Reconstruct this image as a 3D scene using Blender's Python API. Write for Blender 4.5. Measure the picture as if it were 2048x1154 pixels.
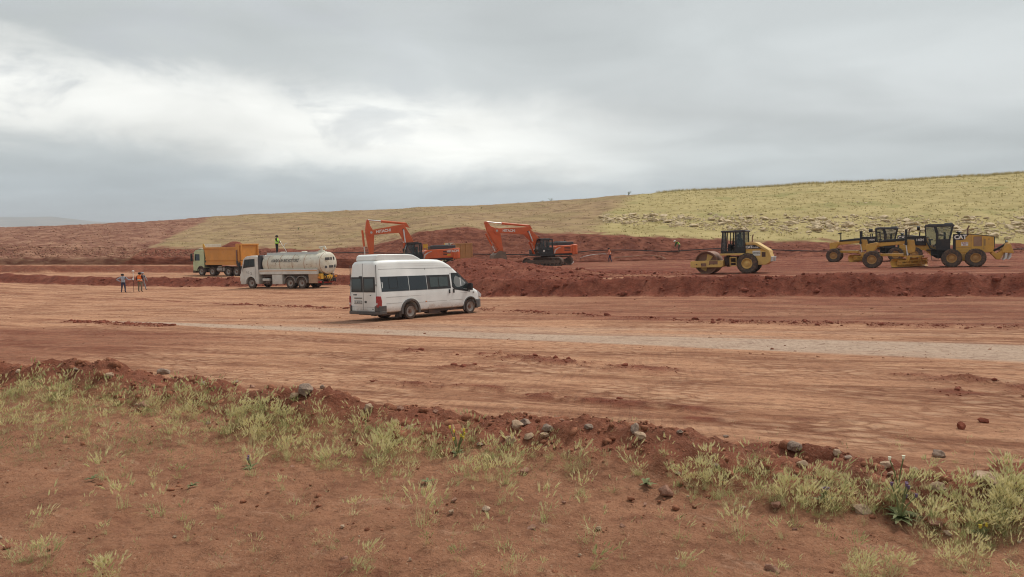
import bpy, bmesh, math, random
import numpy as np
from mathutils import Vector, Matrix, Euler

SC = bpy.context.scene
COL = SC.collection
for _o in list(bpy.data.objects):
    bpy.data.objects.remove(_o)
R = math.radians
CZ = 1.65                      # the eye stands 1.65 m above the grassy bank
FPX = 1500.0                   # focal length in photograph pixels (2048 wide)
PITCH = math.atan2(577 - 465, FPX)

# ------------------------------------------------------------------ camera
cam_d = bpy.data.cameras.new("camera")
cam = bpy.data.objects.new("camera", cam_d)
COL.objects.link(cam)
cam_d.sensor_width = 36.0
cam_d.lens = 36.0 * FPX / 2048.0
cam_d.clip_start = 0.05
cam_d.clip_end = 30000
cam.location = (0, 0, CZ)
cam.rotation_euler = (math.pi / 2 - PITCH, 0, 0)
SC.camera = cam
SC.view_settings.view_transform = 'Standard'
SC.view_settings.look = 'None'
SC.view_settings.exposure = 0.92
SC.view_settings.gamma = 1.0
SC.view_settings.use_curve_mapping = False
SC.cycles.max_bounces = 6
SC.cycles.volume_bounces = 0
SC.cycles.use_denoising = True
SC.cycles.denoising_prefilter = 'ACCURATE'
SC.cycles.filter_width = 1.1


def _set(node, ins):
    for k, v in ins.items():
        s = node.inputs[k]
        if isinstance(v, bpy.types.NodeSocket):
            node.id_data.links.new(v, s)
        else:
            s.default_value = v
    return node


def N(nt, typ, props=None, **ins):
    n = nt.nodes.new(typ)
    for k, v in (props or {}).items():
        setattr(n, k, v)
    _set(n, {k.replace('__', ' '): v for k, v in ins.items()})
    return n


def MATH(nt, op, a, b=0.0, c=None, clamp=False):
    n = nt.nodes.new('ShaderNodeMath')
    n.operation = op
    n.use_clamp = clamp
    for i, v in enumerate((a, b) if c is None else (a, b, c)):
        if isinstance(v, bpy.types.NodeSocket):
            nt.links.new(v, n.inputs[i])
        else:
            n.inputs[i].default_value = v
    return n.outputs[0]


def MIX(nt, f, a, b, blend='MIX'):
    n = nt.nodes.new('ShaderNodeMix')
    n.data_type = 'RGBA'
    n.blend_type = blend
    n.clamp_factor = True
    for i, v in ((0, f), (6, a), (7, b)):
        if isinstance(v, bpy.types.NodeSocket):
            nt.links.new(v, n.inputs[i])
        else:
            n.inputs[i].default_value = v if i == 0 else (*v[:3], 1.0)
    return n.outputs[2]


def NOISE(nt, vec, scale, detail=4.0, rough=0.55, dist=0.0):
    n = nt.nodes.new('ShaderNodeTexNoise')
    n.inputs['Scale'].default_value = scale
    n.inputs['Detail'].default_value = detail
    n.inputs['Roughness'].default_value = rough
    n.inputs['Distortion'].default_value = dist
    nt.links.new(vec, n.inputs['Vector'])
    return n.outputs['Fac']


def RANGE(nt, v, a, b, c=0.0, d=1.0, smooth=True):
    n = nt.nodes.new('ShaderNodeMapRange')
    n.interpolation_type = 'SMOOTHSTEP' if smooth else 'LINEAR'
    n.clamp = True if hasattr(n, 'clamp') else True
    nt.links.new(v, n.inputs[0])
    for i, q in enumerate((a, b, c, d)):
        n.inputs[i + 1].default_value = q
    return n.outputs[0]


# ------------------------------------------------------------------ overcast sky
SUN_EL, SUN_AZ = R(56), R(48)   # azimuth from +Y towards +X: the sun stands right and beyond
W = bpy.data.worlds.new("World")
SC.world = W
W.use_nodes = True
nt = W.node_tree
nt.nodes.clear()
geo = N(nt, 'ShaderNodeTexCoord')
dirv = N(nt, 'ShaderNodeVectorMath', {'operation': 'NORMALIZE'}, Vector=None) if False else nt.nodes.new('ShaderNodeVectorMath')
dirv.operation = 'NORMALIZE'
nt.links.new(geo.outputs['Generated'], dirv.inputs[0])
sep = nt.nodes.new('ShaderNodeSeparateXYZ')
nt.links.new(dirv.outputs[0], sep.inputs[0])
X, Y, Z = sep.outputs
az = MATH(nt, 'ARCTAN2', X, Y)
zc = MATH(nt, 'MAXIMUM', Z, 0.0)
den = MATH(nt, 'ADD', zc, 0.10)
cmb = nt.nodes.new('ShaderNodeCombineXYZ')
nt.links.new(MATH(nt, 'DIVIDE', X, den), cmb.inputs[0])
nt.links.new(MATH(nt, 'DIVIDE', Y, den), cmb.inputs[1])
cmb.inputs[2].default_value = 3.7
cl = cmb.outputs[0]
n_big = NOISE(nt, cl, 0.42, 3.0, 0.5, 0.3)
n_mid = NOISE(nt, cl, 1.5, 6.0, 0.55, 0.6)
cmb2 = nt.nodes.new('ShaderNodeCombineXYZ')
nt.links.new(MATH(nt, 'MULTIPLY', az, 1.0), cmb2.inputs[0])
nt.links.new(MATH(nt, 'MULTIPLY', Z, 2.2), cmb2.inputs[1])
cmb2.inputs[2].default_value = 1.3
n_puff = NOISE(nt, cmb2.outputs[0], 6.5, 8.0, 0.62, 0.35)
n_soft = NOISE(nt, cmb2.outputs[0], 2.2, 3.0, 0.45, 0.2)
ramp = nt.nodes.new('ShaderNodeValToRGB')
cr = ramp.color_ramp
cr.elements[0].position = 0.0
cr.elements[0].color = (0.47, 0.525, 0.555, 1)
cr.elements[1].position = 1.0
cr.elements[1].color = (0.60, 0.62, 0.63, 1)
for p, c in ((0.045, (0.475, 0.53, 0.56)), (0.09, (0.56, 0.60, 0.605)), (0.15, (0.59, 0.615, 0.61)),
             (0.24, (0.545, 0.575, 0.57)), (0.34, (0.56, 0.585, 0.58)), (0.6, (0.62, 0.64, 0.635))):
    e = cr.elements.new(p)
    e.color = (*c, 1)
zw = MATH(nt, 'ADD', zc, MATH(nt, 'MULTIPLY', MATH(nt, 'SUBTRACT', n_soft, 0.5), 0.07))
nt.links.new(zw, ramp.inputs[0])
# a thinner, brighter opening in the cloud deck, low over the left half of the view
cen = MATH(nt, 'MULTIPLY_ADD', MATH(nt, 'ADD', az, 0.30), -0.060, 0.148)
dd = MATH(nt, 'SUBTRACT', zw, cen)
dd = MATH(nt, 'ADD', dd, MATH(nt, 'MULTIPLY', MATH(nt, 'SUBTRACT', n_puff, 0.5), 0.095))
up = RANGE(nt, dd, 0.060, -0.005)
lo = RANGE(nt, dd, -0.085, -0.03)
side = RANGE(nt, az, 0.32, -0.10)
opening = MATH(nt, 'MULTIPLY', MATH(nt, 'MULTIPLY', up, lo), side)
col = MIX(nt, MATH(nt, 'MULTIPLY', opening, 0.95), ramp.outputs[0], (0.99, 0.99, 0.94))
# grey scud in front of it
scud = RANGE(nt, n_puff, 0.50, 0.66)
scud = MATH(nt, 'MULTIPLY', scud, RANGE(nt, az, 0.02, -0.28))
scud = MATH(nt, 'MULTIPLY', scud, RANGE(nt, zc, 0.07, 0.13))
col = MIX(nt, MATH(nt, 'MULTIPLY', scud, 0.60), col, (0.545, 0.57, 0.585))
# broad light and dark folds of the deck
fold = RANGE(nt, n_big, 0.32, 0.70, 0.85, 1.12)
fold2 = RANGE(nt, n_mid, 0.3, 0.72, 0.95, 1.05)
fm = MATH(nt, 'MULTIPLY', fold, fold2)
colm = nt.nodes.new('ShaderNodeVectorMath')
colm.operation = 'SCALE'
nt.links.new(col, colm.inputs[0])
nt.links.new(fm, colm.inputs['Scale'])
sky = nt.nodes.new('ShaderNodeTexSky')
sky.sky_type = 'NISHITA'
sky.sun_disc = False
sky.sun_elevation = SUN_EL
sky.sun_rotation = SUN_AZ
bg1 = N(nt, 'ShaderNodeBackground', Strength=0.05)
nt.links.new(sky.outputs[0], bg1.inputs[0])
bg2 = N(nt, 'ShaderNodeBackground', Strength=0.595)
nt.links.new(colm.outputs[0], bg2.inputs[0])
mx = N(nt, 'ShaderNodeMixShader', Fac=0.93)
nt.links.new(bg1.outputs[0], mx.inputs[1])
nt.links.new(bg2.outputs[0], mx.inputs[2])
wo = nt.nodes.new('ShaderNodeOutputWorld')
nt.links.new(mx.outputs[0], wo.inputs[0])

sun_d = bpy.data.lights.new("sun", 'SUN')
sun_d.energy = 1.5
sun_d.angle = R(14)
sun_d.color = (1.0, 0.95, 0.88)
sun = bpy.data.objects.new("sun", sun_d)
COL.objects.link(sun)
_sd = Vector((math.cos(SUN_EL) * math.sin(SUN_AZ), math.cos(SUN_EL) * math.cos(SUN_AZ), math.sin(SUN_EL)))
sun.rotation_euler = _sd.to_track_quat('Z', 'Y').to_euler()

# ------------------------------------------------------------------ helpers
FW = Vector((0, math.cos(PITCH), -math.sin(PITCH)))
UPV = Vector((0, math.sin(PITCH), math.cos(PITCH)))


def ray(px, py):
    return FW + Vector((1, 0, 0)) * ((px - 1024) / FPX) + UPV * ((577 - py) / FPX)


def pix(px, py, d):
    """World point seen at photograph pixel (px, py) at depth d."""
    return Vector((0, 0, CZ)) + ray(px, py) * d


def tag(o, label=None, cat=None, group=None, kind=None):
    if label: o["label"] = label
    if cat: o["category"] = cat
    if group: o["group"] = group
    if kind: o["kind"] = kind
    return o


def empty(name, loc=(0, 0, 0), rz=0.0):
    o = bpy.data.objects.new(name, None)
    o.empty_display_size = 0.3
    COL.objects.link(o)
    o.location = loc
    o.rotation_euler = (0, 0, rz)
    return o


def link_mesh(name, me, mats, parent=None):
    o = bpy.data.objects.new(name, me)
    COL.objects.link(o)
    for m in (mats if isinstance(mats, (list, tuple)) else [mats]):
        if m and len(me.materials) < (len(mats) if isinstance(mats, (list, tuple)) else 1):
            me.materials.append(m)
    if parent is not None:
        o.parent = parent
    return o


def copy_tree(o, parent=None):
    c = o.copy()
    COL.objects.link(c)
    c.parent = parent
    for ch in list(o.children):
        copy_tree(ch, c)
    return c


def np_mesh(name, v, f, smooth=True):
    """Fast mesh from numpy arrays; f is (n,3) or (n,4)."""
    me = bpy.data.meshes.new(name)
    v = np.ascontiguousarray(v, dtype=np.float32)
    f = np.ascontiguousarray(f, dtype=np.int32)
    k = f.shape[1]
    me.vertices.add(len(v))
    me.vertices.foreach_set('co', v.ravel())
    me.loops.add(f.size)
    me.loops.foreach_set('vertex_index', f.ravel())
    me.polygons.add(len(f))
    me.polygons.foreach_set('loop_start', np.arange(0, f.size, k, dtype=np.int32))
    if smooth:
        me.polygons.foreach_set('use_smooth', np.ones(len(f), dtype=bool))
    me.update(calc_edges=True)
    return me


def col_attr(me, name, arr):
    a = me.attributes.new(name, 'FLOAT_COLOR', 'POINT')
    a.data.foreach_set('color', np.ascontiguousarray(arr, dtype=np.float32).ravel())


def _h(ix, iy, seed):
    n = (ix.astype(np.int64) * 374761393 + iy.astype(np.int64) * 668265263 + seed * 974711) & 0x7fffffff
    n = ((n ^ (n >> 13)) * 1274126177) & 0x7fffffff
    return ((n ^ (n >> 16)) & 0xffff) / 65535.0


def vnoise(x, y, seed=0):
    ix, iy = np.floor(x), np.floor(y)
    fx, fy = x - ix, y - iy
    fx = fx * fx * fx * (fx * (fx * 6 - 15) + 10)
    fy = fy * fy * fy * (fy * (fy * 6 - 15) + 10)
    a, b = _h(ix, iy, seed), _h(ix + 1, iy, seed)
    c, d = _h(ix, iy + 1, seed), _h(ix + 1, iy + 1, seed)
    return (a + (b - a) * fx) * (1 - fy) + (c + (d - c) * fx) * fy


def fbm(x, y, seed=0, oct=4, gain=0.5):
    x, y = np.asarray(x, float), np.asarray(y, float)
    s, a, tot = 0.0, 1.0, 0.0
    for i in range(oct):
        s = s + a * vnoise(x * 0.866 - y * 0.5 + 17.3 * i, x * 0.5 + y * 0.866 - 9.1 * i, seed + i)
        tot += a
        a *= gain
        x, y = x * 2.03, y * 2.03
    return s / tot            # 0..1


def sst(a, b, x):
    t = np.clip((x - a) / (b - a), 0, 1)
    return t * t * (3 - 2 * t)


# ------------------------------------------------------------------ terrain
TH = R(28.0)                   # the works run 28 degrees across the view
CT, ST = math.cos(TH), math.sin(TH)
_ty = np.arange(-40, 400, 1.0)
_tz = np.interp(_ty, [-40, 0, 11, 33, 54, 68, 87, 105, 400], [-2.0, -2.2, -2.6, -3.62, -4.45, -4.6, -4.9, -5.0, -6.0])
_tz = np.convolve(np.pad(_tz, 6, mode='edge'), np.ones(13) / 13, mode='valid')
EDGE_S = [-400, -160, -85, -60, -50, -43, -37, -31, -25.7, 4.8, 60, 400]
EDGE_T = [48, 48, 50, 55, 57, 56, 51, 46.5, 44.5, 43.0, 43, 43]
MOUNDS = []                    # x, y, h, r
for px, D, h, r in ((985, 66, 1.25, 3.0), (1045, 61, 0.85, 3.0), (935, 72, 1.35, 3.4), (1105, 58, 0.45, 3.2),
                    (900, 63, 0.75, 2.6), (1010, 75, 0.9, 2.5), (1160, 56, 0.30, 2.6), (955, 60, 0.6, 2.2)):
    MOUNDS.append(((px - 1024) / FPX * D, D, h, r))
# low ridges of loose dark soil spilled by the blades: ends in photograph pixels, width, height
RIDGE_PX = [((820, 702), (1000, 712), .35, .10), ((1000, 712), (1315, 741), .45, .14), ((905, 735), (985, 733), .45, .10),
            ((775, 762), (905, 772), .3, .08), ((960, 778), (1130, 797), .35, .09), ((1130, 797), (1395, 821), .25, .09),
            ((1790, 751), (1930, 764), .30, .10), ((1930, 764), (2100, 784), .55, .16), ((1905, 786), (1960, 792), .3, .06),
            ((1380, 838), (1600, 842), .12, .05), ((250, 596), (690, 618), .5, .10), ((0, 585), (300, 600), .5, .08),
            ((960, 618), (1420, 644), .5, .10), ((1420, 644), (2060, 655), .8, .12), ((90, 640), (330, 652), .6, .06)]
RIDGES = []


def st_of(x, y):
    return x * CT - y * ST, x * ST + y * CT


def terr(x, y, want=False):
    x, y = np.asarray(x, float), np.asarray(y, float)
    s, t = st_of(x, y)
    zb = np.interp(y, _ty, _tz) + 0.028 * np.clip(x, -35, 50) + CZ
    # gentle long undulation and wheel ruts of the worked ground
    zb = zb + 0.05 * (fbm(s * 0.05, t * 0.35, 3, 3) - 0.5) + 0.05 * (fbm(s * 0.25, t * 1.6, 8, 3) - 0.5)
    te = np.interp(s, EDGE_S, EDGE_T) + 2.0 * (fbm(s * 0.22, s * 0 + 2.2, 21, 4, .6) - 0.5)
    left = sst(-40, -50, s)
    H = 0.95 - 0.22 * left
    step = sst(0, 1.7, t - te)
    z = zb + H * step
    wind = np.exp(-((t - te - 1.7) / 1.0) ** 2) * (0.10 - 0.02 * left)
    loose = np.clip(sst(-0.5, 0.2, t - te) * sst(3.4, 2.2, t - te), 0, 1)
    z = z + wind * (0.1 + 2.4 * fbm(s * 0.3, t * 0.5, 31, 4, .6))
    for mx_, my_, h, r in MOUNDS:
        d2 = ((x - mx_) ** 2 + (y - my_) ** 2) / (r * r)
        g = np.exp(-d2 * 1.1)
        z = z + h * g
        loose = np.maximum(loose, sst(0.10, 0.35, g))
    hp = sst(-38, -34, s) * sst(-12, -18, s) * sst(0.5, 1.5, t - te) * sst(22, 17, t - te)
    loose = np.maximum(loose, hp)
    # low step on the far left
    st2 = sst(97.5, 99.5, y + 1.5 * (fbm(x * 0.2, y * 0.05, 41, 2) - 0.5)) * sst(-22, -30, x)
    z = z + 0.8 * st2
    loose = np.maximum(loose, 0.85 * sst(97, 98, y) * sst(101, 99.8, y) * sst(-22, -30, x))
    loose = np.maximum(loose, 0.5 * sst(60, 74, t) * sst(-34, -24, s))
    ridge = np.zeros_like(z)
    for (ax, ay), (bx, by), w, h in RIDGES:
        dx, dy = bx - ax, by - ay
        L2 = dx * dx + dy * dy
        k = np.clip(((x - ax) * dx + (y - ay) * dy) / L2, 0, 1)
        d = np.hypot(x - ax - k * dx, y - ay - k * dy)
        g = np.exp(-(d / w) ** 2) * sst(0.34, 0.62, fbm(x * 1.8, y * 1.8, 51, 4, .6))
        ridge = np.maximum(ridge, g)
        z = z + 0.5 * h * g * (0.1 + 1.6 * fbm(x * 4, y * 4, 52, 4, .6))
    # the grassy bank in the foreground, its ragged rim of pushed-up soil
    tb = np.interp(s, [-30, -9, -2.7, 0.6, 8], [4.4, 5.15, 5.58, 5.52, 5.8]) + 0.5 * (fbm(s * 0.45, s * 0 + 5, 61, 3) - 0.5)
    near = 1 - sst(0, 2.0, t - tb)
    zf = 0.12 * (fbm(x * 0.5, y * 0.5, 71, 3) - 0.5)
    rim = np.exp(-((t - tb + 0.55) / 0.40) ** 2) * (0.05 + 0.31 * fbm(s * 0.9, t * 0.6, 81, 3))
    zf = zf + rim
    z = z * (1 - near) + zf * near
    rimsoil = sst(-1.3, -0.7, t - tb) * near
    # roughness of loose soil
    lz = np.maximum(loose * (1 - near), 0.0)
    z = z + lz * (0.42 * (fbm(x * 0.9, y * 0.9, 91, 4, 0.6) - 0.5) + 0.16 * (fbm(x * 3.2, y * 3.2, 95, 3) - 0.5))
    z = z + rimsoil * (0.26 * (fbm(x * 2.6, y * 2.6, 101, 4, 0.62) - 0.5) + 0.10 * (fbm(x * 9, y * 9, 103, 3, 0.6) - 0.5))
    if want:
        return z, dict(s=s, t=t, te=te, near=near, rim=rimsoil, loose=lz, ridge=ridge, step=step, left=left)
    return z


def gz(x, y):
    return float(terr(np.array([x]), np.array([y]))[0])


def gp(px, py, d0=3.0, d1=140.0):
    """Where the line of sight through a photograph pixel meets the ground."""
    r = ray(px, py)
    d = np.geomspace(d0, d1, 1500)
    x, y, z = r.x * d, r.y * d, CZ + r.z * d
    hit = np.nonzero(terr(x, y) > z)[0]
    i = hit[0] if len(hit) else len(d) - 1
    return Vector((x[i], y[i], float(terr(x[i:i + 1], y[i:i + 1])[0])))


for a, b, w, h in RIDGE_PX:
    A, B = gp(*a, 7.5), gp(*b, 7.5)
    RIDGES.append(((A.x, A.y), (B.x, B.y), w, h))


# ------------------------------------------------------------------ soil material
def new_mat(name):
    m = bpy.data.materials.new(name)
    m.use_nodes = True
    n = m.node_tree
    n.nodes.clear()
    out = n.nodes.new('ShaderNodeOutputMaterial')
    b = n.nodes.new('ShaderNodeBsdfPrincipled')
    n.links.new(b.outputs[0], out.inputs[0])
    b.inputs['Specular IOR Level'].default_value = 0.3
    return m, n, b


def world_st(n, rot=TH):
    g = n.nodes.new('ShaderNodeNewGeometry')
    mp = n.nodes.new('ShaderNodeMapping')
    mp.vector_type = 'POINT'
    mp.inputs['Rotation'].default_value = (0, 0, rot)
    n.links.new(g.outputs['Position'], mp.inputs[0])
    return g.outputs['Position'], mp.outputs[0]


def stretch(n, vec, sx, sy, sz=1.0):
    mp = n.nodes.new('ShaderNodeMapping')
    mp.inputs['Scale'].default_value = (sx, sy, sz)
    n.links.new(vec, mp.inputs[0])
    return mp.outputs[0]


def bump(n, h, strength, dist, prev=None):
    b = n.nodes.new('ShaderNodeBump')
    b.inputs['Strength'].default_value = strength
    b.inputs['Distance'].default_value = dist
    n.links.new(h, b.inputs['Height'])
    if prev is not None:
        n.links.new(prev, b.inputs['Normal'])
    return b.outputs[0]


M = {}


def soil_ground():
    m, n, b = new_mat("site_soil")
    pos, st = world_st(n)
    at = n.nodes.new('ShaderNodeAttribute')
    at.attribute_name = 'mask'
    sp = n.nodes.new('ShaderNodeSeparateColor')
    n.links.new(at.outputs['Color'], sp.inputs[0])
    loose, grey, near = sp.outputs
    trk = at.outputs['Alpha']
    streak = NOISE(n, stretch(n, st, 0.13, 0.9), 1.0, 7, 0.66, 0.5)
    streak2 = NOISE(n, stretch(n, st, 0.8, 3.4), 1.0, 6, 0.68, 0.5)
    patch = NOISE(n, pos, 0.22, 4, 0.55, 0.5)
    fine = NOISE(n, pos, 9.0, 5, 0.62)
    grit = NOISE(n, pos, 60.0, 4, 0.65)
    f1 = RANGE(n, streak, 0.38, 0.60)
    c = MIX(n, f1, (0.255, 0.108, 0.058), (0.50, 0.262, 0.150))
    c = MIX(n, MATH(n, 'MULTIPLY', RANGE(n, streak2, 0.48, 0.66), 0.55), c, (0.64, 0.375, 0.22))
    c = MIX(n, MATH(n, 'MULTIPLY', RANGE(n, streak2, 0.44, 0.30), 0.6), c, (0.215, 0.088, 0.050))
    c = MIX(n, MATH(n, 'MULTIPLY', RANGE(n, patch, 0.50, 0.68), 0.45), c, (0.27, 0.118, 0.066))
    # grey compacted strip
    gf = MATH(n, 'MULTIPLY', grey, RANGE(n, streak2, 0.25, 0.5, 0.86, 1.0))
    c = MIX(n, gf, c, (0.50, 0.365, 0.27))
    # dark tread bars in the wheel tracks
    wv = n.nodes.new('ShaderNodeTexWave')
    wv.wave_type = 'BANDS'
    wv.bands_direction = 'DIAGONAL'
    wv.inputs['Scale'].default_value = 1.0
    wv.inputs['Distortion'].default_value = 2.0
    wv.inputs['Detail'].default_value = 2.0
    n.links.new(stretch(n, st, 4.2, 1.4, 0.0), wv.inputs['Vector'])
    bars = RANGE(n, wv.outputs['Fac'], 0.45, 0.8)
    tb = MATH(n, 'MULTIPLY', bars, trk)
    c = MIX(n, MATH(n, 'MULTIPLY', tb, 0.22), c, (0.19, 0.080, 0.050))
    # loose dug soil
    ld = MIX(n, RANGE(n, NOISE(n, pos, 2.2, 6, 0.65), 0.35, 0.68), (0.125, 0.029, 0.017), (0.225, 0.062, 0.036))
    ld = MIX(n, MATH(n, 'MULTIPLY', RANGE(n, NOISE(n, pos, 0.35, 5, 0.65), 0.50, 0.68), 0.7), ld, (0.29, 0.105, 0.064))
    c = MIX(n, loose, c, ld)
    # foreground bank
    fg = MIX(n, RANGE(n, NOISE(n, pos, 1.3, 5, 0.6), 0.3, 0.7), (0.255, 0.118, 0.066), (0.355, 0.173, 0.098))
    fg = MIX(n, MATH(n, 'MULTIPLY', RANGE(n, NOISE(n, pos, 26, 4, 0.7), 0.52, 0.72), 0.55), fg, (0.185, 0.078, 0.042))
    vo = n.nodes.new('ShaderNodeTexVoronoi')
    vo.inputs['Scale'].default_value = 46.0
    n.links.new(pos, vo.inputs['Vector'])
    vsep = n.nodes.new('ShaderNodeSeparateColor')
    n.links.new(vo.outputs['Color'], vsep.inputs[0])
    speck = MATH(n, 'MULTIPLY', RANGE(n, vo.outputs['Distance'], 0.32, 0.22), RANGE(n, vsep.outputs[0], 0.90, 0.93))
    fg = MIX(n, MATH(n, 'MULTIPLY', speck, 0.7), fg, (0.42, 0.27, 0.17))
    c = MIX(n, MATH(n, 'MULTIPLY', near, MATH(n, 'SUBTRACT', 1.0, loose)), c, fg)
    c = MIX(n, MATH(n, 'MULTIPLY', RANGE(n, fine, 0.52, 0.36), 0.50), c, MIX(n, 0.6, c, (0.075, 0.027, 0.016)))
    c = MIX(n, MATH(n, 'MULTIPLY', RANGE(n, grit, 0.52, 0.70), 0.30), c, (0.45, 0.28, 0.185))
    c = MIX(n, MATH(n, 'MULTIPLY', RANGE(n, grit, 0.46, 0.30), 0.40), c, (0.13, 0.054, 0.032))
    crumb = NOISE(n, stretch(n, st, 2.0, 3.6), 1.0, 8, 0.74, 0.5)
    c = MIX(n, MATH(n, 'MULTIPLY', RANGE(n, crumb, 0.48, 0.36), 0.40), c, (0.14, 0.050, 0.031))
    c = MIX(n, MATH(n, 'MULTIPLY', MATH(n, 'MULTIPLY', RANGE(n, crumb, 0.56, 0.68), 0.40), MATH(n, 'SUBTRACT', 1.0, loose)), c, (0.50, 0.31, 0.205))
    n.links.new(c, b.inputs['Base Color'])
    b.inputs['Roughness'].default_value = 0.95
    b.inputs['Specular IOR Level'].default_value = 0.12
    # cracked crust: thin dark joints between plates of dried mud, in patches
    vc = n.nodes.new('ShaderNodeTexVoronoi')
    vc.feature = 'DISTANCE_TO_EDGE'
    vc.inputs['Scale'].default_value = 1.0
    wp = n.nodes.new('ShaderNodeVectorMath')
    wp.operation = 'ADD'
    wn = n.nodes.new('ShaderNodeTexNoise')
    wn.inputs['Scale'].default_value = 2.5
    wn.inputs['Detail'].default_value = 3.0
    n.links.new(pos, wn.inputs['Vector'])
    n.links.new(stretch(n, st, 2.2, 4.2, 0.0), wp.inputs[0])
    n.links.new(wn.outputs['Color'], wp.inputs[1])
    n.links.new(wp.outputs[0], vc.inputs['Vector'])
    off_near = MATH(n, 'SUBTRACT', 1.0, near)
    crust = MATH(n, 'MULTIPLY', RANGE(n, NOISE(n, pos, 0.45, 4, 0.6), 0.46, 0.60), MATH(n, 'MULTIPLY', off_near, MATH(n, 'SUBTRACT', MATH(n, 'SUBTRACT', 1.0, loose), gf, clamp=True)))
    crack = MATH(n, 'MULTIPLY', RANGE(n, vc.outputs['Distance'], 0.10, 0.02), crust)
    c = MIX(n, MATH(n, 'MULTIPLY', crust, MATH(n, 'MULTIPLY', RANGE(n, vc.outputs['Distance'], 0.05, 0.35), 0.40)), c, (0.66, 0.42, 0.265))
    c = MIX(n, MATH(n, 'MULTIPLY', crack, 0.32), c, (0.19, 0.075, 0.043))
    n.links.new(c, b.inputs['Base Color'])
    hc = MATH(n, 'MULTIPLY', crumb, off_near)
    nearcrumb = MATH(n, 'MULTIPLY', NOISE(n, pos, 19.0, 6, 0.72), near)
    h1 = bump(n, hc, 0.8, 0.10, bump(n, MATH(n, 'MULTIPLY', streak2, off_near), 0.6, 0.08))
    h1 = bump(n, nearcrumb, 0.8, 0.03, bump(n, MATH(n, 'MULTIPLY', crack, -1.0), 0.6, 0.03, h1))
    h2 = bump(n, fine, 0.8, 0.05, h1)
    h3 = bump(n, grit, 0.8, 0.014, h2)
    h4 = bump(n, tb, 0.4, 0.02, h3)
    n.links.new(h4, b.inputs['Normal'])
    return m


M['soil'] = soil_ground()


def soil_lump(name, ca, cb, scale=6.0):
    m, n, b = new_mat(name)
    pos, st = world_st(n)
    oi = n.nodes.new('ShaderNodeObjectInfo')
    f = RANGE(n, NOISE(n, pos, scale, 5, 0.65), 0.32, 0.68)
    c = MIX(n, f, ca, cb)
    c = MIX(n, MATH(n, 'MULTIPLY', RANGE(n, NOISE(n, pos, scale * 7, 3, 0.6), 0.5, 0.7), 0.3), c, tuple(min(1, q * 1.6) for q in cb))
    n.links.new(c, b.inputs['Base Color'])
    b.inputs['Roughness'].default_value = 0.95
    b.inputs['Specular IOR Level'].default_value = 0.12
    n.links.new(bump(n, NOISE(n, pos, scale * 4, 5, 0.65), 0.6, 0.03), b.inputs['Normal'])
    return m


M['clod'] = soil_lump("dug_soil", (0.135, 0.037, 0.023), (0.26, 0.084, 0.052))
M['clod_near'] = soil_lump("bank_soil", (0.20, 0.076, 0.043), (0.34, 0.148, 0.084), 20)
M['rock_grey'] = soil_lump("grey_brown_stone", (0.19, 0.14, 0.11), (0.36, 0.26, 0.195), 14)
M['rock_tan'] = soil_lump("tan_stone", (0.30, 0.20, 0.13), (0.50, 0.36, 0.25), 12)
M['rock_red'] = soil_lump("rust_stone", (0.21, 0.105, 0.072), (0.38, 0.215, 0.15), 16)
M['rock_hill'] = soil_lump("pale_hill_stone", (0.41, 0.315, 0.19), (0.58, 0.46, 0.30), 2.2)

# ------------------------------------------------------------------ ground sheet
yr = [-9.0]
while yr[-1] < 4000:
    y = yr[-1]
    yr.append(y + (0.30 if y < 1.5 else 0.036 if y < 9 else 0.0046 * y if y < 70 else 0.35 if y < 112 else 0.06 * y))
yr = np.array(yr)
NU = 620
uu = np.linspace(-1.0, 1.0, NU)
uu = 0.55 * uu + 0.45 * uu ** 3
uu = uu / uu.max() * 1.25
GX = uu[None, :] * (np.clip(yr, -1, None)[:, None] + 6.0)
GY = np.repeat(yr[:, None], NU, 1)
GZ, mk = terr(GX.ravel(), GY.ravel(), True)
xx, yy = GX.ravel(), GY.ravel()
# bank micro relief
GZ = GZ + mk['near'] * (0.045 * (fbm(xx * 4, yy * 4, 111, 3) - 0.5) + 0.022 * (fbm(xx * 15, yy * 15, 112, 2) - 0.5))
v = np.stack([xx, yy, GZ], 1)
nr = len(yr)
idx = np.arange(nr * NU).reshape(nr, NU)
f = np.stack([idx[:-1, :-1], idx[:-1, 1:], idx[1:, 1:], idx[1:, :-1]], -1).reshape(-1, 4)
gm = np_mesh("ground", v, f)
s, t = mk['s'], mk['t']
wob = 1.3 * (fbm(s * 0.07, t * 0.1, 121, 3) - 0.5)
tcs = t - (18.8 - 0.11 * s) + 0.5 * wob
hw_ = np.interp(s, [-34, -28, -10, 2, 10], [.25, .5, .95, 1.6, 1.8])
grey = sst(1.15, .8, np.abs(tcs) / hw_) * sst(-40, -30, s) * (0.88 + 0.12 * sst(.3, .55, fbm(s * .5, t * 1.5, 127, 3)))
grey = np.maximum(grey, 0.40 * sst(0, .5, tcs) * sst(4.5, 2.5, tcs) * sst(-40, -16, s) * sst(.35, .6, fbm(s * .12, t * .8, 128, 3)))
pl = t - mk['te']
grey = np.maximum(grey, 0.0 * s)
strip = (sst(2.3, 2.7, pl) * sst(5.0, 4.3, pl) + .7 * sst(7.0, 7.4, pl) * sst(8.6, 8.1, pl)) * (1 - mk['left']) * sst(-24, -18, s)
dark = (0.42 + 0.38 * sst(0.3, 0.6, fbm(s * 0.25, t * 1.2, 131, 4))) * sst(25.6, 26.6, t + 0.4 * wob + 0.09 * (s + 6)) * sst(-24, -10, s)
dark = np.maximum(dark, (0.68 + 0.3 * sst(.35, .6, fbm(s * .06, t * .8, 133, 3))) * sst(4.5, 5.5, pl) * (1 - mk['left']) * mk['step'])
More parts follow.
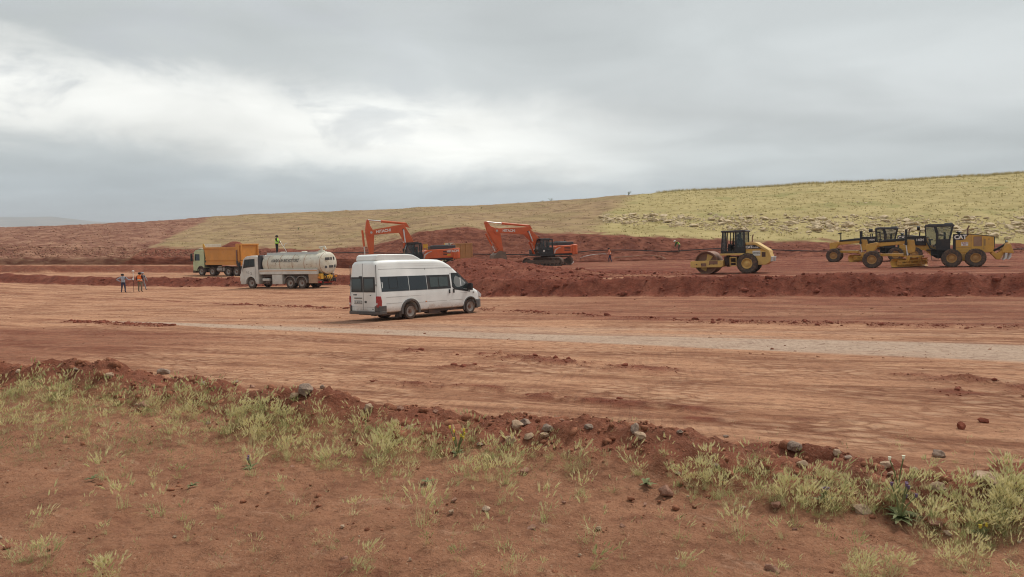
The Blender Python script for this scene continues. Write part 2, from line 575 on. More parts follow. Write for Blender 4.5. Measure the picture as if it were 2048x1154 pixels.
dark = np.maximum(dark, 0.62 * sst(20, 18, t + wob) * sst(-14, -24, s) * (1 - mk['near']))
looseA = np.maximum.reduce([mk['loose'], 0.85 * mk['ridge'], mk['rim'] * 0.85, dark]) * (1 - strip)
trk = np.zeros_like(s)
for t0, s0, s1, wd, bow in ((26.3, -60, 30, .35, .003), (28.4, -60, 30, .35, .003), (30.5, -70, 6, .3, .002), (32.6, -70, 6, .3, .002),
                            (36.2, -80, 20, .35, 0.), (38.1, -80, 20, .35, 0.), (16.4, -20, 14, .3, .004), (14.3, -20, 14, .3, .004),
                            (11.2, -12, 12, .3, .002), (9.6, -9, 12, .28, .0), (34.3, -80, -20, .4, .001), (40.2, -90, -20, .35, .001)):
    tc = t0 + bow * (s - s0) ** 2 * 0.12 + 0.5 * (fbm(s * 0.05, s * 0, int(t0 * 10), 2) - 0.5)
    trk = np.maximum(trk, np.exp(-((t - tc) / wd) ** 4) * sst(s0, s0 + 5, s) * sst(s1, s1 - 5, s) * sst(.3, .5, fbm(s * .2, t * .2, int(t0), 2)))
for cx_, cy_, rr_, wd in ((-30, 62, 34, .3), (-30, 62, 36, .3), (26, -6, 30, .3), (26, -6, 32, .3), (-14, 2, 16, .28), (-14, 2, 17.8, .28), (4, 70, 46, .3), (4, 70, 48, .3), (60, 60, 52, .35), (60, 60, 54, .35)):
    dr = np.hypot(xx - cx_, yy - cy_) - rr_ + .4 * (fbm(xx * .15, yy * .15, int(rr_), 2) - .5)
    trk = np.maximum(trk, .8 * np.exp(-(dr / wd) ** 4) * sst(.38, .55, fbm(xx * .12, yy * .12, int(rr_) + 3, 2)) * (t < 42))
col_attr(gm, 'mask', np.stack([looseA, grey, mk['near'], trk * (1 - mk['near'])], 1))
ground = link_mesh("ground", gm, M['soil'])
tag(ground, kind="structure")


# ------------------------------------------------------------------ hillside
HP = [-760, 0, 300, 430, 520, 660, 740, 800, 850, 930, 985, 1080, 1200, 1350, 1600, 1800, 2048, 2800]
H_CREST = [474, 455.5, 443.5, 433, 428.5, 422, 419.5, 418, 415, 412, 410, 404, 395, 384, 370, 361, 347, 305]
H_CD = [210, 210, 225, 230, 235, 240, 240, 240, 238, 235, 230, 222, 200, 175, 165, 160, 155, 150]
H_MID = [492, 492, 496, 497, 498, 497, 491, 476, 464, 453, 462, 466, 470, 478, 487, 489.5, 490, 490]
H_MD = [118, 116, 114, 113, 112, 112, 112, 111, 111, 111, 109, 106, 103, 100, 97, 96, 95, 95]
H_BASE = [516, 516, 515, 515, 516, 518, 520, 521, 522, 523, 523, 523, 521, 519, 517, 516, 515, 515]
H_BD = [104, 104, 104, 104, 104, 103, 102, 101, 100, 99, 98, 96, 95, 93, 90, 89, 88, 88]
NC, NRW = 900, 250
cp = np.linspace(HP[0], HP[-1], NC)


def sm(a, k=31):
    a = np.interp(cp, HP, a)
    kk = np.hanning(k)
    kk /= kk.sum()
    return np.convolve(np.pad(a, k // 2, mode='edge'), kk, mode='valid')


cw = 1.6 * (fbm(cp * 0.012, cp * 0, 141, 3) - 0.5) * 2
cr_, cd_, mr_, md_, br_, bd_ = sm(H_CREST, 21) + cw * 0.8, sm(H_CD), sm(H_MID, 15) + cw * 2.0, sm(H_MD), sm(H_BASE), sm(H_BD)
zrow = lambda row, d: CZ - (row - 465) / FPX * d
tq = np.concatenate([np.linspace(-0.12, 0, 8, False), np.linspace(0, 1, 70, False), np.linspace(1, 2, 140, False), np.linspace(2, 2.6, NRW - 218)])
D = np.where(tq[None, :] <= 1, bd_[:, None] + (md_ - bd_)[:, None] * tq[None, :],
             md_[:, None] + (cd_ - md_)[:, None] * (tq[None, :] - 1))
zb_, zm_, zc_ = zrow(br_, bd_)[:, None], zrow(mr_, md_)[:, None], zrow(cr_, cd_)[:, None]
q1, q2 = np.clip(tq, 0, 1)[None, :], np.clip(tq - 1, 0, 1)[None, :]
q3 = np.clip(tq - 2, 0, None)[None, :]
q1s = q1 * (1 - 0.25 * np.sin(q1 * 2 * np.pi) / 2)
HZ = np.where(tq[None, :] <= 1, zb_ + (zm_ - zb_) * q1s + 30 * np.minimum(tq, 0)[None, :],
              zm_ + (zc_ - zm_) * (q2 + 0.10 * np.sin(q2 * np.pi)) - 34 * q3 ** 1.4)
HX = (cp[:, None] - 1024) / FPX * D
HY = D.copy()
pxg = np.repeat(cp[:, None], NRW, 1)
T2 = np.repeat(tq[None, :], NC, 0)
nz = fbm(HX * 0.12, HY * 0.12, 151, 4)
# zones
rowpx = 465 + (CZ - HZ) / D * FPX
bnd = 300 + (497 - rowpx) * 2.05 + 16 * (nz - 0.5) * 2
rubble = sst(8, -8, pxg - bnd) * sst(0.3, 0.8, T2 + 0.8 * (pxg < 300))
red = sst(1.03, 0.97, T2 + 0.10 * (fbm(HX * 0.5, HY * 0.5, 155, 3) - 0.5)) * (1 - rubble * sst(320, 250, pxg))
gb = 1245 + (398 - rowpx) * 0.9 + 60 * (nz - 0.5)
green = sst(-14, 26, pxg - gb) * (1 - red)
ledge = np.sin(HZ * 7.5 + 9 * fbm(HX * 0.05, HY * 0.05, 161, 3) + 2.5 * fbm(HX * 0.3, HY * 0.3, 163, 2))
tanz = (1 - red) * (1 - rubble) * (1 - green)
HZ = HZ + red * (0.55 * (fbm(HX * 0.7, HY * 0.7, 171, 4, 0.6) - 0.5)) \
    + rubble * (0.60 * (fbm(HX * 0.55, HY * 0.55, 173, 4, 0.65) - 0.5)) \
    + tanz * sst(1.02, 1.15, T2) * (0.10 * ledge + 0.22 * (fbm(HX * 0.5, HY * 0.5, 175, 4) - 0.5)) \
    + green * (0.32 * (fbm(HX * 0.35, HY * 0.35, 177, 4, 0.6) - 0.5))
hv = np.stack([HX.ravel(), HY.ravel(), HZ.ravel()], 1)
hidx = np.arange(NC * NRW).reshape(NC, NRW)
hf = np.stack([hidx[:-1, :-1], hidx[1:, :-1], hidx[1:, 1:], hidx[:-1, 1:]], -1).reshape(-1, 4)
hm = np_mesh("hillside", hv, hf)
col_attr(hm, 'mask', np.stack([red.ravel(), rubble.ravel(), green.ravel(), np.ones(NC * NRW)], 1))


def hill_mat():
    m, n, b = new_mat("hill_grass_and_soil")
    pos, st = world_st(n, 0.0)
    at = n.nodes.new('ShaderNodeAttribute')
    at.attribute_name = 'mask'
    sp = n.nodes.new('ShaderNodeSeparateColor')
    n.links.new(at.outputs['Color'], sp.inputs[0])
    red, rub, grn = sp.outputs
    n1 = NOISE(n, stretch(n, pos, 0.25, 0.25, 1.6), 1.0, 6, 0.62, 0.3)
    n2 = NOISE(n, stretch(n, pos, 1.1, 1.1, 3.5), 1.0, 5, 0.65)
    n3 = NOISE(n, pos, 0.06, 3, 0.5)
    tan = MIX(n, RANGE(n, n1, 0.36, 0.62), (0.195, 0.120, 0.070), (0.345, 0.235, 0.130))
    tan = MIX(n, MATH(n, 'MULTIPLY', RANGE(n, n2, 0.42, 0.62), 0.5), tan, (0.33, 0.235, 0.115))
    tan = MIX(n, MATH(n, 'MULTIPLY', RANGE(n, n3, 0.48, 0.62), 0.35), tan, (0.25, 0.20, 0.085))
    g = MIX(n, RANGE(n, n1, 0.30, 0.70), (0.30, 0.24, 0.10), (0.43, 0.345, 0.158))
    g = MIX(n, MATH(n, 'MULTIPLY', RANGE(n, n2, 0.5, 0.7), 0.55), g, (0.42, 0.325, 0.165))
    g = MIX(n, MATH(n, 'MULTIPLY', RANGE(n, NOISE(n, pos, 0.11, 4, 0.6), 0.56, 0.70), 0.55), g, (0.20, 0.205, 0.068))
    c = MIX(n, grn, tan, g)
    r2 = NOISE(n, stretch(n, pos, 0.8, 0.8, 2.4), 1.0, 6, 0.7)
    rc = MIX(n, RANGE(n, r2, 0.36, 0.66), (0.115, 0.035, 0.022), (0.235, 0.086, 0.052))
    rc = MIX(n, MATH(n, 'MULTIPLY', RANGE(n, n2, 0.56, 0.72), 0.4), rc, (0.31, 0.145, 0.088))
    c = MIX(n, red, c, rc)
    ru = MIX(n, RANGE(n, NOISE(n, stretch(n, pos, 0.35, 0.22, 1.2), 1.0, 6, 0.7, 0.4), 0.38, 0.64), (0.165, 0.066, 0.044), (0.31, 0.165, 0.105))
    ru = MIX(n, MATH(n, 'MULTIPLY', RANGE(n, n2, 0.54, 0.70), 0.55), ru, (0.40, 0.28, 0.16))
    c = MIX(n, rub, c, ru)
    n.links.new(c, b.inputs['Base Color'])
    b.inputs['Roughness'].default_value = 0.95
    b.inputs['Specular IOR Level'].default_value = 0.1
    n.links.new(bump(n, NOISE(n, pos, 2.5, 5, 0.65), 0.5, 0.2, bump(n, n1, 0.5, 0.3)), b.inputs['Normal'])
    return m


M['hill'] = hill_mat()
hill = link_mesh("hillside", hm, M['hill'])
tag(hill, kind="structure")


def hill_at(px, tval):
    """Point on the hillside in the column of a photograph x, tval 0 base, 1 lip of the cut, 2 crest."""
    i = int(np.clip(np.searchsorted(cp, px), 0, NC - 1))
    j = int(np.clip(np.searchsorted(tq, tval), 0, NRW - 1))
    return Vector((HX[i, j], HY[i, j], HZ[i, j]))


def hill_row(px, row):
    """Point on the near face of the hillside seen at a photograph pixel."""
    i = int(np.clip(np.searchsorted(cp, px), 0, NC - 1))
    rows = 465 + (CZ - HZ[i]) / D[i] * FPX
    j = np.nonzero((rows <= row) & (tq >= 0))[0]
    j = j[0] if len(j) else 8
    return Vector((HX[i, j], HY[i, j], HZ[i, j]))


# far mountains
mp_ = np.linspace(-1500, 3400, 260)
mrow = np.interp(mp_, [-1500, -600, -200, 0, 60, 105, 140, 180, 230, 400, 900, 3400], [425, 430, 436, 434, 435, 432.5, 437, 442, 446, 452, 455, 458])
mrow = mrow + 1.6 * (fbm(mp_ * 0.02, mp_ * 0, 181, 4) - 0.5)
MD = 6500.0
vs, fs = [], []
ND = 12
for k in range(ND):
    q = k / (ND - 1)
    d = MD * (0.72 + 0.28 * q)
    zt = (CZ + (465 - mrow) / FPX * MD)
    zz = -40 + (zt + 40) * (q ** 1.3) * (0.86 + 0.28 * fbm(mp_ * 0.03, mp_ * 0 + k * 0.6, 185, 3) * (1 - q) + 0.14 * q)
    vs.append(np.stack([(mp_ - 1024) / FPX * d, np.full_like(mp_, d), zz], 1))
q = np.stack([(mp_ - 1024) / FPX * MD * 1.3, np.full_like(mp_, MD * 1.3), np.full_like(mp_, -40)], 1)
vs.append(q)
vs = np.concatenate(vs)
mi = np.arange(len(vs)).reshape(ND + 1, len(mp_))
mf = np.stack([mi[:-1, :-1], mi[:-1, 1:], mi[1:, 1:], mi[1:, :-1]], -1).reshape(-1, 4)
m_, n_, b_ = new_mat("mountain_scrub")
pos, _ = world_st(n_)
n_.links.new(MIX(n_, RANGE(n_, NOISE(n_, pos, 0.004, 5, 0.6), 0.35, 0.65), (0.16, 0.13, 0.09), (0.28, 0.22, 0.15)), b_.inputs['Base Color'])
b_.inputs['Roughness'].default_value = 1.0
mount = link_mesh("mountains", np_mesh("mountains", vs, mf), m_)
tag(mount, kind="structure")


# ================================================================== mesh building
class MB:
    def __init__(self):
        self.v, self.f = [], []

    def add(self, vs, fs):
        o = len(self.v)
        self.v += [tuple(p) for p in vs]
        self.f += [tuple(i + o for i in q) for q in fs]
        return self

    def box(self, x0, x1, y0, y1, z0, z1):
        return self.add([(x, y, z) for z in (z0, z1) for y in (y0, y1) for x in (x0, x1)],
                        [(0, 2, 3, 1), (4, 5, 7, 6), (0, 1, 5, 4), (2, 6, 7, 3), (0, 4, 6, 2), (1, 3, 7, 5)])

    def prism(self, poly, y0, y1):
        """Side outline in x,z pushed from y0 to y1; y0/y1 may be callables of (x,z)."""
        n = len(poly)
        a = [(x, y0(x, z) if callable(y0) else y0, z) for x, z in poly]
        b = [(x, y1(x, z) if callable(y1) else y1, z) for x, z in poly]
        return self.add(a + b, [tuple(range(n)), tuple(range(2 * n - 1, n - 1, -1))] +
                        [(i, (i + 1) % n, n + (i + 1) % n, n + i) for i in range(n)])

    def prism_z(self, poly, z0, z1):
        n = len(poly)
        return self.add([(x, y, z0) for x, y in poly] + [(x, y, z1) for x, y in poly],
                        [tuple(range(n)), tuple(range(2 * n - 1, n - 1, -1))] +
                        [(i, (i + 1) % n, n + (i + 1) % n, n + i) for i in range(n)])

    def prism_x(self, poly, x0, x1):
        """Outline in y,z pushed along x."""
        n = len(poly)
        return self.add([(x0, y, z) for y, z in poly] + [(x1, y, z) for y, z in poly],
                        [tuple(range(n)), tuple(range(2 * n - 1, n - 1, -1))] +
                        [(i, (i + 1) % n, n + (i + 1) % n, n + i) for i in range(n)])

    def tube(self, pts, r, n=8, r1=None):
        pts = [Vector(p) for p in pts]
        k = len(pts)
        up = None
        rings = []
        for i, p in enumerate(pts):
            t = (pts[min(i + 1, k - 1)] - pts[max(i - 1, 0)]).normalized()
            if up is None:
                up = Vector((0, 0, 1)) if abs(t.z) < 0.9 else Vector((1, 0, 0))
            a = t.cross(up).normalized()
            up = a.cross(t).normalized()
            rr = r if r1 is None else r + (r1 - r) * i / (k - 1)
            if not isinstance(rr, (int, float)):
                rr = rr[i]
            rings.append([p + (a * math.cos(2 * math.pi * j / n) + up * math.sin(2 * math.pi * j / n)) * rr for j in range(n)])
        vs = [q for rg in rings for q in rg]
        fs = [(i * n + j, i * n + (j + 1) % n, (i + 1) * n + (j + 1) % n, (i + 1) * n + j) for i in range(k - 1) for j in range(n)]
        fs += [tuple(range(n)), tuple((k - 1) * n + j for j in reversed(range(n)))]
        return self.add(vs, fs)

    def cyl(self, p0, p1, r, r1=None, n=12):
        return self.tube([p0, p1], r, n, r if r1 is None else r1)

    def lathe(self, prof, o=(0, 0, 0), n=24, axis='y', closed=True):
        """prof: (along axis, radius); a closed loop when closed."""
        vs, m = [], len(prof)
        for j in range(n):
            c, s_ = math.cos(2 * math.pi * j / n), math.sin(2 * math.pi * j / n)
            for a, r in prof:
                if axis == 'y':
                    vs.append((o[0] + r * c, o[1] + a, o[2] + r * s_))
                elif axis == 'x':
                    vs.append((o[0] + a, o[1] + r * c, o[2] + r * s_))
                else:
                    vs.append((o[0] + r * c, o[1] + r * s_, o[2] + a))
        fs = []
        for j in range(n):
            k = (j + 1) % n
            for i in range(m if closed else m - 1):
                i2 = (i + 1) % m
                fs.append((j * m + i, j * m + i2, k * m + i2, k * m + i))
        if not closed:
            fs += [tuple(j * m for j in range(n)), tuple(j * m + m - 1 for j in reversed(range(n)))]
        return self.add(vs, fs)

    def beam(self, p0, p1, w, h, w1=None, h1=None):
        """Bar between two points: w across y-ish, h the other way."""
        p0, p1 = Vector(p0), Vector(p1)
        t = (p1 - p0).normalized()
        side = Vector((0, 1, 0)) if abs(t.y) < 0.9 else Vector((1, 0, 0))
        up = t.cross(side).normalized()
        side = up.cross(t).normalized()
        vs = []
        for p, ww, hh in ((p0, w, h), (p1, w1 or w, h1 or h)):
            for a, b in ((-1, -1), (1, -1), (1, 1), (-1, 1)):
                vs.append(p + side * (a * ww / 2) + up * (b * hh / 2))
        return self.add(vs, [(0, 1, 2, 3), (7, 6, 5, 4), (0, 4, 5, 1), (1, 5, 6, 2), (2, 6, 7, 3), (3, 7, 4, 0)])

    def arcband(self, cx, cz, r0, r1, a0, a1, y0, y1, n=14):
        poly = [(cx + r1 * math.cos(R(a0 + (a1 - a0) * i / n)), cz + r1 * math.sin(R(a0 + (a1 - a0) * i / n))) for i in range(n + 1)]
        inn = [(cx + r0 * math.cos(R(a0 + (a1 - a0) * i / n)), cz + r0 * math.sin(R(a0 + (a1 - a0) * i / n))) for i in range(n + 1)]
        vs, m = [], n + 1
        for y in (y0, y1):
            vs += [(x, y, z) for x, z in poly] + [(x, y, z) for x, z in inn]
        fs = []
        k = 2 * m
        for i in range(n):
            fs += [(i, i + 1, k + i + 1, k + i), (m + i, k + m + i, k + m + i + 1, m + i + 1),
                   (i, m + i, m + i + 1, i + 1), (k + i, k + i + 1, k + m + i + 1, k + m + i)]
        fs += [(0, k, k + m, m), (n, m + n, k + m + n, k + n)]
        return self.add(vs, fs)

    def mesh(self, name, ang=32):
        me = bpy.data.meshes.new(name)
        me.from_pydata(self.v, [], self.f)
        bm = bmesh.new()
        bm.from_mesh(me)
        bmesh.ops.recalc_face_normals(bm, faces=bm.faces)
        bm.to_mesh(me)
        bm.free()
        me.polygons.foreach_set('use_smooth', [True] * len(me.polygons))
        me.set_sharp_from_angle(angle=R(ang))
        return me

    def build(self, name, mat, parent=None, bevel=0.0, seg=2, ang=32):
        o = link_mesh(name, self.mesh(name, ang), mat, parent)
        if bevel:
            b = o.modifiers.new('bevel', 'BEVEL')
            b.width = bevel
            b.segments = seg
            b.limit_method = 'ANGLE'
            b.angle_limit = R(35)
            b.harden_normals = False
        return o


def baked(o):
    """Replace an object's mesh by its evaluated one and drop the modifiers."""
    bpy.context.view_layer.update()
    dg = bpy.context.evaluated_depsgraph_get()
    me = bpy.data.meshes.new_from_object(o.evaluated_get(dg))
    return me


def text(name, s_, size, mat, parent, loc, rot=(math.pi / 2, 0, 0), ext=0.004, bold=0.0, sx=1.0, shear=0.0, align='CENTER'):
    cu = bpy.data.curves.new(name, 'FONT')
    cu.body = s_
    cu.size = size
    cu.extrude = ext
    cu.offset = bold
    cu.shear = shear
    cu.align_x = align
    cu.align_y = 'CENTER'
    o = bpy.data.objects.new(name + '_curve', cu)
    COL.objects.link(o)
    me = baked(o)
    bpy.data.objects.remove(o)
    bpy.data.curves.remove(cu)
    me.name = name
    o = link_mesh(name, me, mat, parent)
    o.location = loc
    o.rotation_euler = rot
    o.scale = (sx, 1, 1)
    return o


def paint(name, c, rough=0.45, dust=0.35, dcol=(0.34, 0.19, 0.115), sc=2.2, wear=0.0, wcol=(0.12, 0.06, 0.035), metal=0.0, spec=0.4, mud=0.0, mudz=(0.5, 1.0)):
    m, n, b = new_mat(name)
    tc = n.nodes.new('ShaderNodeTexCoord')
    ob = tc.outputs['Object']
    base = MIX(n, RANGE(n, NOISE(n, ob, sc * 0.7, 3, 0.5), 0.35, 0.65), tuple(q * 0.92 for q in c), tuple(min(1, q * 1.05) for q in c))
    f = RANGE(n, NOISE(n, ob, sc, 6, 0.65, 0.4), 0.40, 0.72)
    base = MIX(n, MATH(n, 'MULTIPLY', f, dust), base, dcol)
    if wear:
        f = RANGE(n, NOISE(n, ob, sc * 3.1, 6, 0.7, 0.8), 0.58, 0.66)
        base = MIX(n, MATH(n, 'MULTIPLY', f, wear), base, wcol)
    if mud:
        sp = n.nodes.new('ShaderNodeSeparateXYZ')
        n.links.new(ob, sp.inputs[0])
        zz = MATH(n, 'ADD', sp.outputs[2], MATH(n, 'MULTIPLY', MATH(n, 'SUBTRACT', NOISE(n, ob, 3.0, 5, 0.7), 0.5), 0.9))
        base = MIX(n, MATH(n, 'MULTIPLY', RANGE(n, zz, mudz[1], mudz[0]), mud), base, (0.36, 0.215, 0.14))
    n.links.new(base, b.inputs['Base Color'])
    b.inputs['Metallic'].default_value = metal
    b.inputs['Specular IOR Level'].default_value = spec
    rr = n.nodes.new('ShaderNodeMapRange')
    n.links.new(f if not isinstance(f, float) else f, rr.inputs[0])
    rr.inputs[3].default_value = rough
    rr.inputs[4].default_value = min(1, rough + 0.25)
    n.links.new(rr.outputs[0], b.inputs['Roughness'])
    n.links.new(bump(n, NOISE(n, ob, 22, 4, 0.6), 0.12, 0.01), b.inputs['Normal'])
    return m


def glass(name, c, alpha=0.75):
    """Tinted pane: partly see-through, mirror-like at grazing angles."""
    m = bpy.data.materials.new(name)
    m.use_nodes = True
    n = m.node_tree
    n.nodes.clear()
    out = n.nodes.new('ShaderNodeOutputMaterial')
    b = n.nodes.new('ShaderNodeBsdfPrincipled')
    b.inputs['Base Color'].default_value = (*c, 1)
    b.inputs['Roughness'].default_value = 0.08
    b.inputs['Specular IOR Level'].default_value = 0.6
    b.inputs['Alpha'].default_value = alpha
    n.links.new(b.outputs[0], out.inputs[0])
    return m


M['white_van'] = paint("dusty_white_paint", (0.78, 0.795, 0.765), 0.32, 0.05, (0.60, 0.54, 0.45), 1.4, spec=0.5, mud=0.40, mudz=(0.34, 0.58))
M['plastic'] = paint("dusty_grey_plastic", (0.085, 0.08, 0.078), 0.65, 0.35, (0.26, 0.175, 0.125), 4)
M['black'] = paint("black_paint", (0.018, 0.019, 0.021), 0.42, 0.16, (0.20, 0.12, 0.08), 3)
M['rubber'] = paint("dusty_rubber", (0.075, 0.06, 0.052), 0.9, 0.75, (0.225, 0.128, 0.085), 5, spec=0.1)
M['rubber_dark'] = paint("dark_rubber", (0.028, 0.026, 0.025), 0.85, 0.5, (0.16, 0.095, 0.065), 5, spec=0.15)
M['glass_dark'] = glass("tinted_glass", (0.012, 0.020, 0.026), 0.90)
M['glass_grey'] = glass("clear_tinted_glass", (0.03, 0.045, 0.045), 0.55)
M['glass_clear'] = glass("clear_glass", (0.06, 0.08, 0.07), 0.25)
M['pane_pale'] = glass('grey_green_pane', (0.05, 0.066, 0.063), 0.95)
M['red_lens'] = paint("red_lens", (0.33, 0.012, 0.014), 0.25, 0.15, spec=0.6)
M['amber'] = paint("amber_lens", (0.65, 0.22, 0.02), 0.3, 0.1, spec=0.6)
M['clear_lens'] = paint("clear_lens", (0.55, 0.55, 0.55), 0.2, 0.15, spec=0.6)
M['chrome'] = paint("bare_steel", (0.62, 0.62, 0.60), 0.28, 0.12, metal=0.6)
M['rim_steel'] = paint("dusty_steel_rim", (0.36, 0.33, 0.30), 0.5, 0.6, (0.30, 0.18, 0.12), 5, metal=0.2)
M['rim_rust'] = paint("rusty_hub", (0.20, 0.10, 0.07), 0.8, 0.4, (0.30, 0.18, 0.12), 6)
M['seam'] = paint("dark_seam", (0.10, 0.10, 0.095), 0.8, 0.1)
M['orange_exc'] = paint("excavator_orange", (0.60, 0.108, 0.028), 0.42, 0.32, (0.36, 0.145, 0.075), 1.6, wear=0.25, wcol=(0.20, 0.07, 0.04))
M['exc_track'] = paint("track_steel", (0.115, 0.083, 0.066), 0.75, 0.7, (0.27, 0.155, 0.105), 4, metal=0.1)
M['bucket'] = paint("muddy_bucket_steel", (0.165, 0.115, 0.085), 0.7, 0.6, (0.28, 0.165, 0.115), 2.5, wear=0.3, wcol=(0.10, 0.06, 0.045))
M['exc_grey'] = paint("dark_grey_panel", (0.045, 0.047, 0.052), 0.5, 0.25, (0.20, 0.13, 0.095), 2)
M['exc_pale'] = paint("pale_grey_panel", (0.50, 0.47, 0.43), 0.5, 0.3)
M['letter_white'] = paint("white_lettering", (0.78, 0.74, 0.68), 0.5, 0.15)
M['letter_dark'] = paint("dark_lettering", (0.05, 0.05, 0.055), 0.6, 0.15)
M['cat'] = paint("machine_yellow", (0.60, 0.325, 0.06), 0.48, 0.42, (0.36, 0.205, 0.115), 1.8, wear=0.25, wcol=(0.20, 0.10, 0.05))
M['cat_dusty'] = paint('dusty_rim_yellow', (0.40, 0.22, 0.07), 0.7, 0.8, (0.31, 0.175, 0.10), 3)
M['cat_old'] = paint("faded_machine_yellow", (0.62, 0.395, 0.115), 0.55, 0.40, (0.40, 0.25, 0.14), 1.8, wear=0.3, wcol=(0.22, 0.11, 0.06))
M['drum'] = paint("worn_drum_steel", (0.23, 0.125, 0.085), 0.55, 0.6, (0.30, 0.15, 0.095), 2, metal=0.35)
M['drum_dark'] = paint("dark_drum_inside", (0.09, 0.052, 0.04), 0.85, 0.5, (0.17, 0.085, 0.06), 2)
M['tipper'] = paint("tipper_orange", (0.60, 0.255, 0.045), 0.5, 0.35, (0.50, 0.245, 0.085), 1.2, wear=0.3, wcol=(0.33, 0.13, 0.045))
M['tipper_tan'] = paint("tipper_tan", (0.45, 0.235, 0.095), 0.6, 0.45, (0.38, 0.21, 0.11), 1.5, wear=0.4, wcol=(0.25, 0.12, 0.06))
M['lime'] = paint("pale_lime_cab", (0.46, 0.52, 0.30), 0.45, 0.3, (0.42, 0.33, 0.22), 1.6)
M['chassis'] = paint("muddy_chassis", (0.075, 0.055, 0.048), 0.85, 0.65, (0.20, 0.115, 0.08), 3)
M['white_truck'] = paint("chalky_white_paint", (0.62, 0.61, 0.56), 0.55, 0.3, (0.45, 0.34, 0.24), 1.6, mud=0.35, mudz=(0.3, 1.2))
M['tank'] = paint("stained_cream_tank", (0.66, 0.635, 0.53), 0.6, 0.55, (0.47, 0.385, 0.25), 1.3, wear=0.8, wcol=(0.22, 0.145, 0.09))
M['tank_top'] = paint("bluish_tank_top", (0.50, 0.55, 0.55), 0.55, 0.3, (0.42, 0.36, 0.28), 1.5)
M['tan_box'] = paint("dusty_tan_box", (0.42, 0.27, 0.175), 0.7, 0.5, (0.34, 0.20, 0.13), 2.5)
M['white_board'] = paint("whitewashed_board", (0.62, 0.58, 0.44), 0.6, 0.3)
M['yellow_rail'] = paint("yellow_rail", (0.62, 0.34, 0.03), 0.5, 0.2)
M['sign'] = paint("white_sign", (0.70, 0.69, 0.64), 0.5, 0.15)
M['skin'] = paint("skin", (0.36, 0.19, 0.12), 0.6, 0.0)
M['seat'] = paint("dark_seat", (0.03, 0.03, 0.032), 0.8, 0.2)


def wheel(parent, x, y, z, r, w, rim, tyre_m, rim_m, out=-1, lugs=0, dual=False, hub='flat', name='wheel', lug_h=0.03):
    """Tyre on the y axis; `out` is the side its face shows (-1 towards -y)."""
    hw = w / 2
    b = MB()
    k = rim
    prof = [(-hw * 0.82, k), (-hw, k + (r - k) * 0.35), (-hw * 0.96, r - (r - k) * 0.22), (-hw * 0.70, r - 0.012), (0, r),
            (hw * 0.70, r - 0.012), (hw * 0.96, r - (r - k) * 0.22), (hw, k + (r - k) * 0.35), (hw * 0.82, k)]
    ys = [0.0, w * 1.12 * -out] if dual else [0.0]
    for yo in ys:
        b.lathe(prof, (0, yo, 0), 32)
    if lugs:
        for i in range(lugs):
            for sd in (-1, 1):
                a = 2 * math.pi * (i + (0.5 if sd > 0 else 0)) / lugs
                a2 = a + 0.9 * math.pi / lugs * 1.2
                p = [(r - 0.01) * math.cos(a), sd * hw * 0.06, (r - 0.01) * math.sin(a)]
                q = [(r - 0.035) * math.cos(a2), sd * hw * 0.97, (r - 0.035) * math.sin(a2)]
                b.beam(p, q, w * 0.11, lug_h * 2)
    o = b.build(name, tyre_m, parent)
    o.location = (x, y, z)
    yo = out * hw
    m = MB()
    m.lathe([(yo * 0.80, k * 1.01), (yo * 0.86, k * 1.05), (yo * 0.90, k * 0.97), (yo * 0.45, k * 0.86), (yo * 0.30, k * 0.55),
             (yo * 0.30, 0.02), (-yo * 0.7, 0.02), (-yo * 0.7, k * 1.01)], (0, 0, 0), 28)
    m.build('rim', rim_m, o)
    h = MB()
    if hub == 'hole':      # dished truck wheel with hub and hand holes
        h.lathe([(yo * 0.28, k * 0.30), (yo * 0.75, k * 0.26), (yo * 0.80, k * 0.20), (yo * 0.82, 0.01), (yo * 0.2, 0.01)], (0, 0, 0), 14)
        for i in range(8):
            a = 2 * math.pi * i / 8
            h.cyl((k * 0.42 * math.cos(a), yo * 0.28, k * 0.42 * math.sin(a)), (k * 0.42 * math.cos(a), yo * 0.42, k * 0.42 * math.sin(a)), 0.022, n=6)
        h.build('hub', M['rim_rust'], o)
    else:
        h.lathe([(yo * 0.28, k * 0.62), (yo * 0.55, k * 0.58), (yo * 0.60, k * 0.34), (yo * 0.78, k * 0.30), (yo * 0.82, k * 0.22), (yo * 0.82, 0.01), (yo * 0.2, 0.01)], (0, 0, 0), 18)
        h.build('hub', rim_m, o)
    return o


def place(root, px, D, z_ref=None, psi=0.0):
    x = (px - 1024) / FPX * D
    y = D * math.cos(PITCH)
    root.location = (x, y, gz(x, y) if z_ref is None else z_ref)
    root.rotation_euler = (0, 0, R(psi))


def settle(root, pts, sink=0.02):
    """Pitch and roll a machine so that its contact points lie on the ground."""
    rz = root.rotation_euler.z
    P = []
    for (x, y) in pts:
        wx = root.location.x + x * math.cos(rz) - y * math.sin(rz)
        wy = root.location.y + x * math.sin(rz) + y * math.cos(rz)
        P.append((x, y, gz(wx, wy)))
    A = np.array([[p[0], p[1], 1] for p in P])
    b = np.array([p[2] for p in P])
    (a, c, d), *_ = np.linalg.lstsq(A, b, rcond=None)
    root.location.z = d - sink
    nrm = Vector((-a, -c, 1)).normalized()
    up = Matrix.Rotation(rz, 3, 'Z')
    xx_ = Vector((1, 0, a)).normalized()
    yy_ = nrm.cross(xx_)
    m3 = up @ Matrix((xx_, yy_, nrm)).transposed()
    root.rotation_euler = m3.to_euler()


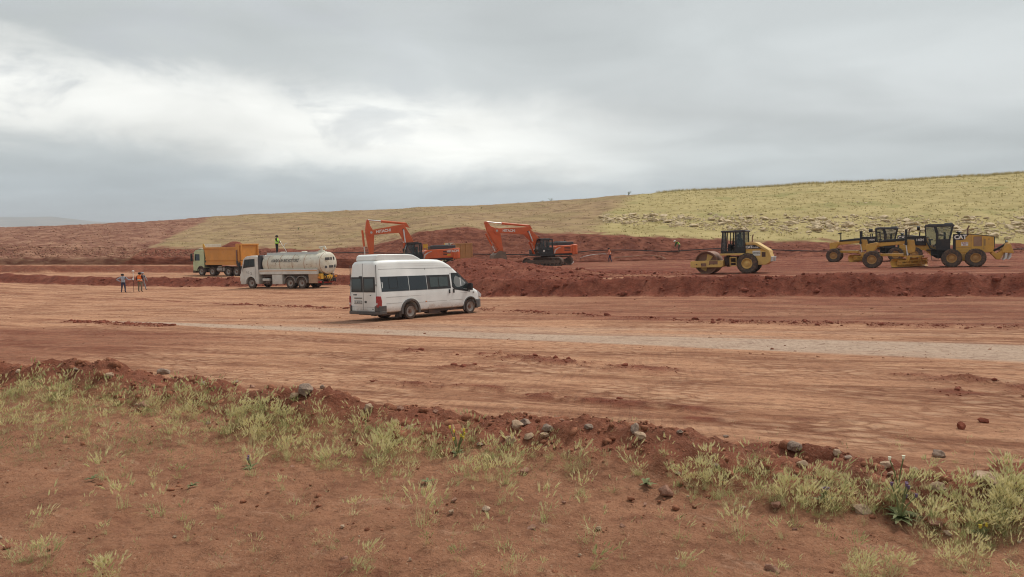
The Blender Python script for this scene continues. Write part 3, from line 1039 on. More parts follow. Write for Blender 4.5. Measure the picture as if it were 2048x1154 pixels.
# ================================================================== the white minibus
def build_van():
    root = empty('minibus')
    tag(root, 'white high-roof minibus with dark side windows driving across the red dirt', 'minibus')
    Lx = [0.0, 0.03, 0.10, 0.25, 0.6, 1.2, 1.8, 2.6, 3.4, 3.7, 4.0, 4.3, 4.6, 4.85, 5.1, 5.35, 5.5, 5.65, 5.85, 6.05, 6.2, 6.3, 6.36]
    ZT = [2.36, 2.44, 2.50, 2.54, 2.56, 2.57, 2.57, 2.57, 2.56, 2.54, 2.46, 2.31, 2.08, 1.86, 1.64, 1.43, 1.33, 1.25, 1.18, 1.10, 0.98, 0.82, 0.62]
    WD = [0.90, 0.945, 0.975, 0.985, 0.985, 0.985, 0.985, 0.985, 0.985, 0.985, 0.985, 0.98, 0.98, 0.975, 0.97, 0.965, 0.955, 0.94, 0.91, 0.87, 0.81, 0.72, 0.60]
    ZB = [0.44, 0.40, 0.36, 0.34] + [0.34] * 15 + [0.32, 0.30, 0.30, 0.32]

    def ys(x, z):
        w = float(np.interp(x, Lx, WD))
        return -(w - 0.16 * max(0.0, z - 1.15) ** 1.15 * (1 if x < 5.3 else 1.0))

    secs = []
    for x, zt, w, zb in zip(Lx, ZT, WD, ZB):
        r = min(0.20, (zt - zb) * 0.3)
        pts = [(0, zb), (w * 0.82, zb), (w * 0.97, zb + 0.05)]
        for k in range(9):
            z = zb + 0.10 + (zt - r - zb - 0.10) * k / 8
            pts.append((w - 0.16 * max(0.0, z - 1.15) ** 1.15, z))
        wt = pts[-1][0]
        for k in range(1, 6):
            a = math.pi / 2 * k / 5
            pts.append((wt - r * 0.95 * (1 - math.cos(a)), zt - r + r * math.sin(a) - 0.012 * 0))
        pts.append((wt * 0.45, zt + 0.012))
        pts.append((0, zt + 0.018))
        full = [(x, -y, z) for y, z in pts] + [(x, y, z) for y, z in reversed(pts[1:-1])]
        secs.append(full)
    n = len(secs[0])
    b = MB()
    vs = [p for sct in secs for p in sct]
    fs = [(i * n + j, i * n + (j + 1) % n, (i + 1) * n + (j + 1) % n, (i + 1) * n + j) for i in range(len(secs) - 1) for j in range(n)]
    fs += [tuple(range(n)), tuple((len(secs) - 1) * n + j for j in reversed(range(n)))]
    b.add(vs, fs)
    body = b.build('body', M['white_van'], root, ang=40)
    cut = MB()
    for x, rr in ((1.73, 0.45), (5.42, 0.42)):
        cut.cyl((x, -1.3, 0.36), (x, -0.42, 0.36), rr, n=28)
        cut.cyl((x, 1.3, 0.36), (x, 0.42, 0.36), rr, n=28)
        cut.box(x - rr, x + rr, -1.3, -0.42, -0.2, 0.36)
        cut.box(x - rr, x + rr, 0.42, 1.3, -0.2, 0.36)
    co = cut.build('cutter', None)
    bo = body.modifiers.new('arches', 'BOOLEAN')
    bo.operation = 'DIFFERENCE'
    bo.object = co
    bo.solver = 'EXACT'
    try:
        bo.use_self = True
    except Exception:
        pass
    me = baked(body)
    body.modifiers.clear()
    old = body.data
    body.data = me
    me.name = 'body'
    me.set_sharp_from_angle(angle=R(40))
    bpy.data.objects.remove(co)
    if not me.materials:
        me.materials.append(M['white_van'])
    # inside of the arches and the underbody
    u = MB().box(0.35, 6.1, -0.80, 0.80, 0.24, 0.36)
    u.cyl((0.55, -0.5, 0.33), (0.95, -0.5, 0.33), 0.16, n=12)
    u.box(2.9, 3.6, -0.85, -0.55, 0.17, 0.36)
    u.build('underbody', M['chassis'], root)

    def pane(name, poly, mat, off=0.008, th=0.03, side=-1, par=root):
        p = MB().prism(poly, lambda x, z: side * -(ys(x, z) - off), lambda x, z: side * -(ys(x, z) + th))
        return p.build(name, mat, par)

    for sd in (-1, 1):
        # black glazing strip with three panes, rear quarter to the sliding door
        for (xa, xb, pv) in ((0.20, 1.70, [(0.62, 1.1)]), (1.725, 2.74, []), (2.765, 4.18, [(2.93, 3.42), (3.47, 4.02)])):
            w = pane('side_window', [(xa, 1.235), (xb, 1.235), (xb, 1.86), (xa, 1.86)], M['glass_dark'] if not (xa > 2.75) else M['black'], 0.006, 0.02, sd)
            for (pa, pb) in pv:
                if xa > 2.75:
                    pane('pane', [(pa, 1.34), (pb, 1.34), (pb, 1.77), (pa, 1.77)], M['pane_pale'], 0.013, 0.0, sd, w)
                else:
                    fr = MB()
                    for q in ([(pa, 1.36), (pb, 1.36), (pb, 1.375), (pa, 1.375)], [(pa, 1.80), (pb, 1.80), (pb, 1.815), (pa, 1.815)],
                              [(pa, 1.36), (pa + .015, 1.36), (pa + .015, 1.815), (pa, 1.815)], [(pb - .015, 1.36), (pb, 1.36), (pb, 1.815), (pb - .015, 1.815)]):
                        fr.prism(q, lambda x, z: sd * -(ys(x, z) - 0.011), lambda x, z: sd * -(ys(x, z)))
                    fr.build('frame', M['black'], w)
        w = pane('door_window', [(4.26, 1.30), (4.40, 1.17), (5.42, 1.03), (5.42, 1.28), (4.72, 1.93), (4.28, 1.93)], M['black'], 0.006, 0.02, sd)
        pane('pane', [(4.33, 1.33), (4.45, 1.24), (4.82, 1.18), (4.80, 1.78), (4.70, 1.87), (4.33, 1.87)], M['glass_grey'], 0.012, 0.0, sd, w)
        pane('pane', [(4.87, 1.18), (5.32, 1.10), (5.32, 1.25), (4.87, 1.70)], M['glass_grey'], 0.012, 0.0, sd, w)
        # panel gaps, drip rail, rubbing line
        for q in ([(0.16, 2.165), (3.95, 2.165), (3.95, 2.18), (0.16, 2.18)], [(3.95, 2.165), (4.45, 2.145), (4.45, 2.16), (3.95, 2.18)],
                  [(2.735, 0.40), (2.75, 0.40), (2.75, 2.165), (2.735, 2.165)], [(4.205, 0.40), (4.22, 0.40), (4.22, 1.93), (4.205, 1.93)],
                  [(0.42, 0.735), (1.27, 0.735), (1.27, 0.742), (0.42, 0.742)], [(2.19, 0.70), (4.9, 0.70), (4.9, 0.708), (2.19, 0.708)],
                  [(0.42, 1.00), (5.2, 1.00), (5.2, 1.006), (0.42, 1.006)]):
            pane('panel_gap', q, M['seam'], 0.007, 0.01, sd)
        for (xa, za, h) in ((4.03, 1.02, 0.17), (4.30, 1.03, 0.17)):
            pane('door_handle', [(xa, za), (xa + 0.075, za), (xa + 0.075, za + h), (xa, za + h)], M['black'], 0.03, 0.0, sd)
        pane('marker_lamp', [(5.62, 0.98), (5.72, 0.975), (5.72, 1.02), (5.62, 1.025)], M['black'], 0.012, 0.0, sd)
        pane('fuel_flap_lamp', [(2.60, 0.70), (2.68, 0.70), (2.68, 0.745), (2.60, 0.745)], M['amber'], 0.014, 0.0, sd)
        # rear lamp, bumper corner, arch trim
        la = MB().prism([(-0.02, 0.60), (0.17, 0.60), (0.18, 0.85), (0.13, 1.06), (-0.015, 1.06)], sd * 0.84, lambda x, z: sd * (0.998 if x > 0.05 else 0.955))
        lamp = la.build('rear_lamp', M['red_lens'], root, 0.01)
        MB().prism([(-0.024, 0.70), (0.10, 0.70), (0.10, 0.78), (-0.024, 0.78)], sd * 0.86, sd * 0.94).build('reversing_lens', M['clear_lens'], lamp)
        MB().arcband(1.73, 0.36, 0.44, 0.54, -12, 192, sd * 0.93, sd * 1.045).build('arch_flare', M['plastic'], root, 0.015)
        MB().arcband(5.42, 0.36, 0.405, 0.46, -14, 200, sd * 0.90, sd * 0.99).build('arch_trim', M['plastic'], root, 0.008)
        mf = MB().box(1.16, 1.19, sd * 0.62, sd * 1.0, 0.13, 0.36)
        mf.build('mud_flap', M['plastic'], root)
        mi = MB().prism([(5.20, 1.13), (5.33, 1.11), (5.36, 1.40), (5.24, 1.44)], sd * 0.99, sd * 1.24)
        mi.cyl((5.3, sd * 0.9, 1.22), (5.3, sd * 1.05, 1.22), 0.035, n=8)
        mi.build('mirror', M['black'], root, 0.03)
    # rear bumper: wraps round both corners
    rb = MB()
    rb.prism_z([(-0.10, -0.86), (0.06, -1.0), (0.42, -1.005), (0.42, -0.95), (0.10, -0.88), (0.10, 0.88), (0.42, 0.95), (0.42, 1.005), (0.06, 1.0), (-0.10, 0.86)], 0.30, 0.43)
    rb.build('rear_bumper', M['plastic'], root, 0.02)
    for sd in (-1, 1):
        MB().prism_z([(-0.07, sd * 0.80), (0.04, sd * 0.99), (0.42, sd * 1.003), (0.42, sd * 0.93), (0.10, sd * 0.80)], 0.432, 0.66).build('bumper_corner', M['plastic'], root, 0.02)
    # front bumper
    MB().prism_z([(6.42, -0.58), (6.30, -0.78), (6.02, -0.93), (5.86, -0.955), (5.86, -0.86), (6.2, -0.7), (6.3, 0.0), (6.2, 0.7), (5.86, 0.86), (5.86, 0.955), (6.02, 0.93), (6.30, 0.78), (6.42, 0.58)], 0.27, 0.66).build('front_bumper', M['plastic'], root, 0.03)
    for sd in (-1, 1):
        MB().prism([(6.0, 0.82), (6.25, 0.72), (6.28, 0.88), (6.02, 1.06)], sd * 0.62, sd * 0.87).build('headlamp', M['clear_lens'], root, 0.02)
    # windscreen
    ws = MB()
    for (x0, z0), (x1, z1) in (((4.72, 1.985), (5.47, 1.36)),):
        dn = Vector((z0 - z1, 0, x1 - x0)).normalized() * 0.012
        q = []
        for (x, z, hw) in ((x0, z0, 0.80), (x1, z1, 0.90)):
            q += [(x + dn.x, -hw, z + dn.z), (x + dn.x, hw, z + dn.z)]
        q2 = [(x - dn.x * 3, y, z - dn.z * 3) for x, y, z in q]
        ws.add(q + q2, [(0, 1, 3, 2), (4, 6, 7, 5), (0, 4, 5, 1), (1, 5, 7, 3), (3, 7, 6, 2), (2, 6, 4, 0)])
    ws.build('windscreen', M['glass_grey'], root)
    # back doors

    def rx(z):
        return float(np.interp(z, [0.44, 2.2, 2.4], [-0.003, -0.003, 0.0]))
    for sd in (-1, 1):
        y0, y1 = sorted((sd * 0.025, sd * 0.80))
        w = MB().prism_x([(y0, 1.22), (y1, 1.22), (y1 - 0.02 * (sd > 0), 1.86), (y0 + 0.02 * (sd < 0), 1.86)], -0.016, 0.02).build('rear_window', M['black'], root, 0.01)
        MB().prism_x([(y0 + 0.08, 1.29), (y1 - 0.08, 1.29), (y1 - 0.09, 1.79), (y0 + 0.09, 1.79)], -0.022, -0.0165).build('pane', M['pane_pale'], w)
        MB().box(-0.006, 0.02, sd * 0.86 - 0.006, sd * 0.86 + 0.006, 0.47, 2.36).build('door_gap', M['seam'], root)
        MB().box(-0.03, 0.0, sd * 0.875 - 0.02, sd * 0.875 + 0.02, 1.48, 1.56).build('hinge', M['seam'], root)
    MB().box(-0.006, 0.02, -0.006, 0.006, 0.47, 2.42).build('door_gap', M['seam'], root)
    MB().box(-0.006, 0.02, -0.84, 0.84, 0.60, 0.606).build('door_gap', M['seam'], root)
    MB().box(-0.045, 0.0, 0.06, 0.22, 1.86, 1.90).build('brake_lamp', M['black'], root, 0.01)
    MB().box(-0.030, 0.0, 0.08, 0.60, 0.955, 0.995).build('plate_lamp_bar', M['plastic'], root, 0.008)
    pl = MB().box(-0.020, 0.0, 0.09, 0.60, 0.735, 0.865).build('number_plate', M['letter_dark'], root)
    MB().box(-0.0235, -0.0205, 0.105, 0.585, 0.752, 0.848).build('plate_face', M['sign'], pl)
    text('plate_lettering', '21 ABE 421', 0.092, M['letter_dark'], pl, (-0.0245, 0.345, 0.80), (math.pi / 2, 0, -math.pi / 2), 0.0008, 0.003, 0.9)
    text('badge', 'TRANSIT', 0.07, M['letter_dark'], root, (-0.008, 0.55, 1.11), (math.pi / 2, 0, -math.pi / 2), 0.003, 0.002, 0.9)
    text('badge', '430', 0.05, M['seam'], root, (-0.008, -0.48, 1.09), (math.pi / 2, 0, -math.pi / 2), 0.003, 0.001)
    st_ = MB().box(-0.007, 0.0, -0.22, -0.08, 0.77, 0.86).build('sticker', M['seam'], root)
    text('badge', 'TDCi', 0.05, M['seam'], root, (-0.008, -0.62, 0.52), (math.pi / 2, 0, -math.pi / 2), 0.003, 0.001)
    # rooftop air conditioner
    pr = [(0.16, 2.545), (0.20, 2.74), (0.32, 2.80), (1.95, 2.80), (2.25, 2.765), (2.55, 2.64), (2.68, 2.575), (2.6, 2.53), (0.3, 2.53)]
    ac = MB().prism(pr, -0.66, 0.66).build('roof_air_conditioner', M['white_van'], root, 0.09, 4)
    MB().box(0.5, 1.2, 0.655, 0.668, 2.60, 2.70).build('vent', M['black'], ac)
    # roof ribs
    for k in range(2):
        z = 2.30 + 0.09 * k
        for sd in (-1, 1):
            MB().prism([(0.3, z), (3.75, z), (3.8, z + 0.012), (0.3, z + 0.012)], lambda x, z: sd * -(ys(x, z) - 0.004), lambda x, z: sd * -(ys(x, z) + 0.03)).build('roof_rib', M['white_van'], root)
    # wheels; the rear ones are twinned
    for sd in (-1, 1):
        wheel(root, 1.73, sd * 0.90, 0.345, 0.345, 0.19, 0.21, M['rubber'], M['rim_steel'], sd, dual=True, hub='hole')
        wheel(root, 5.42, sd * 0.86, 0.345, 0.345, 0.20, 0.21, M['rubber'], M['rim_steel'], sd, hub='hole')
    return root


van = build_van()
VPSI = 49.0
_h_ = Vector((math.cos(R(VPSI)), math.sin(R(VPSI)), 0))
_n_ = Vector((-math.sin(R(VPSI)), math.cos(R(VPSI)), 0))
# the right rear wheel stands where the photograph shows it
_rw = gp(822, 638)
van.rotation_euler = (0, 0, R(VPSI))
van.location = _rw - _h_ * 1.73 + _n_ * 0.99
settle(van, [(1.73, -0.9), (1.73, 0.9), (5.42, -0.9), (5.42, 0.9)], 0.015)


# ================================================================== excavators
def build_excavator(label, pose, tail=3.45, upper_psi=0.0, rails=False, side_text=False):
    """Front towards -x. The undercarriage is turned by -upper_psi against the house."""
    root = empty('excavator')
    tag(root, label, 'excavator', 'orange excavators')
    up = Matrix.Rotation(R(upper_psi), 4, 'Z')

    def turn(o):
        o.matrix_local = up @ o.matrix_local if o.location.length == 0 else up @ Matrix.Translation(o.location) @ o.rotation_euler.to_matrix().to_4x4()
        return o
    # crawler tracks
    for sd in (-1, 1):
        yc = sd * 1.32
        pth = []
        L, r = 2.02, 0.46
        for i in range(9):
            a = math.pi / 2 + math.pi * i / 8
            pth.append((-L + r * math.cos(a), 0.52 + r * math.sin(a)))
        for i in range(9):
            a = -math.pi / 2 + math.pi * i / 8
            pth.append((L + r * math.cos(a), 0.52 + r * math.sin(a)))
        # walk the loop and lay the shoes
        loop = pth + [pth[0]]
        seg = []
        for a, b in zip(loop[:-1], loop[1:]):
            seg.append((a, b, math.hypot(b[0] - a[0], b[1] - a[1])))
        tot = sum(q[2] for q in seg)
        NSH = 46
        tr = MB()
        for i in range(NSH):
            d = tot * i / NSH
            for a, b, l in seg:
                if d <= l:
                    break
                d -= l
            x = a[0] + (b[0] - a[0]) * d / l
            z = a[1] + (b[1] - a[1]) * d / l
            tx, tz = (b[0] - a[0]) / l, (b[1] - a[1]) / l
            hl = tot / NSH * 0.46
            tr.beam((x - tx * hl, yc, z - tz * hl), (x + tx * hl, yc, z + tz * hl), 0.6, 0.05)
            nx, nz_ = tz, -tx
            tr.beam((x + nx * 0.03 - tx * 0.02, yc, z + nz_ * 0.03 - tz * .02), (x + nx * 0.03 + tx * .02, yc, z + nz_ * 0.03 + tz * .02), 0.6, 0.07)
        track = tr.build('crawler_track', M['exc_track'], root)
        fr = MB().prism([(-1.95, 0.42), (-1.6, 0.30), (1.6, 0.30), (1.95, 0.42), (1.7, 0.72), (-1.7, 0.72)], yc - 0.2, yc + 0.2)
        fr.build('track_frame', M['exc_track'], track, 0.03)
        for x, rr in ((-2.02, 0.40), (2.02, 0.40)):
            MB().lathe([(-0.12, rr), (0.12, rr), (0.24 * sd, rr * 0.55), (0.24 * sd, 0.02), (-0.12, 0.02)], (x, yc, 0.52), 18).build('sprocket' if x > 0 else 'idler', M['exc_track'], track)
        for k in range(7):
            MB().cyl((-1.5 + 0.5 * k, yc - 0.24, 0.17), (-1.5 + 0.5 * k, yc + 0.24, 0.17), 0.10, n=10).build('track_roller', M['exc_track'], track)
    MB().box(-1.0, 1.0, -1.2, 1.2, 0.45, 0.95).cyl((0, 0, 0.9), (0, 0, 1.24), 0.85, n=24).build('undercarriage', M['exc_track'], root, 0.03)
    # house
    tl = tail
    pl = MB().box(-1.75, tl - 1.0, -1.45, 1.45, 1.20, 1.40)
    turn(pl.build('platform', M['black'], root, 0.02))
    mid = MB().prism([(0.05, 1.405), (tl - 1.0, 1.405), (tl - 1.0, 2.34), (0.55, 2.34), (0.25, 2.2), (0.05, 1.75)], -1.5, 1.5)
    house = turn(mid.build('engine_house', M['orange_exc'], root, 0.05))
    lo_ = MB()
    for k in range(3):
        lo_.box(tl - 2.05, tl - 1.25, -1.512, -1.49, 1.72 + 0.16 * k, 1.80 + 0.16 * k)
    turn(lo_.build('louvre', M['black'], root))
    swoosh = MB().prism([(0.02, 1.45), (0.16, 1.45), (0.26, 1.80), (0.62, 2.02), (1.0, 2.15), (0.85, 2.17), (0.45, 2.06), (0.14, 1.88)], -1.512, -1.495)
    turn(swoosh.build('side_stripe', M['exc_pale'], root))
    cwt = MB()
    pts = [(tl - 1.0, -1.5), (tl - 0.45, -1.5), (tl - 0.18, -1.32), (tl - 0.05, -0.8), (tl, 0), (tl - 0.05, 0.8), (tl - 0.18, 1.32), (tl - 0.45, 1.5), (tl - 1.0, 1.5)]
    cwt.prism_z(pts, 1.26, 2.40)
    turn(cwt.build('counterweight', M['orange_exc'], root, 0.10, 3))
    hood = MB().box(0.75 if tail < 3.7 else 0.95, tl - 0.55, -1.05, 1.25, 2.345, 2.72).box(1.3, tl - 1.2, -0.6, 0.8, 2.72, 2.80)
    turn(hood.build('engine_hood', M['exc_grey'], root, 0.05))
    turn(MB().cyl((tl - 0.9, 0.4, 2.7), (tl - 0.9, 0.4, 2.98), 0.06).build('exhaust', M['black'], root))
    if rails:
        rl = MB()
        for x, y in ((0.12, -1.35), (0.55, -1.35), (0.55, -0.7)):
            rl.tube([(x, y, 2.2), (x, y, 2.95)], 0.03, 6)
        rl.tube([(0.12, -1.35, 2.95), (0.55, -1.35, 2.95), (0.55, -0.7, 2.95)], 0.03, 6)
        rl.box(0.12, 0.5, -1.36, -1.33, 2.55, 2.9)
        turn(rl.build('guard_rail', M['yellow_rail'], root))
    # cab
    cabp = [(-1.78, 1.40), (-0.02, 1.40), (0.0, 2.20), (-0.06, 3.05), (-0.2, 3.13), (-1.45, 3.13), (-1.60, 3.0), (-1.90, 2.2), (-1.90, 1.7)]
    cab = MB()
    # floor, roof, pillars: an open frame with panes between
    cab.prism([(-1.85, 1.405), (-0.02, 1.405), (-0.01, 1.62), (-1.88, 1.62)], -1.46, -0.46)
    cab.prism([(-0.06, 2.98), (-0.1, 3.14), (-1.5, 3.16), (-1.66, 3.02), (-1.62, 2.97)], -1.48, -0.44)
    for y0, y1 in ((-1.46, -1.36), (-0.56, -0.46)):
        cab.prism([(-0.16, 1.6), (-0.01, 1.6), (-0.06, 3.0), (-0.18, 3.0)], y0, y1)
        cab.prism([(-0.86, 1.6), (-0.74, 1.6), (-0.74, 3.0), (-0.84, 3.0)], y0, y1)
        cab.prism([(-1.90, 1.6), (-1.80, 1.6), (-1.80, 2.2), (-1.54, 3.0), (-1.64, 3.0), (-1.90, 2.2)], y0, y1)
    cab.box(-1.78, -0.1, -1.45, -1.38, 1.6, 1.95)
    cab.box(-0.12, -0.03, -1.40, -0.5, 1.6, 2.15)
    cab.box(-1.75, -0.35, -1.35, -0.6, 3.16, 3.22)
    c = turn(cab.build('cab', M['black'], root, 0.015))
    g = MB().prism([(-1.80, 1.95), (-0.86, 1.95), (-0.86, 2.97), (-1.56, 2.97), (-1.82, 2.2)], -1.43, -1.41)
    g.build('door_pane', M['glass_grey'], c)
    MB().box(-0.74, -0.18, -1.43, -1.41, 1.95, 2.97).build('side_pane', M['glass_clear'], c)
    MB().prism([(-1.885, 1.65), (-1.865, 1.65), (-1.865, 2.2), (-1.60, 2.98), (-1.62, 2.98), (-1.885, 2.2)], -1.36, -0.56).build('windscreen', M['glass_grey'], c)
    MB().box(-1.0, -0.45, -1.2, -0.72, 1.62, 2.05).box(-0.6, -0.45, -1.2, -0.72, 2.05, 2.75).build('seat', M['seat'], c, 0.06)
    MB().box(-1.35, -1.15, -1.475, -1.46, 1.68, 1.90).build('door_sticker', M['sign'], c)
    turn(MB().tube([(-1.85, -1.40, 2.2), (-2.05, -1.62, 2.25), (-2.05, -1.62, 2.6)], 0.025, 6).box(-2.12, -1.98, -1.70, -1.55, 2.3, 2.62).build('mirror', M['black'], root))
    turn(MB().box(0.05, 1.3, 0.6, 1.5, 1.405, 2.2).box(-1.7, 0.0, 0.75, 1.5, 1.405, 1.95).build('tool_boxes', M['exc_grey'], root, 0.05))
    # boom, stick, bucket
    P = pose
    bw = 0.30
    yb0, yb1 = -0.25, 0.35
    ft, bd, tp = Vector((P['foot'][0], 0, P['foot'][1])), Vector((P['bend'][0], 0, P['bend'][1])), Vector((P['tip'][0], 0, P['tip'][1]))

    def perp(a, b, k):
        t_ = (b - a).normalized()
        return Vector((-t_.z, 0, t_.x)) * k
    n1, n2 = perp(ft, bd, 1), perp(bd, tp, 1)
    if n1.x > 0 or (n1.z < 0): n1 = -n1
    n1 = perp(ft, bd, 1)
    if n1.z < 0: n1 = -n1
    if n2.z < 0: n2 = -n2
    nb = (n1 + n2).normalized()
    m1 = ft.lerp(bd, 0.55)
    m2 = bd.lerp(tp, 0.45)
    upper = [ft + n1 * 0.28, m1 + n1 * 0.48, bd + n1 * 0.44, bd + nb * 0.52, bd + n2 * 0.44, m2 + n2 * 0.36, tp + n2 * 0.26]
    lower = [tp - n2 * 0.24 , m2 - n2 * 0.32, bd - nb * 0.48, m1 - n1 * 0.42, ft - n1 * 0.28]
    endc = [tp + (tp - bd).normalized() * 0.22]
    poly = [(q.x, q.z) for q in upper + endc + lower]
    boom = turn(MB().prism(poly, yb0, yb1).build('boom', M['orange_exc'], root, 0.02))
    MB().cyl((tp.x, yb0 - 0.12, tp.z), (tp.x, yb1 + 0.12, tp.z), 0.13, n=12).build('pin', M['exc_pale'], boom)
    MB().cyl((bd.x + 0.15, yb0 - 0.04, bd.z - 0.1), (bd.x + 0.15, yb1 + 0.04, bd.z - 0.1), 0.10, n=12).build('pin', M['black'], boom)
    ang = math.atan2((bd - tp).z, (bd - tp).x)
    mid_ = tp.lerp(bd, 0.40)
    text('lettering', 'HITACHI', 0.40, M['letter_white'], boom, (mid_.x, yb0 - 0.012, mid_.z), (math.pi / 2, -ang, 0), 0.004, 0.012, 1.0)
    st_, sb_ = Vector((P['stop'][0], 0, P['stop'][1])), Vector((P['send'][0], 0, P['send'][1]))
    ax = (sb_ - st_).normalized()
    pn = Vector((-ax.z, 0, ax.x))
    if pn.x > 0: pn = -pn             # outward, away from the cab
    L = (sb_ - st_).length
    piv = (tp - st_).dot(ax)
    sp_ = [st_ + pn * 0.10, st_ + ax * (piv * 0.8) + pn * 0.34, st_ + ax * (piv + 0.5) + pn * 0.30, sb_ + pn * 0.14, sb_ + ax * 0.12,
           sb_ - pn * 0.16, tp + ax * 0.6 - pn * 0.24, tp - pn * 0.34, st_ + ax * (piv * 0.45) - pn * 0.22, st_ - pn * 0.12, st_ - ax * 0.1]
    stick = turn(MB().prism([(q.x, q.z) for q in sp_], yb0 - 0.10 + 0.12, yb1 - 0.02).build('stick', M['orange_exc'], root, 0.02))
    for sd_ in (yb0 - 0.10, yb1 + 0.02):       # cheek plates round the boom tip
        q = [tp + Vector((math.cos(k * math.pi / 6), 0, math.sin(k * math.pi / 6))) * 0.33 for k in range(12)]
        MB().prism([(w.x, w.z) for w in q], sd_, sd_ + 0.08).build('cheek_plate', M['orange_exc'], stick)
    # stick cylinder on top of the boom
    a0 = bd + nb * 0.62 + Vector((0.15, 0, 0.0))
    a1 = st_ + Vector((0.05, 0, 0.02))
    k = a0.lerp(a1, 0.62)
    cyl = MB().cyl((a0.x, 0.05, a0.z), (k.x, 0.05, k.z), 0.125, n=12).cyl((k.x, 0.05, k.z), (k.x + (a1 - a0).normalized().x * 0.1, 0.05, k.z + (a1 - a0).normalized().z * 0.1), 0.15, n=12)
    cyl.prism([(a0.x - 0.3, a0.z - 0.30), (a0.x - .12, a0.z + .08), (a0.x + .1, a0.z + .08), (a0.x + 0.42, a0.z - 0.45)], -0.08, 0.18)
    cy = turn(cyl.build('stick_cylinder', M['orange_exc'], root))
    MB().cyl((k.x, 0.05, k.z), (a1.x, 0.05, a1.z), 0.075, n=10).build('rod', M['chrome'], cy)
    # boom cylinders either side
    e0, e1 = Vector((P['foot'][0] - 0.95, 0, 1.35)), Vector((bd.x + 0.15, 0, bd.z - 0.1))
    k = e0.lerp(e1, 0.58)
    for y in (yb0 - 0.16, yb1 + 0.16):
        cy = turn(MB().cyl((e0.x, y, e0.z), (k.x, y, k.z), 0.12, n=12).build('boom_cylinder', M['orange_exc'], root))
        MB().cyl((k.x, y, k.z), (e1.x, y, e1.z), 0.075, n=10).build('rod', M['chrome'], cy)
    # bucket cylinder, link, bucket
    c0 = st_ + ax * (piv * 0.75) + pn * 0.62
    c1 = sb_ - ax * 0.45 + pn * 0.62
    k = c0.lerp(c1, 0.66)
    cy = turn(MB().cyl((c0.x, 0.05, c0.z), (k.x, 0.05, k.z), 0.11, n=12).build('bucket_cylinder', M['orange_exc'], root))
    MB().cyl((k.x, 0.05, k.z), (c1.x, 0.05, c1.z), 0.065, n=10).build('rod', M['chrome'], cy)
    lk = MB()
    for y in (-0.22, 0.30):
        lk.beam((c1.x, y, c1.z), ((sb_ - ax * 0.5).x, y, (sb_ - ax * 0.5).z), 0.06, 0.16)
        e = sb_ + pn * 0.42 + ax * 0.10
        lk.beam((c1.x, y, c1.z), (e.x, y, e.z), 0.06, 0.16)
    lk.cyl((c1.x, -0.32, c1.z), (c1.x, 0.42, c1.z), 0.07)
    turn(lk.build('bucket_link', M['orange_exc'], root))
    # bucket outline about its pin; opening faces the cab
    ba = R(P['bucket'])
    bp = [(0.22, 0.05), (0.30, -0.45), (0.42, -1.25), (0.22, -1.42), (-0.35, -1.45), (-0.95, -1.15), (-1.22, -0.65), (-1.15, -0.25), (-0.62, 0.12), (-0.2, 0.2)]
    bp = [(sb_.x + x * math.cos(ba) - z * math.sin(ba), sb_.z + x * math.sin(ba) + z * math.cos(ba)) for x, z in bp]
    bk = MB()
    ybk0, ybk1 = -0.62, 0.72
    bk.prism(bp, ybk0, ybk0 + 0.06).prism(bp, ybk1 - 0.06, ybk1)
    sh = bp[3:10]
    for i in range(len(sh) - 1):
        a, b2 = Vector((sh[i][0], 0, sh[i][1])), Vector((sh[i + 1][0], 0, sh[i + 1][1]))
        dd = (b2 - a).normalized() * 0.03
        bk.beam((a.x - dd.x, 0.05, a.z - dd.z), (b2.x + dd.x, 0.05, b2.z + dd.z), ybk1 - ybk0 - 0.02, 0.06)
    bucket = turn(bk.build('bucket', M['bucket'], root))
    tip0, tip1 = Vector((bp[3][0], 0, bp[3][1])), Vector((bp[2][0], 0, bp[2][1]))
    for i in range(5):
        y = ybk0 + 0.12 + i * (ybk1 - ybk0 - 0.24) / 4
        e = tip0 + (tip1 - tip0).normalized() * 0.38
        MB().beam((tip0.x, y, tip0.z), (e.x, y, e.z), 0.12, 0.10, 0.05, 0.03).build('tooth', M['bucket'], bucket)
    for y in (-0.18, 0.24):
        MB().prism([(sb_.x - 0.5, sb_.z - 0.1), (sb_.x + 0.15, sb_.z - 0.1), (sb_.x + 0.1, sb_.z + 0.12), (sb_.x - 0.1, sb_.z + 0.16), (sb_.x - 0.5, sb_.z + 0.15)], y, y + 0.06).build('ear', M['bucket'], bucket)
    if side_text:
        turn(text('lettering', 'HITACHI', 0.34, M['letter_white'], root, (tl - 0.98, -1.515, 2.08), (math.pi / 2, 0, 0), 0.004, 0.01, 1.0))
        turn(MB().box(tl - 1.62, tl - 1.25, -1.515, -1.49, 1.62, 1.80).build('yellow_decal', M['yellow_rail'], root))
    return root


# house heads left and a little towards the viewer; tracks follow the works
exc2 = build_excavator('orange excavator with its bucket resting low and both crawler tracks in view',
                       dict(foot=(-0.55, 1.95), bend=(-2.75, 4.15), tip=(-6.55, 4.25), stop=(-7.75, 5.25), send=(-5.9, 1.75), bucket=2), 3.45, 53)
place(exc2, 1096, 88, psi=-28)
settle(exc2, [(-1.9, -1.3), (1.9, -1.3), (-1.9, 1.3), (1.9, 1.3)], 0.05)
exc1 = build_excavator('large orange excavator behind the minibus with its stick hanging straight down',
                       dict(foot=(-0.5, 1.95), bend=(-1.85, 4.72), tip=(-5.05, 4.45), stop=(-5.35, 5.75), send=(-5.15, 1.75), bucket=-20), 4.2, 46, True, True)
place(exc1, 843, 80, psi=-28)
settle(exc1, [(-1.9, -1.3), (1.9, -1.3), (-1.9, 1.3), (1.9, 1.3)], 0.0)


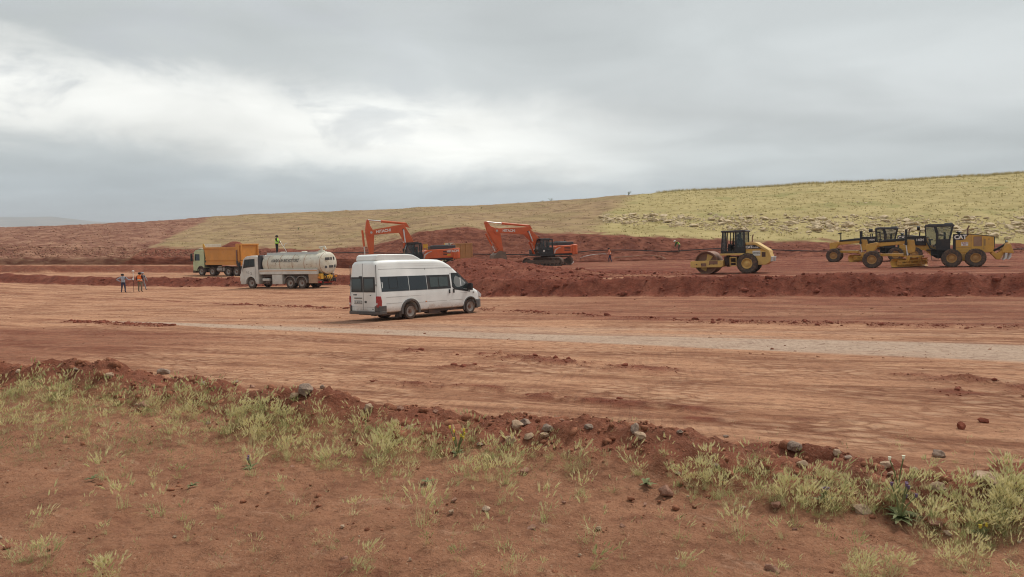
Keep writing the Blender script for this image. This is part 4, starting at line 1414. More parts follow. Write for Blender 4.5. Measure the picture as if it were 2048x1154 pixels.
# ================================================================== soil roller
def build_roller():
    root = empty('soil_roller')
    tag(root, 'yellow single-drum soil roller with open black cab and white side sign', 'roller')
    # drum: hollow shell with recessed ends
    r = 0.85
    d = MB().lathe([(-1.06, r), (1.06, r), (1.06, r - 0.06), (0.72, r - 0.06), (0.72, 0.02), (0.66, 0.02), (0.66, r - 0.05), (-0.66, r - 0.05), (-0.66, 0.02), (-0.72, 0.02), (-0.72, r - 0.06), (-1.06, r - 0.06)], (0, 0, r), 56)
    drum = d.build('drum', M['drum'], root)
    MB().lathe([(-0.90, 0.16), (-0.74, 0.2), (-0.74, 0.02), (-0.90, 0.02)], (0, 0, r), 20).build('drum_hub', M['cat_old'], drum)
    rb = MB()
    for a in (60, 240):
        rb.prism([(0.10 * math.cos(R(a - 60)), r + 0.10 * math.sin(R(a - 60))), (0.66 * math.cos(R(a - 15)), r + 0.66 * math.sin(R(a - 15))),
                  (0.66 * math.cos(R(a + 25)), r + 0.66 * math.sin(R(a + 25))), (0.10 * math.cos(R(a + 60)), r + 0.10 * math.sin(R(a + 60)))], -0.78, -0.725)
    rb.build('drum_plate', M['cat_old'], drum)
    # yoke frame
    fr = MB()
    for y0, y1 in ((-1.26, -1.10), (1.10, 1.26)):
        fr.prism([(-1.12, 0.55), (-0.95, 0.50), (1.15, 0.50), (1.28, 0.62), (1.28, 0.98), (1.0, 1.0), (-1.0, 1.0), (-1.14, 0.92)], y0, y1)
    fr.box(-1.12, -0.92, -1.1, 1.1, 0.55, 0.95).box(1.02, 1.26, -1.1, 1.1, 0.52, 1.0)
    yoke = fr.build('drum_frame', M['cat_old'], root, 0.02)
    MB().box(-0.32, 0.06, -1.275, -1.262, 0.58, 0.82).build('isolator_plate', M['drum'], yoke)
    MB().box(0.28, 0.9, -1.275, -1.262, 0.72, 0.98).build('rust_plate', M['drum'], yoke)
    bo = MB()
    for x in (-0.66, 0.3, 0.62, -0.28):
        bo.cyl((x, -1.26, 0.74), (x, -1.29, 0.74), 0.045, n=8)
    bo.build('bolts', M['chassis'], yoke)
    MB().box(1.2, 2.2, -0.45, 0.45, 0.62, 1.28).cyl((1.45, 0, 0.5), (1.45, 0, 1.4), 0.16).build('articulation_joint', M['chassis'], root, 0.03)
    sp = MB().box(1.75, 2.2, -1.0, -0.97, 0.56, 0.62).box(1.75, 2.2, -1.05, -0.75, 0.82, 0.86).box(1.75, 2.2, -1.05, -0.75, 1.16, 1.22)
    for x in (1.73, 2.17):
        sp.box(x, x + 0.05, -1.05, -0.75, 0.54, 1.24)
    sp.build('step', M['cat_old'], root)
    MB().prism([(1.0, 1.40), (1.05, 1.36), (2.75, 1.36), (2.75, 1.50), (1.0, 1.50)], -1.02, 1.02).build('platform', M['cat_old'], root, 0.02)
    # cab: frame with door opening
    cb = MB()
    for y0, y1 in ((-0.95, -0.87), (0.87, 0.95)):
        cb.prism([(1.05, 1.51), (1.40, 1.51), (1.40, 1.6), (1.30, 3.02), (1.20, 3.02)], y0, y1) if False else None
        cb.prism([(1.05, 1.51), (1.14, 1.51), (1.27, 3.06), (1.18, 3.06)], y0, y1)
        cb.prism([(1.40, 1.51), (1.48, 1.51), (1.48, 3.06), (1.42, 3.06)], y0, y1)
        cb.box(2.08, 2.22, y0, y1, 1.51, 3.06)
        cb.box(2.70, 2.82, y0, y1, 1.51, 3.06)
        cb.box(1.10, 2.80, y0, y1, 1.51, 1.66)
        cb.box(2.2, 2.75, y0, y1, 1.6, 1.95)
    cb.box(2.74, 2.82, -0.9, 0.9, 1.51, 2.0)
    cb.prism([(1.10, 1.51), (1.16, 1.51), (1.18, 1.75), (1.12, 1.75)], -0.9, 0.9)
    cb.box(1.62, 1.70, 0.86, 0.93, 1.6, 3.06)
    cab = cb.build('cab', M['black'], root, 0.012)
    MB().prism([(1.10, 3.062), (2.90, 3.062), (2.90, 3.16), (2.8, 3.20), (1.2, 3.20), (1.10, 3.16)], -1.02, 1.02).build('roof', M['exc_grey'], cab, 0.03)
    MB().prism([(1.14, 1.66), (1.40, 1.66), (1.42, 3.05), (1.27, 3.05)], -0.93, -0.91).build('side_pane', M['glass_grey'], cab)
    MB().box(2.22, 2.70, -0.93, -0.91, 1.95, 3.05).build('side_pane', M['glass_grey'], cab)
    MB().box(2.22, 2.70, 0.91, 0.93, 1.95, 3.05).build('side_pane', M['glass_clear'], cab)
    MB().box(2.77, 2.79, -0.87, 0.87, 2.0, 3.05).build('rear_pane', M['glass_grey'], cab)
    MB().prism([(1.15, 1.76), (1.165, 1.76), (1.265, 3.05), (1.25, 3.05)], -0.87, 0.87).build('windscreen', M['glass_clear'], cab)
    MB().box(1.9, 2.4, -0.3, 0.3, 1.51, 2.0).box(2.3, 2.45, -0.3, 0.3, 2.0, 2.6).build('seat', M['seat'], cab, 0.05)
    MB().prism([(1.45, 1.51), (1.75, 1.51), (1.66, 2.15), (1.5, 2.2)], -0.35, 0.35).cyl((1.68, 0, 2.1), (1.78, 0, 2.3), 0.03).lathe([(-.015, .17), (.015, .17), (.015, .2), (-.015, .2)], (1.8, 0, 2.32), 16, 'x').build('console', M['seat'], cab)
    # rear body
    hb = MB().prism([(2.84, 0.62), (4.55, 0.62), (4.95, 0.85), (5.02, 1.2), (4.86, 1.60), (2.84, 1.62)], -0.84, 0.84)
    body = hb.build('rear_body', M['cat_old'], root, 0.03)
    MB().prism([(2.84, 1.625), (4.80, 1.605), (4.4, 1.85), (3.6, 2.10), (2.84, 2.10)], -0.80, 0.80).build('engine_side', M['cat'], body)
    MB().prism([(2.86, 1.80), (4.25, 1.80), (3.85, 2.00), (3.6, 2.085), (2.86, 2.085)], -0.815, -0.79).build('black_band', M['black'], body)
    text('lettering', 'CAT', 0.24, M['letter_white'], body, (3.10, -0.82, 1.93), (math.pi / 2, 0, 0), 0.004, 0.012)
    text('lettering', 'CS-533E', 0.12, M['letter_white'], body, (3.66, -0.82, 1.90), (math.pi / 2, 0, 0), 0.003, 0.003)
    hd = MB().prism([(2.84, 2.10), (3.55, 2.10), (3.75, 2.04), (4.65, 1.58), (4.82, 1.25), (4.98, 1.22), (4.86, 1.66), (4.7, 1.76), (3.75, 2.26), (3.45, 2.30), (2.84, 2.28)], -0.86, 0.86)
    hd.build('hood', M['cat_old'], root, 0.03)
    MB().box(4.22, 4.55, -0.85, -0.83, 1.2, 1.55).build('grille', M['drum_dark'], body)
    sg = MB().box(3.42, 4.10, -0.862, -0.842, 1.30, 1.66).build('sign_panel', M['sign'], root)
    text('lettering', 'ŞANLIURFA\nBÜYÜKŞEHİR', 0.088, M['letter_dark'], sg, (3.76, -0.865, 1.48), (math.pi / 2, 0, 0), 0.001, 0.002)
    MB().tube([(3.22, 0.1, 2.2), (3.22, 0.1, 2.66), (3.25, 0.1, 2.74), (3.32, 0.1, 2.86)], 0.05, 8).build('exhaust', M['rim_rust'], root)
    for y in (-0.6, 0.6):
        MB().prism([(4.86, 0.82), (5.16, 0.86), (5.22, 1.2), (4.98, 1.22)], y - 0.16, y + 0.16).build('rear_lamp', M['clear_lens'], root, 0.02)
    for sd in (-1, 1):
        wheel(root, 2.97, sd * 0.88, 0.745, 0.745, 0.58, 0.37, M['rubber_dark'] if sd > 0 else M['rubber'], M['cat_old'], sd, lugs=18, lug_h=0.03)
    for o in root.children_recursive:       # short rear overhang
        if o.type != 'MESH' or o.name.startswith(('wheel', 'rim', 'hub')):
            continue
        if o.name.startswith('lettering'):
            if o.location.x > 3: o.location.x = 3 + (o.location.x - 3) * .8
            continue
        for v_ in o.data.vertices:
            if v_.co.x > 3:
                v_.co.x = 3 + (v_.co.x - 3) * .8
    return root


roller = build_roller()
place(roller, 1418, 57.2, psi=-27)
settle(roller, [(0, -0.9), (0, 0.9), (2.97, -0.9), (2.97, 0.9)], 0.02)


# ================================================================== motor graders
def build_grader():
    root = empty('motor_grader')
    # front axle at x = 0
    for sd in (-1, 1):
        wheel(root, 0, sd * 1.05, 0.68, 0.68, 0.40, 0.33, M['rubber'], M['cat_dusty'], sd, lugs=16, lug_h=0.022)
        for x in (5.36, 6.88):
            wheel(root, x, sd * 1.05, 0.68, 0.68, 0.42, 0.33, M['rubber'], M['cat_dusty'], sd, lugs=16, lug_h=0.022)
        MB().prism([(5.0, 0.45), (7.25, 0.45), (7.35, 0.75), (6.7, 1.02), (5.5, 1.02), (4.9, 0.75)], sd * 0.62, sd * 0.80).build('tandem_case', M['cat'], root, 0.03)
    MB().box(-0.14, 0.14, -0.85, 0.85, 0.55, 0.85).box(-0.18, 0.2, -0.3, 0.3, 0.8, 1.3).build('front_axle', M['cat'], root, 0.03)
    # front bolster box
    MB().prism([(-0.42, 1.28), (-0.20, 1.22), (0.18, 1.38), (0.42, 1.82), (0.30, 2.02), (-0.42, 1.88)], -0.52, 0.52).build('front_frame', M['cat'], root, 0.03)
    # goose-neck
    MB().prism([(0.30, 1.62), (0.62, 1.70), (2.2, 1.80), (3.2, 1.55), (3.95, 1.05), (4.35, 1.02), (4.35, 1.45), (3.5, 1.95), (2.4, 2.06), (0.30, 1.98)], -0.20, 0.20).build('main_frame', M['cat'], root, 0.03)
    MB().prism([(0.42, 1.99), (2.25, 2.07), (2.35, 2.28), (2.1, 2.30), (0.42, 2.14)], -0.26, 0.26).build('hose_cover', M['black'], root, 0.04)
    cover = MB().prism([(2.35, 1.85), (2.6, 1.72), (3.7, 1.66), (3.7, 2.42), (2.38, 2.42)], -0.34, 0.34).build('front_cowl', M['black'], root, 0.03)
    text('lettering', '140M', 0.26, M['letter_white'], cover, (3.28, -0.345, 2.10), (math.pi / 2, 0, 0), 0.004, 0.008, 0.9)
    # blade lift saddle and cylinders
    MB().prism([(2.28, 1.35), (2.55, 1.1), (2.95, 1.2), (3.0, 1.6), (2.9, 2.12), (2.35, 2.16)], -0.62, 0.62).build('lift_saddle', M['cat'], root, 0.03)
    for sd in (-1, 1):
        lc = MB().cyl((2.35, sd * 0.78, 1.75), (2.35, sd * 0.78, 2.95), 0.075).box(2.25, 2.45, sd * 0.6, sd * 0.85, 1.75, 1.95)
        lc = lc.build('blade_lift_cylinder', M['black'], root)
        MB().cyl((2.35, sd * 0.78, 1.75), (2.45, sd * 0.8, 0.95), 0.045).build('rod', M['chrome'], lc)
    # drawbar, circle, moldboard
    db = MB().beam((0.35, 0, 1.02), (2.1, -0.55, 0.98), 0.16, 0.2).beam((0.35, 0, 1.02), (2.1, 0.55, 0.98), 0.16, 0.2).box(1.9, 2.15, -0.7, 0.7, 0.88, 1.08)
    db.build('drawbar', M['cat'], root, 0.02)
    MB().lathe([(-0.06, 0.82), (0.06, 0.82), (0.06, 0.66), (-0.06, 0.66)], (2.75, 0, 0.86), 36, 'z').build('blade_circle', M['cat'], root)
    md = empty('moldboard_arm')
    bpy.data.objects.remove(md)
    rz = Matrix.Translation((2.6, 0, 0)) @ Matrix.Rotation(R(-40), 4, 'Z')
    bl = MB()
    prof = []
    for k in range(9):
        a = R(-58 + 116 * k / 8)
        prof.append((0.30 - 0.42 * math.cos(a), 0.40 + 0.38 * math.sin(a)))
    prof2 = [(x - 0.035, z) for x, z in reversed(prof)]
    bl.prism(prof + prof2, -1.85, 1.85)
    mb = bl.build('moldboard', M['cat'], root)
    mb.matrix_local = rz
    e = MB()
    for y in (-1.3, -0.4, 0.4, 1.3):
        e.prism([(0.0, 0.2), (0.42, 0.28), (0.42, 0.5), (0.0, 0.6)], y - 0.04, y + 0.04)
    e.box(0.25, 0.37, -1.45, 1.45, 0.26, 0.36).box(0.25, 0.37, -1.45, 1.45, 0.48, 0.58)
    e.build('slide_rail', M['cat'], mb)
    MB().box(-0.06, 0.0, -1.85, 1.85, 0.02, 0.12).build('cutting_edge', M['drum'], mb)
    for sd in (-1, 1):
        o = MB().prism([(0.05, 0.25), (0.25, 0.22), (0.5, 0.55), (0.55, 0.84), (0.30, 0.84), (0.18, 0.55)], sd * 0.62 - 0.05, sd * 0.62 + 0.05).build('circle_arm', M['cat'], root, 0.02)
        o.matrix_local = rz
    # front lamp posts
    for sd in (-1, 1):
        lp = MB().tube([(0.55, sd * 0.28, 2.1), (0.52, sd * 0.42, 2.78)], 0.03, 6).box(0.36, 0.58, sd * 0.42 - 0.09, sd * 0.42 + 0.09, 2.74, 2.84)
        lp.build('lamp_post', M['black'], root)
    # cab
    cb = MB()
    P_ = [(3.62, 3.02), (3.78, 3.02), (3.86, 1.5), (3.9, 1.42), (4.35, 1.35), (4.35, 1.42), (3.98, 1.5), (3.62, 2.0)]
    for y0, y1 in ((-0.86, -0.79), (0.79, 0.86)):
        cb.prism([(3.60, 3.05), (3.68, 3.05), (3.74, 2.05), (4.02, 1.48), (4.30, 1.40), (4.28, 1.33), (3.95, 1.40), (3.66, 1.98)], y0, y1)
        cb.prism([(4.32, 1.30), (4.50, 1.30), (4.52, 2.6), (4.40, 3.05), (4.22, 3.05), (4.36, 2.5)], y0, y1)
        cb.prism([(5.20, 2.10), (5.30, 2.10), (5.50, 3.05), (5.40, 3.05)], y0, y1)
        cb.prism([(4.45, 1.25), (5.25, 1.25), (5.30, 2.12), (4.5, 2.12)], y0, y1)
    cb.box(3.7, 5.2, -0.8, 0.8, 1.28, 1.36).box(5.2, 5.28, -0.8, 0.8, 1.3, 2.1)
    cab = cb.build('cab', M['black'], root, 0.015)
    MB().prism([(3.55, 3.055), (5.55, 3.055), (5.56, 3.14), (5.45, 3.24), (3.85, 3.28), (3.62, 3.20)], -0.90, 0.90).box(4.9, 5.45, -0.5, 0.5, 3.24, 3.32).build('roof', M['exc_grey'], cab, 0.03)
    for y in (-0.83, 0.82):
        MB().prism([(3.68, 3.05), (4.24, 3.05), (4.36, 2.5), (4.34, 1.42), (4.02, 1.49), (3.74, 2.05)], y, y + 0.012).build('front_side_pane', M['glass_clear'], cab)
        MB().prism([(4.42, 3.05), (5.40, 3.05), (5.22, 2.12), (4.52, 2.12), (4.52, 2.6)], y, y + 0.012).build('rear_side_pane', M['glass_clear'], cab)
    MB().prism([(3.63, 3.05), (3.645, 3.05), (3.70, 2.0), (3.685, 2.0)], -0.79, 0.79).build('windscreen', M['glass_clear'], cab)
    MB().prism([(5.44, 3.05), (5.455, 3.05), (5.26, 2.12), (5.245, 2.12)], -0.79, 0.79).build('rear_pane', M['glass_clear'], cab)
    MB().box(4.4, 4.95, -0.3, 0.3, 1.36, 1.9).box(4.85, 5.0, -0.3, 0.3, 1.9, 2.65).build('seat', M['seat'], cab, 0.06)
    MB().tube([(4.0, 0, 1.36), (3.95, 0, 2.1)], 0.06).box(3.85, 4.15, -0.22, 0.22, 2.05, 2.15).build('steering_column', M['seat'], cab)
    for sd in (-1, 1):
        mm = MB().tube([(3.65, sd * 0.86, 2.85), (3.3, sd * 1.2, 2.85), (3.25, sd * 1.2, 2.3)], 0.022, 6)
        mm.box(3.22, 3.30, sd * 1.2 - 0.12, sd * 1.2 + 0.12, 2.25, 2.68).cyl((3.1, sd * 1.2, 3.0), (3.28, sd * 1.2, 3.0), 0.16, n=14).tube([(3.25, sd * 1.2, 2.85), (3.2, sd * 1.2, 3.0)], 0.02, 6)
        mm.build('mirror_and_lamp', M['black'], root)
    # articulation and steps under the cab
    MB().prism([(4.0, 0.95), (4.35, 0.7), (5.0, 0.62), (5.3, 0.8), (5.5, 1.28), (4.0, 1.28)], -0.5, 0.5).build('rear_frame', M['black'], root, 0.03)
    MB().box(4.05, 4.5, -0.95, -0.6, 0.62, 0.66).box(4.02, 4.06, -0.95, -0.62, 0.6, 1.3).box(4.48, 4.52, -0.95, -0.62, 0.6, 1.3).box(4.05, 4.5, -0.95, -0.6, 0.95, 0.99).build('step', M['black'], root)
    # engine hood
    hood = MB().prism([(5.62, 1.05), (7.95, 1.05), (8.06, 1.4), (8.02, 2.20), (6.4, 2.43), (5.62, 2.47)], -0.72, 0.72).build('engine_hood', M['cat'], root, 0.03)
    MB().prism([(5.48, 1.05), (5.615, 1.05), (5.615, 2.47), (5.48, 2.47)], -0.74, 0.74).build('black_bulkhead', M['black'], hood)
    MB().prism([(5.63, 2.02), (6.10, 2.02), (6.48, 2.42), (6.48, 2.445), (5.63, 2.475)], -0.732, 0.732).build('black_flash', M['black'], hood)
    MB().prism([(6.48, 2.425), (8.04, 2.205), (8.04, 2.245), (6.48, 2.465)], -0.73, 0.73).build('top_trim', M['exc_grey'], hood)
    MB().box(8.045, 8.09, -0.7, 0.7, 1.4, 2.2).build('rear_grille', M['black'], hood)
    lt = text('lettering', 'CAT', 0.42, M['letter_white'], hood, (5.93, -0.737, 2.22), (math.pi / 2, 0, 0), 0.004, 0.018, 0.95)
    MB().prism([(5.885, 2.105), (6.0, 2.105), (5.943, 2.22)], -0.747, -0.737).build('yellow_triangle', M['yellow_rail'], hood)
    gr = MB()
    for k in range(9):
        gr.box(6.78, 7.26, -0.735, -0.715, 1.56 + 0.075 * k, 1.60 + 0.075 * k)
    gr.build('side_grille', M['tan_box'], hood)
    MB().box(6.76, 7.28, -0.726, -0.718, 1.52, 2.24).build('grille_recess', M['rim_rust'], hood)
    for xa, xb, za, zb in ((6.60, 6.615, 1.3, 2.35), (7.40, 7.42, 1.3, 2.2), (5.65, 6.6, 1.45, 1.462), (5.65, 6.6, 1.26, 1.272), (7.45, 7.50, 1.55, 2.05), (7.68, 7.76, 2.0, 2.06)):
        MB().box(xa, xb, -0.728, -0.715, za, zb).build('panel_gap', M['seam'], hood)
    sg = MB().box(5.98, 6.42, -0.735, -0.715, 1.58, 1.86).build('sign_panel', M['sign'], hood)
    text('lettering', 'ŞUSKİ\n632', 0.13, M['red_lens'], sg, (6.2, -0.738, 1.72), (math.pi / 2, 0, 0), 0.001, 0.004)
    MB().tube([(6.42, 0.1, 2.4), (6.42, 0.1, 2.85), (6.48, 0.1, 2.95), (6.52, 0.1, 3.08)], 0.055, 8).build('exhaust', M['rim_rust'], root)
    MB().cyl((5.85, 0.2, 2.45), (5.85, 0.2, 2.56), 0.10).lathe([(0, 0.17), (0.08, 0.17), (0.12, 0.1), (0.12, 0.01), (0, 0.01)], (5.85, 0.2, 2.55), 16, 'z').build('air_intake', M['black'], root)
    # ripper
    rp = MB()
    for sd in (-1, 1):
        rp.prism([(7.85, 0.95), (8.05, 0.75), (8.20, 0.52), (8.42, 0.52), (8.82, 1.32), (8.95, 1.75), (8.75, 1.72), (8.5, 1.15), (8.2, 0.95), (7.95, 1.2)], sd * 0.62 - 0.07, sd * 0.62 + 0.07)
    rp.prism([(8.55, 1.02), (9.25, 0.98), (9.2, 1.12), (9.05, 1.62), (8.75, 1.72), (8.62, 1.3)], -0.95, 0.95)
    ripper = rp.build('ripper', M['cat'], root, 0.02)
    for k in range(5):
        y = -0.85 + 0.425 * k
        MB().prism([(8.72, 1.02), (8.86, 1.02), (8.80, 0.62), (8.62, 0.46), (8.60, 0.50), (8.70, 0.70)], y - 0.04, y + 0.04).prism([(9.0, 1.02), (9.12, 1.02), (9.08, 0.66), (8.9, 0.50), (8.88, 0.54), (8.98, 0.72)], y + .1, y + .18).build('shank', M['chrome'], ripper)
    MB().cyl((8.85, -0.2, 1.72), (8.85, 0.2, 1.84), 0.09).build('ripper_cylinder_cap', M['black'], ripper)
    MB().cyl((8.0, 0, 1.1), (8.85, 0, 1.66), 0.075).build('ripper_cylinder', M['black'], ripper)
    return root


g1 = build_grader()
tag(g1, 'yellow motor grader with black cab and rear ripper, nearest the camera at right', 'grader', 'motor graders')


def place_axle(root, px, row, psi, dx=0.0, d=None):
    """Put a machine's reference axle where the photograph shows it touching the ground."""
    p = gp(px, row, 40.0)
    if d is not None:
        p = Vector(((px - 1024) / FPX * d, d, 0))
    root.location = p
    root.rotation_euler = (0, 0, R(psi))
    h = Matrix.Rotation(R(psi), 3, 'Z') @ Vector((dx, 0, 0))
    root.location = root.location - h


place_axle(g1, 1744.0, 541, -29, 0, 58.2)
g1.location += Matrix.Rotation(R(-29), 3, 'Z') @ Vector((0, 1.25, 0))
WB = [(0, -1.05), (0, 1.05), (5.36, -1.05), (5.36, 1.05), (6.88, -1.05), (6.88, 1.05)]
settle(g1, WB, 0.03)
g2 = copy_tree(g1)
g2["label"] = 'second yellow motor grader standing farther off, half hidden behind the first'
place_axle(g2, 1667, 532, -29, 0, 72.5)
g2.location += Matrix.Rotation(R(-29), 3, 'Z') @ Vector((0, 1.25, 0))
settle(g2, WB, 0.03)


# ================================================================== tipper trucks
def build_tipper(body_m, cab_m, label, with_cab=True, ribs=(-1.2, -0.45, 0.35, 1.2)):
    root = empty('tipper_truck')
    tag(root, label, 'dump truck', 'tipper trucks')
    AX = (0.0, 1.94, 4.75, 6.13)
    for i, x in enumerate(AX):
        for sd in (-1, 1):
            wheel(root, x, sd * 1.02, 0.53, 0.53, 0.30, 0.29, M['rubber'], M['rim_steel'], sd, dual=i > 1, hub='hole')
    ch = MB().box(-0.6, 7.2, -0.45, -0.33, 0.75, 1.05).box(-0.6, 7.2, 0.33, 0.45, 0.75, 1.05)
    for x in AX:
        ch.cyl((x, -0.9, 0.53), (x, 0.9, 0.53), 0.09)
    ch.box(0.8, 6.9, -0.5, 0.5, 0.95, 1.12)
    ch.build('chassis', M['chassis'], root)
    tk = MB().cyl((2.7, -0.85, 0.78), (3.6, -0.85, 0.78), 0.27, n=16).box(3.75, 4.1, -1.1, -0.5, 0.62, 1.02)
    tk.cyl((3.0, -1.05, 1.1), (3.6, -1.05, 1.1), 0.10)
    tk.build('fuel_tank', M['rim_steel'], root, 0.02)
    for x in AX[1:2]:
        for sd in (-1, 1):
            MB().arcband(x, 0.53, 0.58, 0.62, 5, 175, sd * 0.86, sd * 1.2).build('mudguard', M['chassis'], root)
    MB().box(6.85, 7.05, -1.2, 1.2, 0.55, 0.95).box(6.7, 6.74, -1.2, -0.75, 0.2, 0.6).box(6.7, 6.74, 0.75, 1.2, 0.2, 0.6).build('rear_guard', M['chassis'], root)
    if with_cab:
        cb = MB().prism([(-1.38, 0.62), (-0.55, 0.62), (-0.55, 0.95), (-0.32, 1.12), (0.32, 1.12), (0.55, 0.95), (0.62, 1.0), (0.62, 3.0), (0.5, 3.12), (-0.9, 3.10), (-1.18, 2.85), (-1.30, 1.85), (-1.40, 1.6)], -1.22, 1.22)
        cab = cb.build('cab', cab_m, root, 0.06, 3)
        for sd in (-1, 1):
            MB().prism([(-1.05, 1.85), (-0.15, 1.85), (-0.15, 2.62), (-0.98, 2.62)], sd * 1.2, sd * 1.228).build('door_window', M['glass_dark'], cab)
            MB().tube([(-1.2, sd * 1.2, 2.72), (-1.35, sd * 1.45, 2.7), (-1.35, sd * 1.45, 1.75)], 0.025, 6).box(-1.40, -1.28, sd * 1.45 - 0.11, sd * 1.45 + 0.11, 1.8, 2.65).build('mirror', M['black'], cab)
            MB().arcband(0, 0.53, 0.62, 0.70, -2, 182, sd * 0.9, sd * 1.236).build('wheel_arch', M['chassis'], cab)
            MB().box(-1.41, -1.2, sd * 0.75, sd * 1.15, 0.85, 1.05).build('headlamp', M['clear_lens'], cab, 0.02)
        MB().prism([(-1.345, 1.75), (-1.30, 1.75), (-1.19, 2.75), (-1.235, 2.75)], -1.1, 1.1).build('windscreen', M['glass_dark'], cab)
        MB().box(-1.46, -1.0, -1.22, 1.22, 0.38, 0.70).build('bumper', M['chassis'], cab, 0.04)
        MB().prism([(-0.9, 3.12), (0.45, 3.14), (0.5, 3.30), (-0.2, 3.36), (-1.1, 3.02), (-1.35, 2.9), (-1.3, 2.84)], -1.1, 1.1).build('sun_visor', M['white_board'], cab, 0.04)
        MB().box(0.625, 0.95, -1.1, 1.1, 1.1, 2.9).box(0.3, 0.9, -0.9, 0.9, 3.1, 3.3).build('rear_stack', M['black'], cab, 0.04)
        MB().box(-0.5, -0.44, -1.232, -1.22, 1.66, 1.72).build('door_handle', M['black'], cab)
    # body: open box of real thickness
    x0t, x0b, x1 = 0.72, 1.12, 6.95
    z0, z1 = 1.32, 3.40
    bd = MB()
    bd.box(x0b, x1, -1.2, 1.2, z0, z0 + 0.10)
    for sd in (-1, 1):
        ya, yb = sorted((sd * 1.18, sd * 1.25))
        bd.prism([(x0b, z0 + 0.08), (x1, z0 + 0.08), (x1, z1), (x0t, z1)], ya, yb)
    bd.prism([(x0b, z0 + 0.1), (x0b + 0.08, z0 + 0.1), (x0t + 0.08, z1), (x0t, z1)], -1.18, 1.18)
    body = bd.build('tipper_body', body_m, root)
    for sd in (-1, 1):
        MB().prism([(x0t - 0.05, z1 - 0.20), (x1, z1 - 0.20), (x1, z1 + 0.02), (x0t - 0.09, z1 + 0.02)], sd * 1.252, sd * 1.34).build('top_rail', body_m, body, 0.02)
        MB().prism([(x0b - 0.08, z0), (x1 - 0.3, z0), (x1 - 0.3, z0 + 0.30), (x0b - 0.16, z0 + 0.30)], sd * 1.252, sd * 1.36).build('bottom_rail', body_m, body, 0.02)
        MB().prism([(x0b - 0.1, z0 + 0.52), (x1 - 0.45, z0 + 0.52), (x1 - 0.45, z0 + 0.72), (x0b - 0.18, z0 + 0.72)], sd * 1.252, sd * 1.32).build('side_rib', body_m, body, 0.02)
        MB().box(x1 - 0.55, x1 + 0.05, sd * 1.252, sd * 1.38, z0 - 0.05, z1 + 0.38).build('rear_post', body_m, body, 0.02)
        MB().box(x1 - 0.42, x1 - 0.24, sd * 1.385, sd * 1.46, z0 + 0.1, z0 + 1.75).build('latch_cylinder', M['rim_rust'], body)
        MB().box(x1 - 0.32, x1 - 0.12, sd * 1.385, sd * 1.48, z0 - 0.1, z0 + 0.5).build('latch', M['black'], body)
    # tailgate with posts, rails and ribs
    tg = MB().box(x1 + 0.06, x1 + 0.12, -1.24, 1.24, z0 + 0.02, z1 + 0.26)
    gate = tg.build('tailgate', body_m, body)
    MB().box(x1 + 0.122, x1 + 0.22, -1.37, 1.37, z1 + 0.20, z1 + 0.38).build('gate_top_rail', body_m, gate, 0.015)
    MB().box(x1 + 0.122, x1 + 0.19, -1.24, 1.24, z0, z0 + 0.16).build('gate_bottom_rail', body_m, gate, 0.015)
    for y in ribs:
        MB().box(x1 + 0.122, x1 + 0.26, y - 0.07, y + 0.07, z0 + 0.165, z1 + 0.195).build('gate_rib', body_m, gate, 0.015)
    MB().box(x1 + 0.122, x1 + 0.18, -0.375, 0.275, z0 + 1.0, z0 + 1.12).build('gate_crossbar', body_m, gate)
    # headboard
    MB().prism([(x0t - 0.10, z1 + 0.02), (x0t + 0.02, z1 + 0.02), (x0t + 0.02, z1 + 0.42), (x0t - 0.10, z1 + 0.42)], -1.24, 1.24).build('headboard', M['white_board'], body, 0.02)
    MB().prism([(x0t - 0.13, z1 + 0.02), (x0t + 0.30, z1 + 0.02), (x0t + 0.05, z1 + 0.44), (x0t - 0.13, z1 + 0.44)], -1.30, -1.245).build('headboard_bracket', M['yellow_rail'], body)
    return root


tip1 = build_tipper(M['tipper'], M['lime'], 'orange tipper truck with pale lime cab, loaded with soil, behind the tanker', ribs=(-1.2, 1.2))
place_axle(tip1, 403, 554, -30, 0, 90.0)
tip1.location += Matrix.Rotation(R(-30), 3, 'Z') @ Vector((0, 1.1, 0))
TWB = [(0, -1.02), (0, 1.02), (1.94, -1.02), (1.94, 1.02), (4.75, -1), (4.75, 1), (6.13, -1), (6.13, 1)]
settle(tip1, TWB, 0.03)
tip2 = build_tipper(M['tipper_tan'], M['lime'], 'tan ribbed tipper body of a truck parked behind the left excavator')
tip2.rotation_euler = (0, 0, R(-70))
_c = Vector(((929 - 1024) / FPX * 92, 92, 0))
tip2.location = _c - Matrix.Rotation(R(-70), 3, 'Z') @ Vector((5.8, 0, 0))
tip2.scale = (0.82, 0.82, 0.82)
settle(tip2, [(x * .82, y * .82) for x, y in TWB], 0.03)


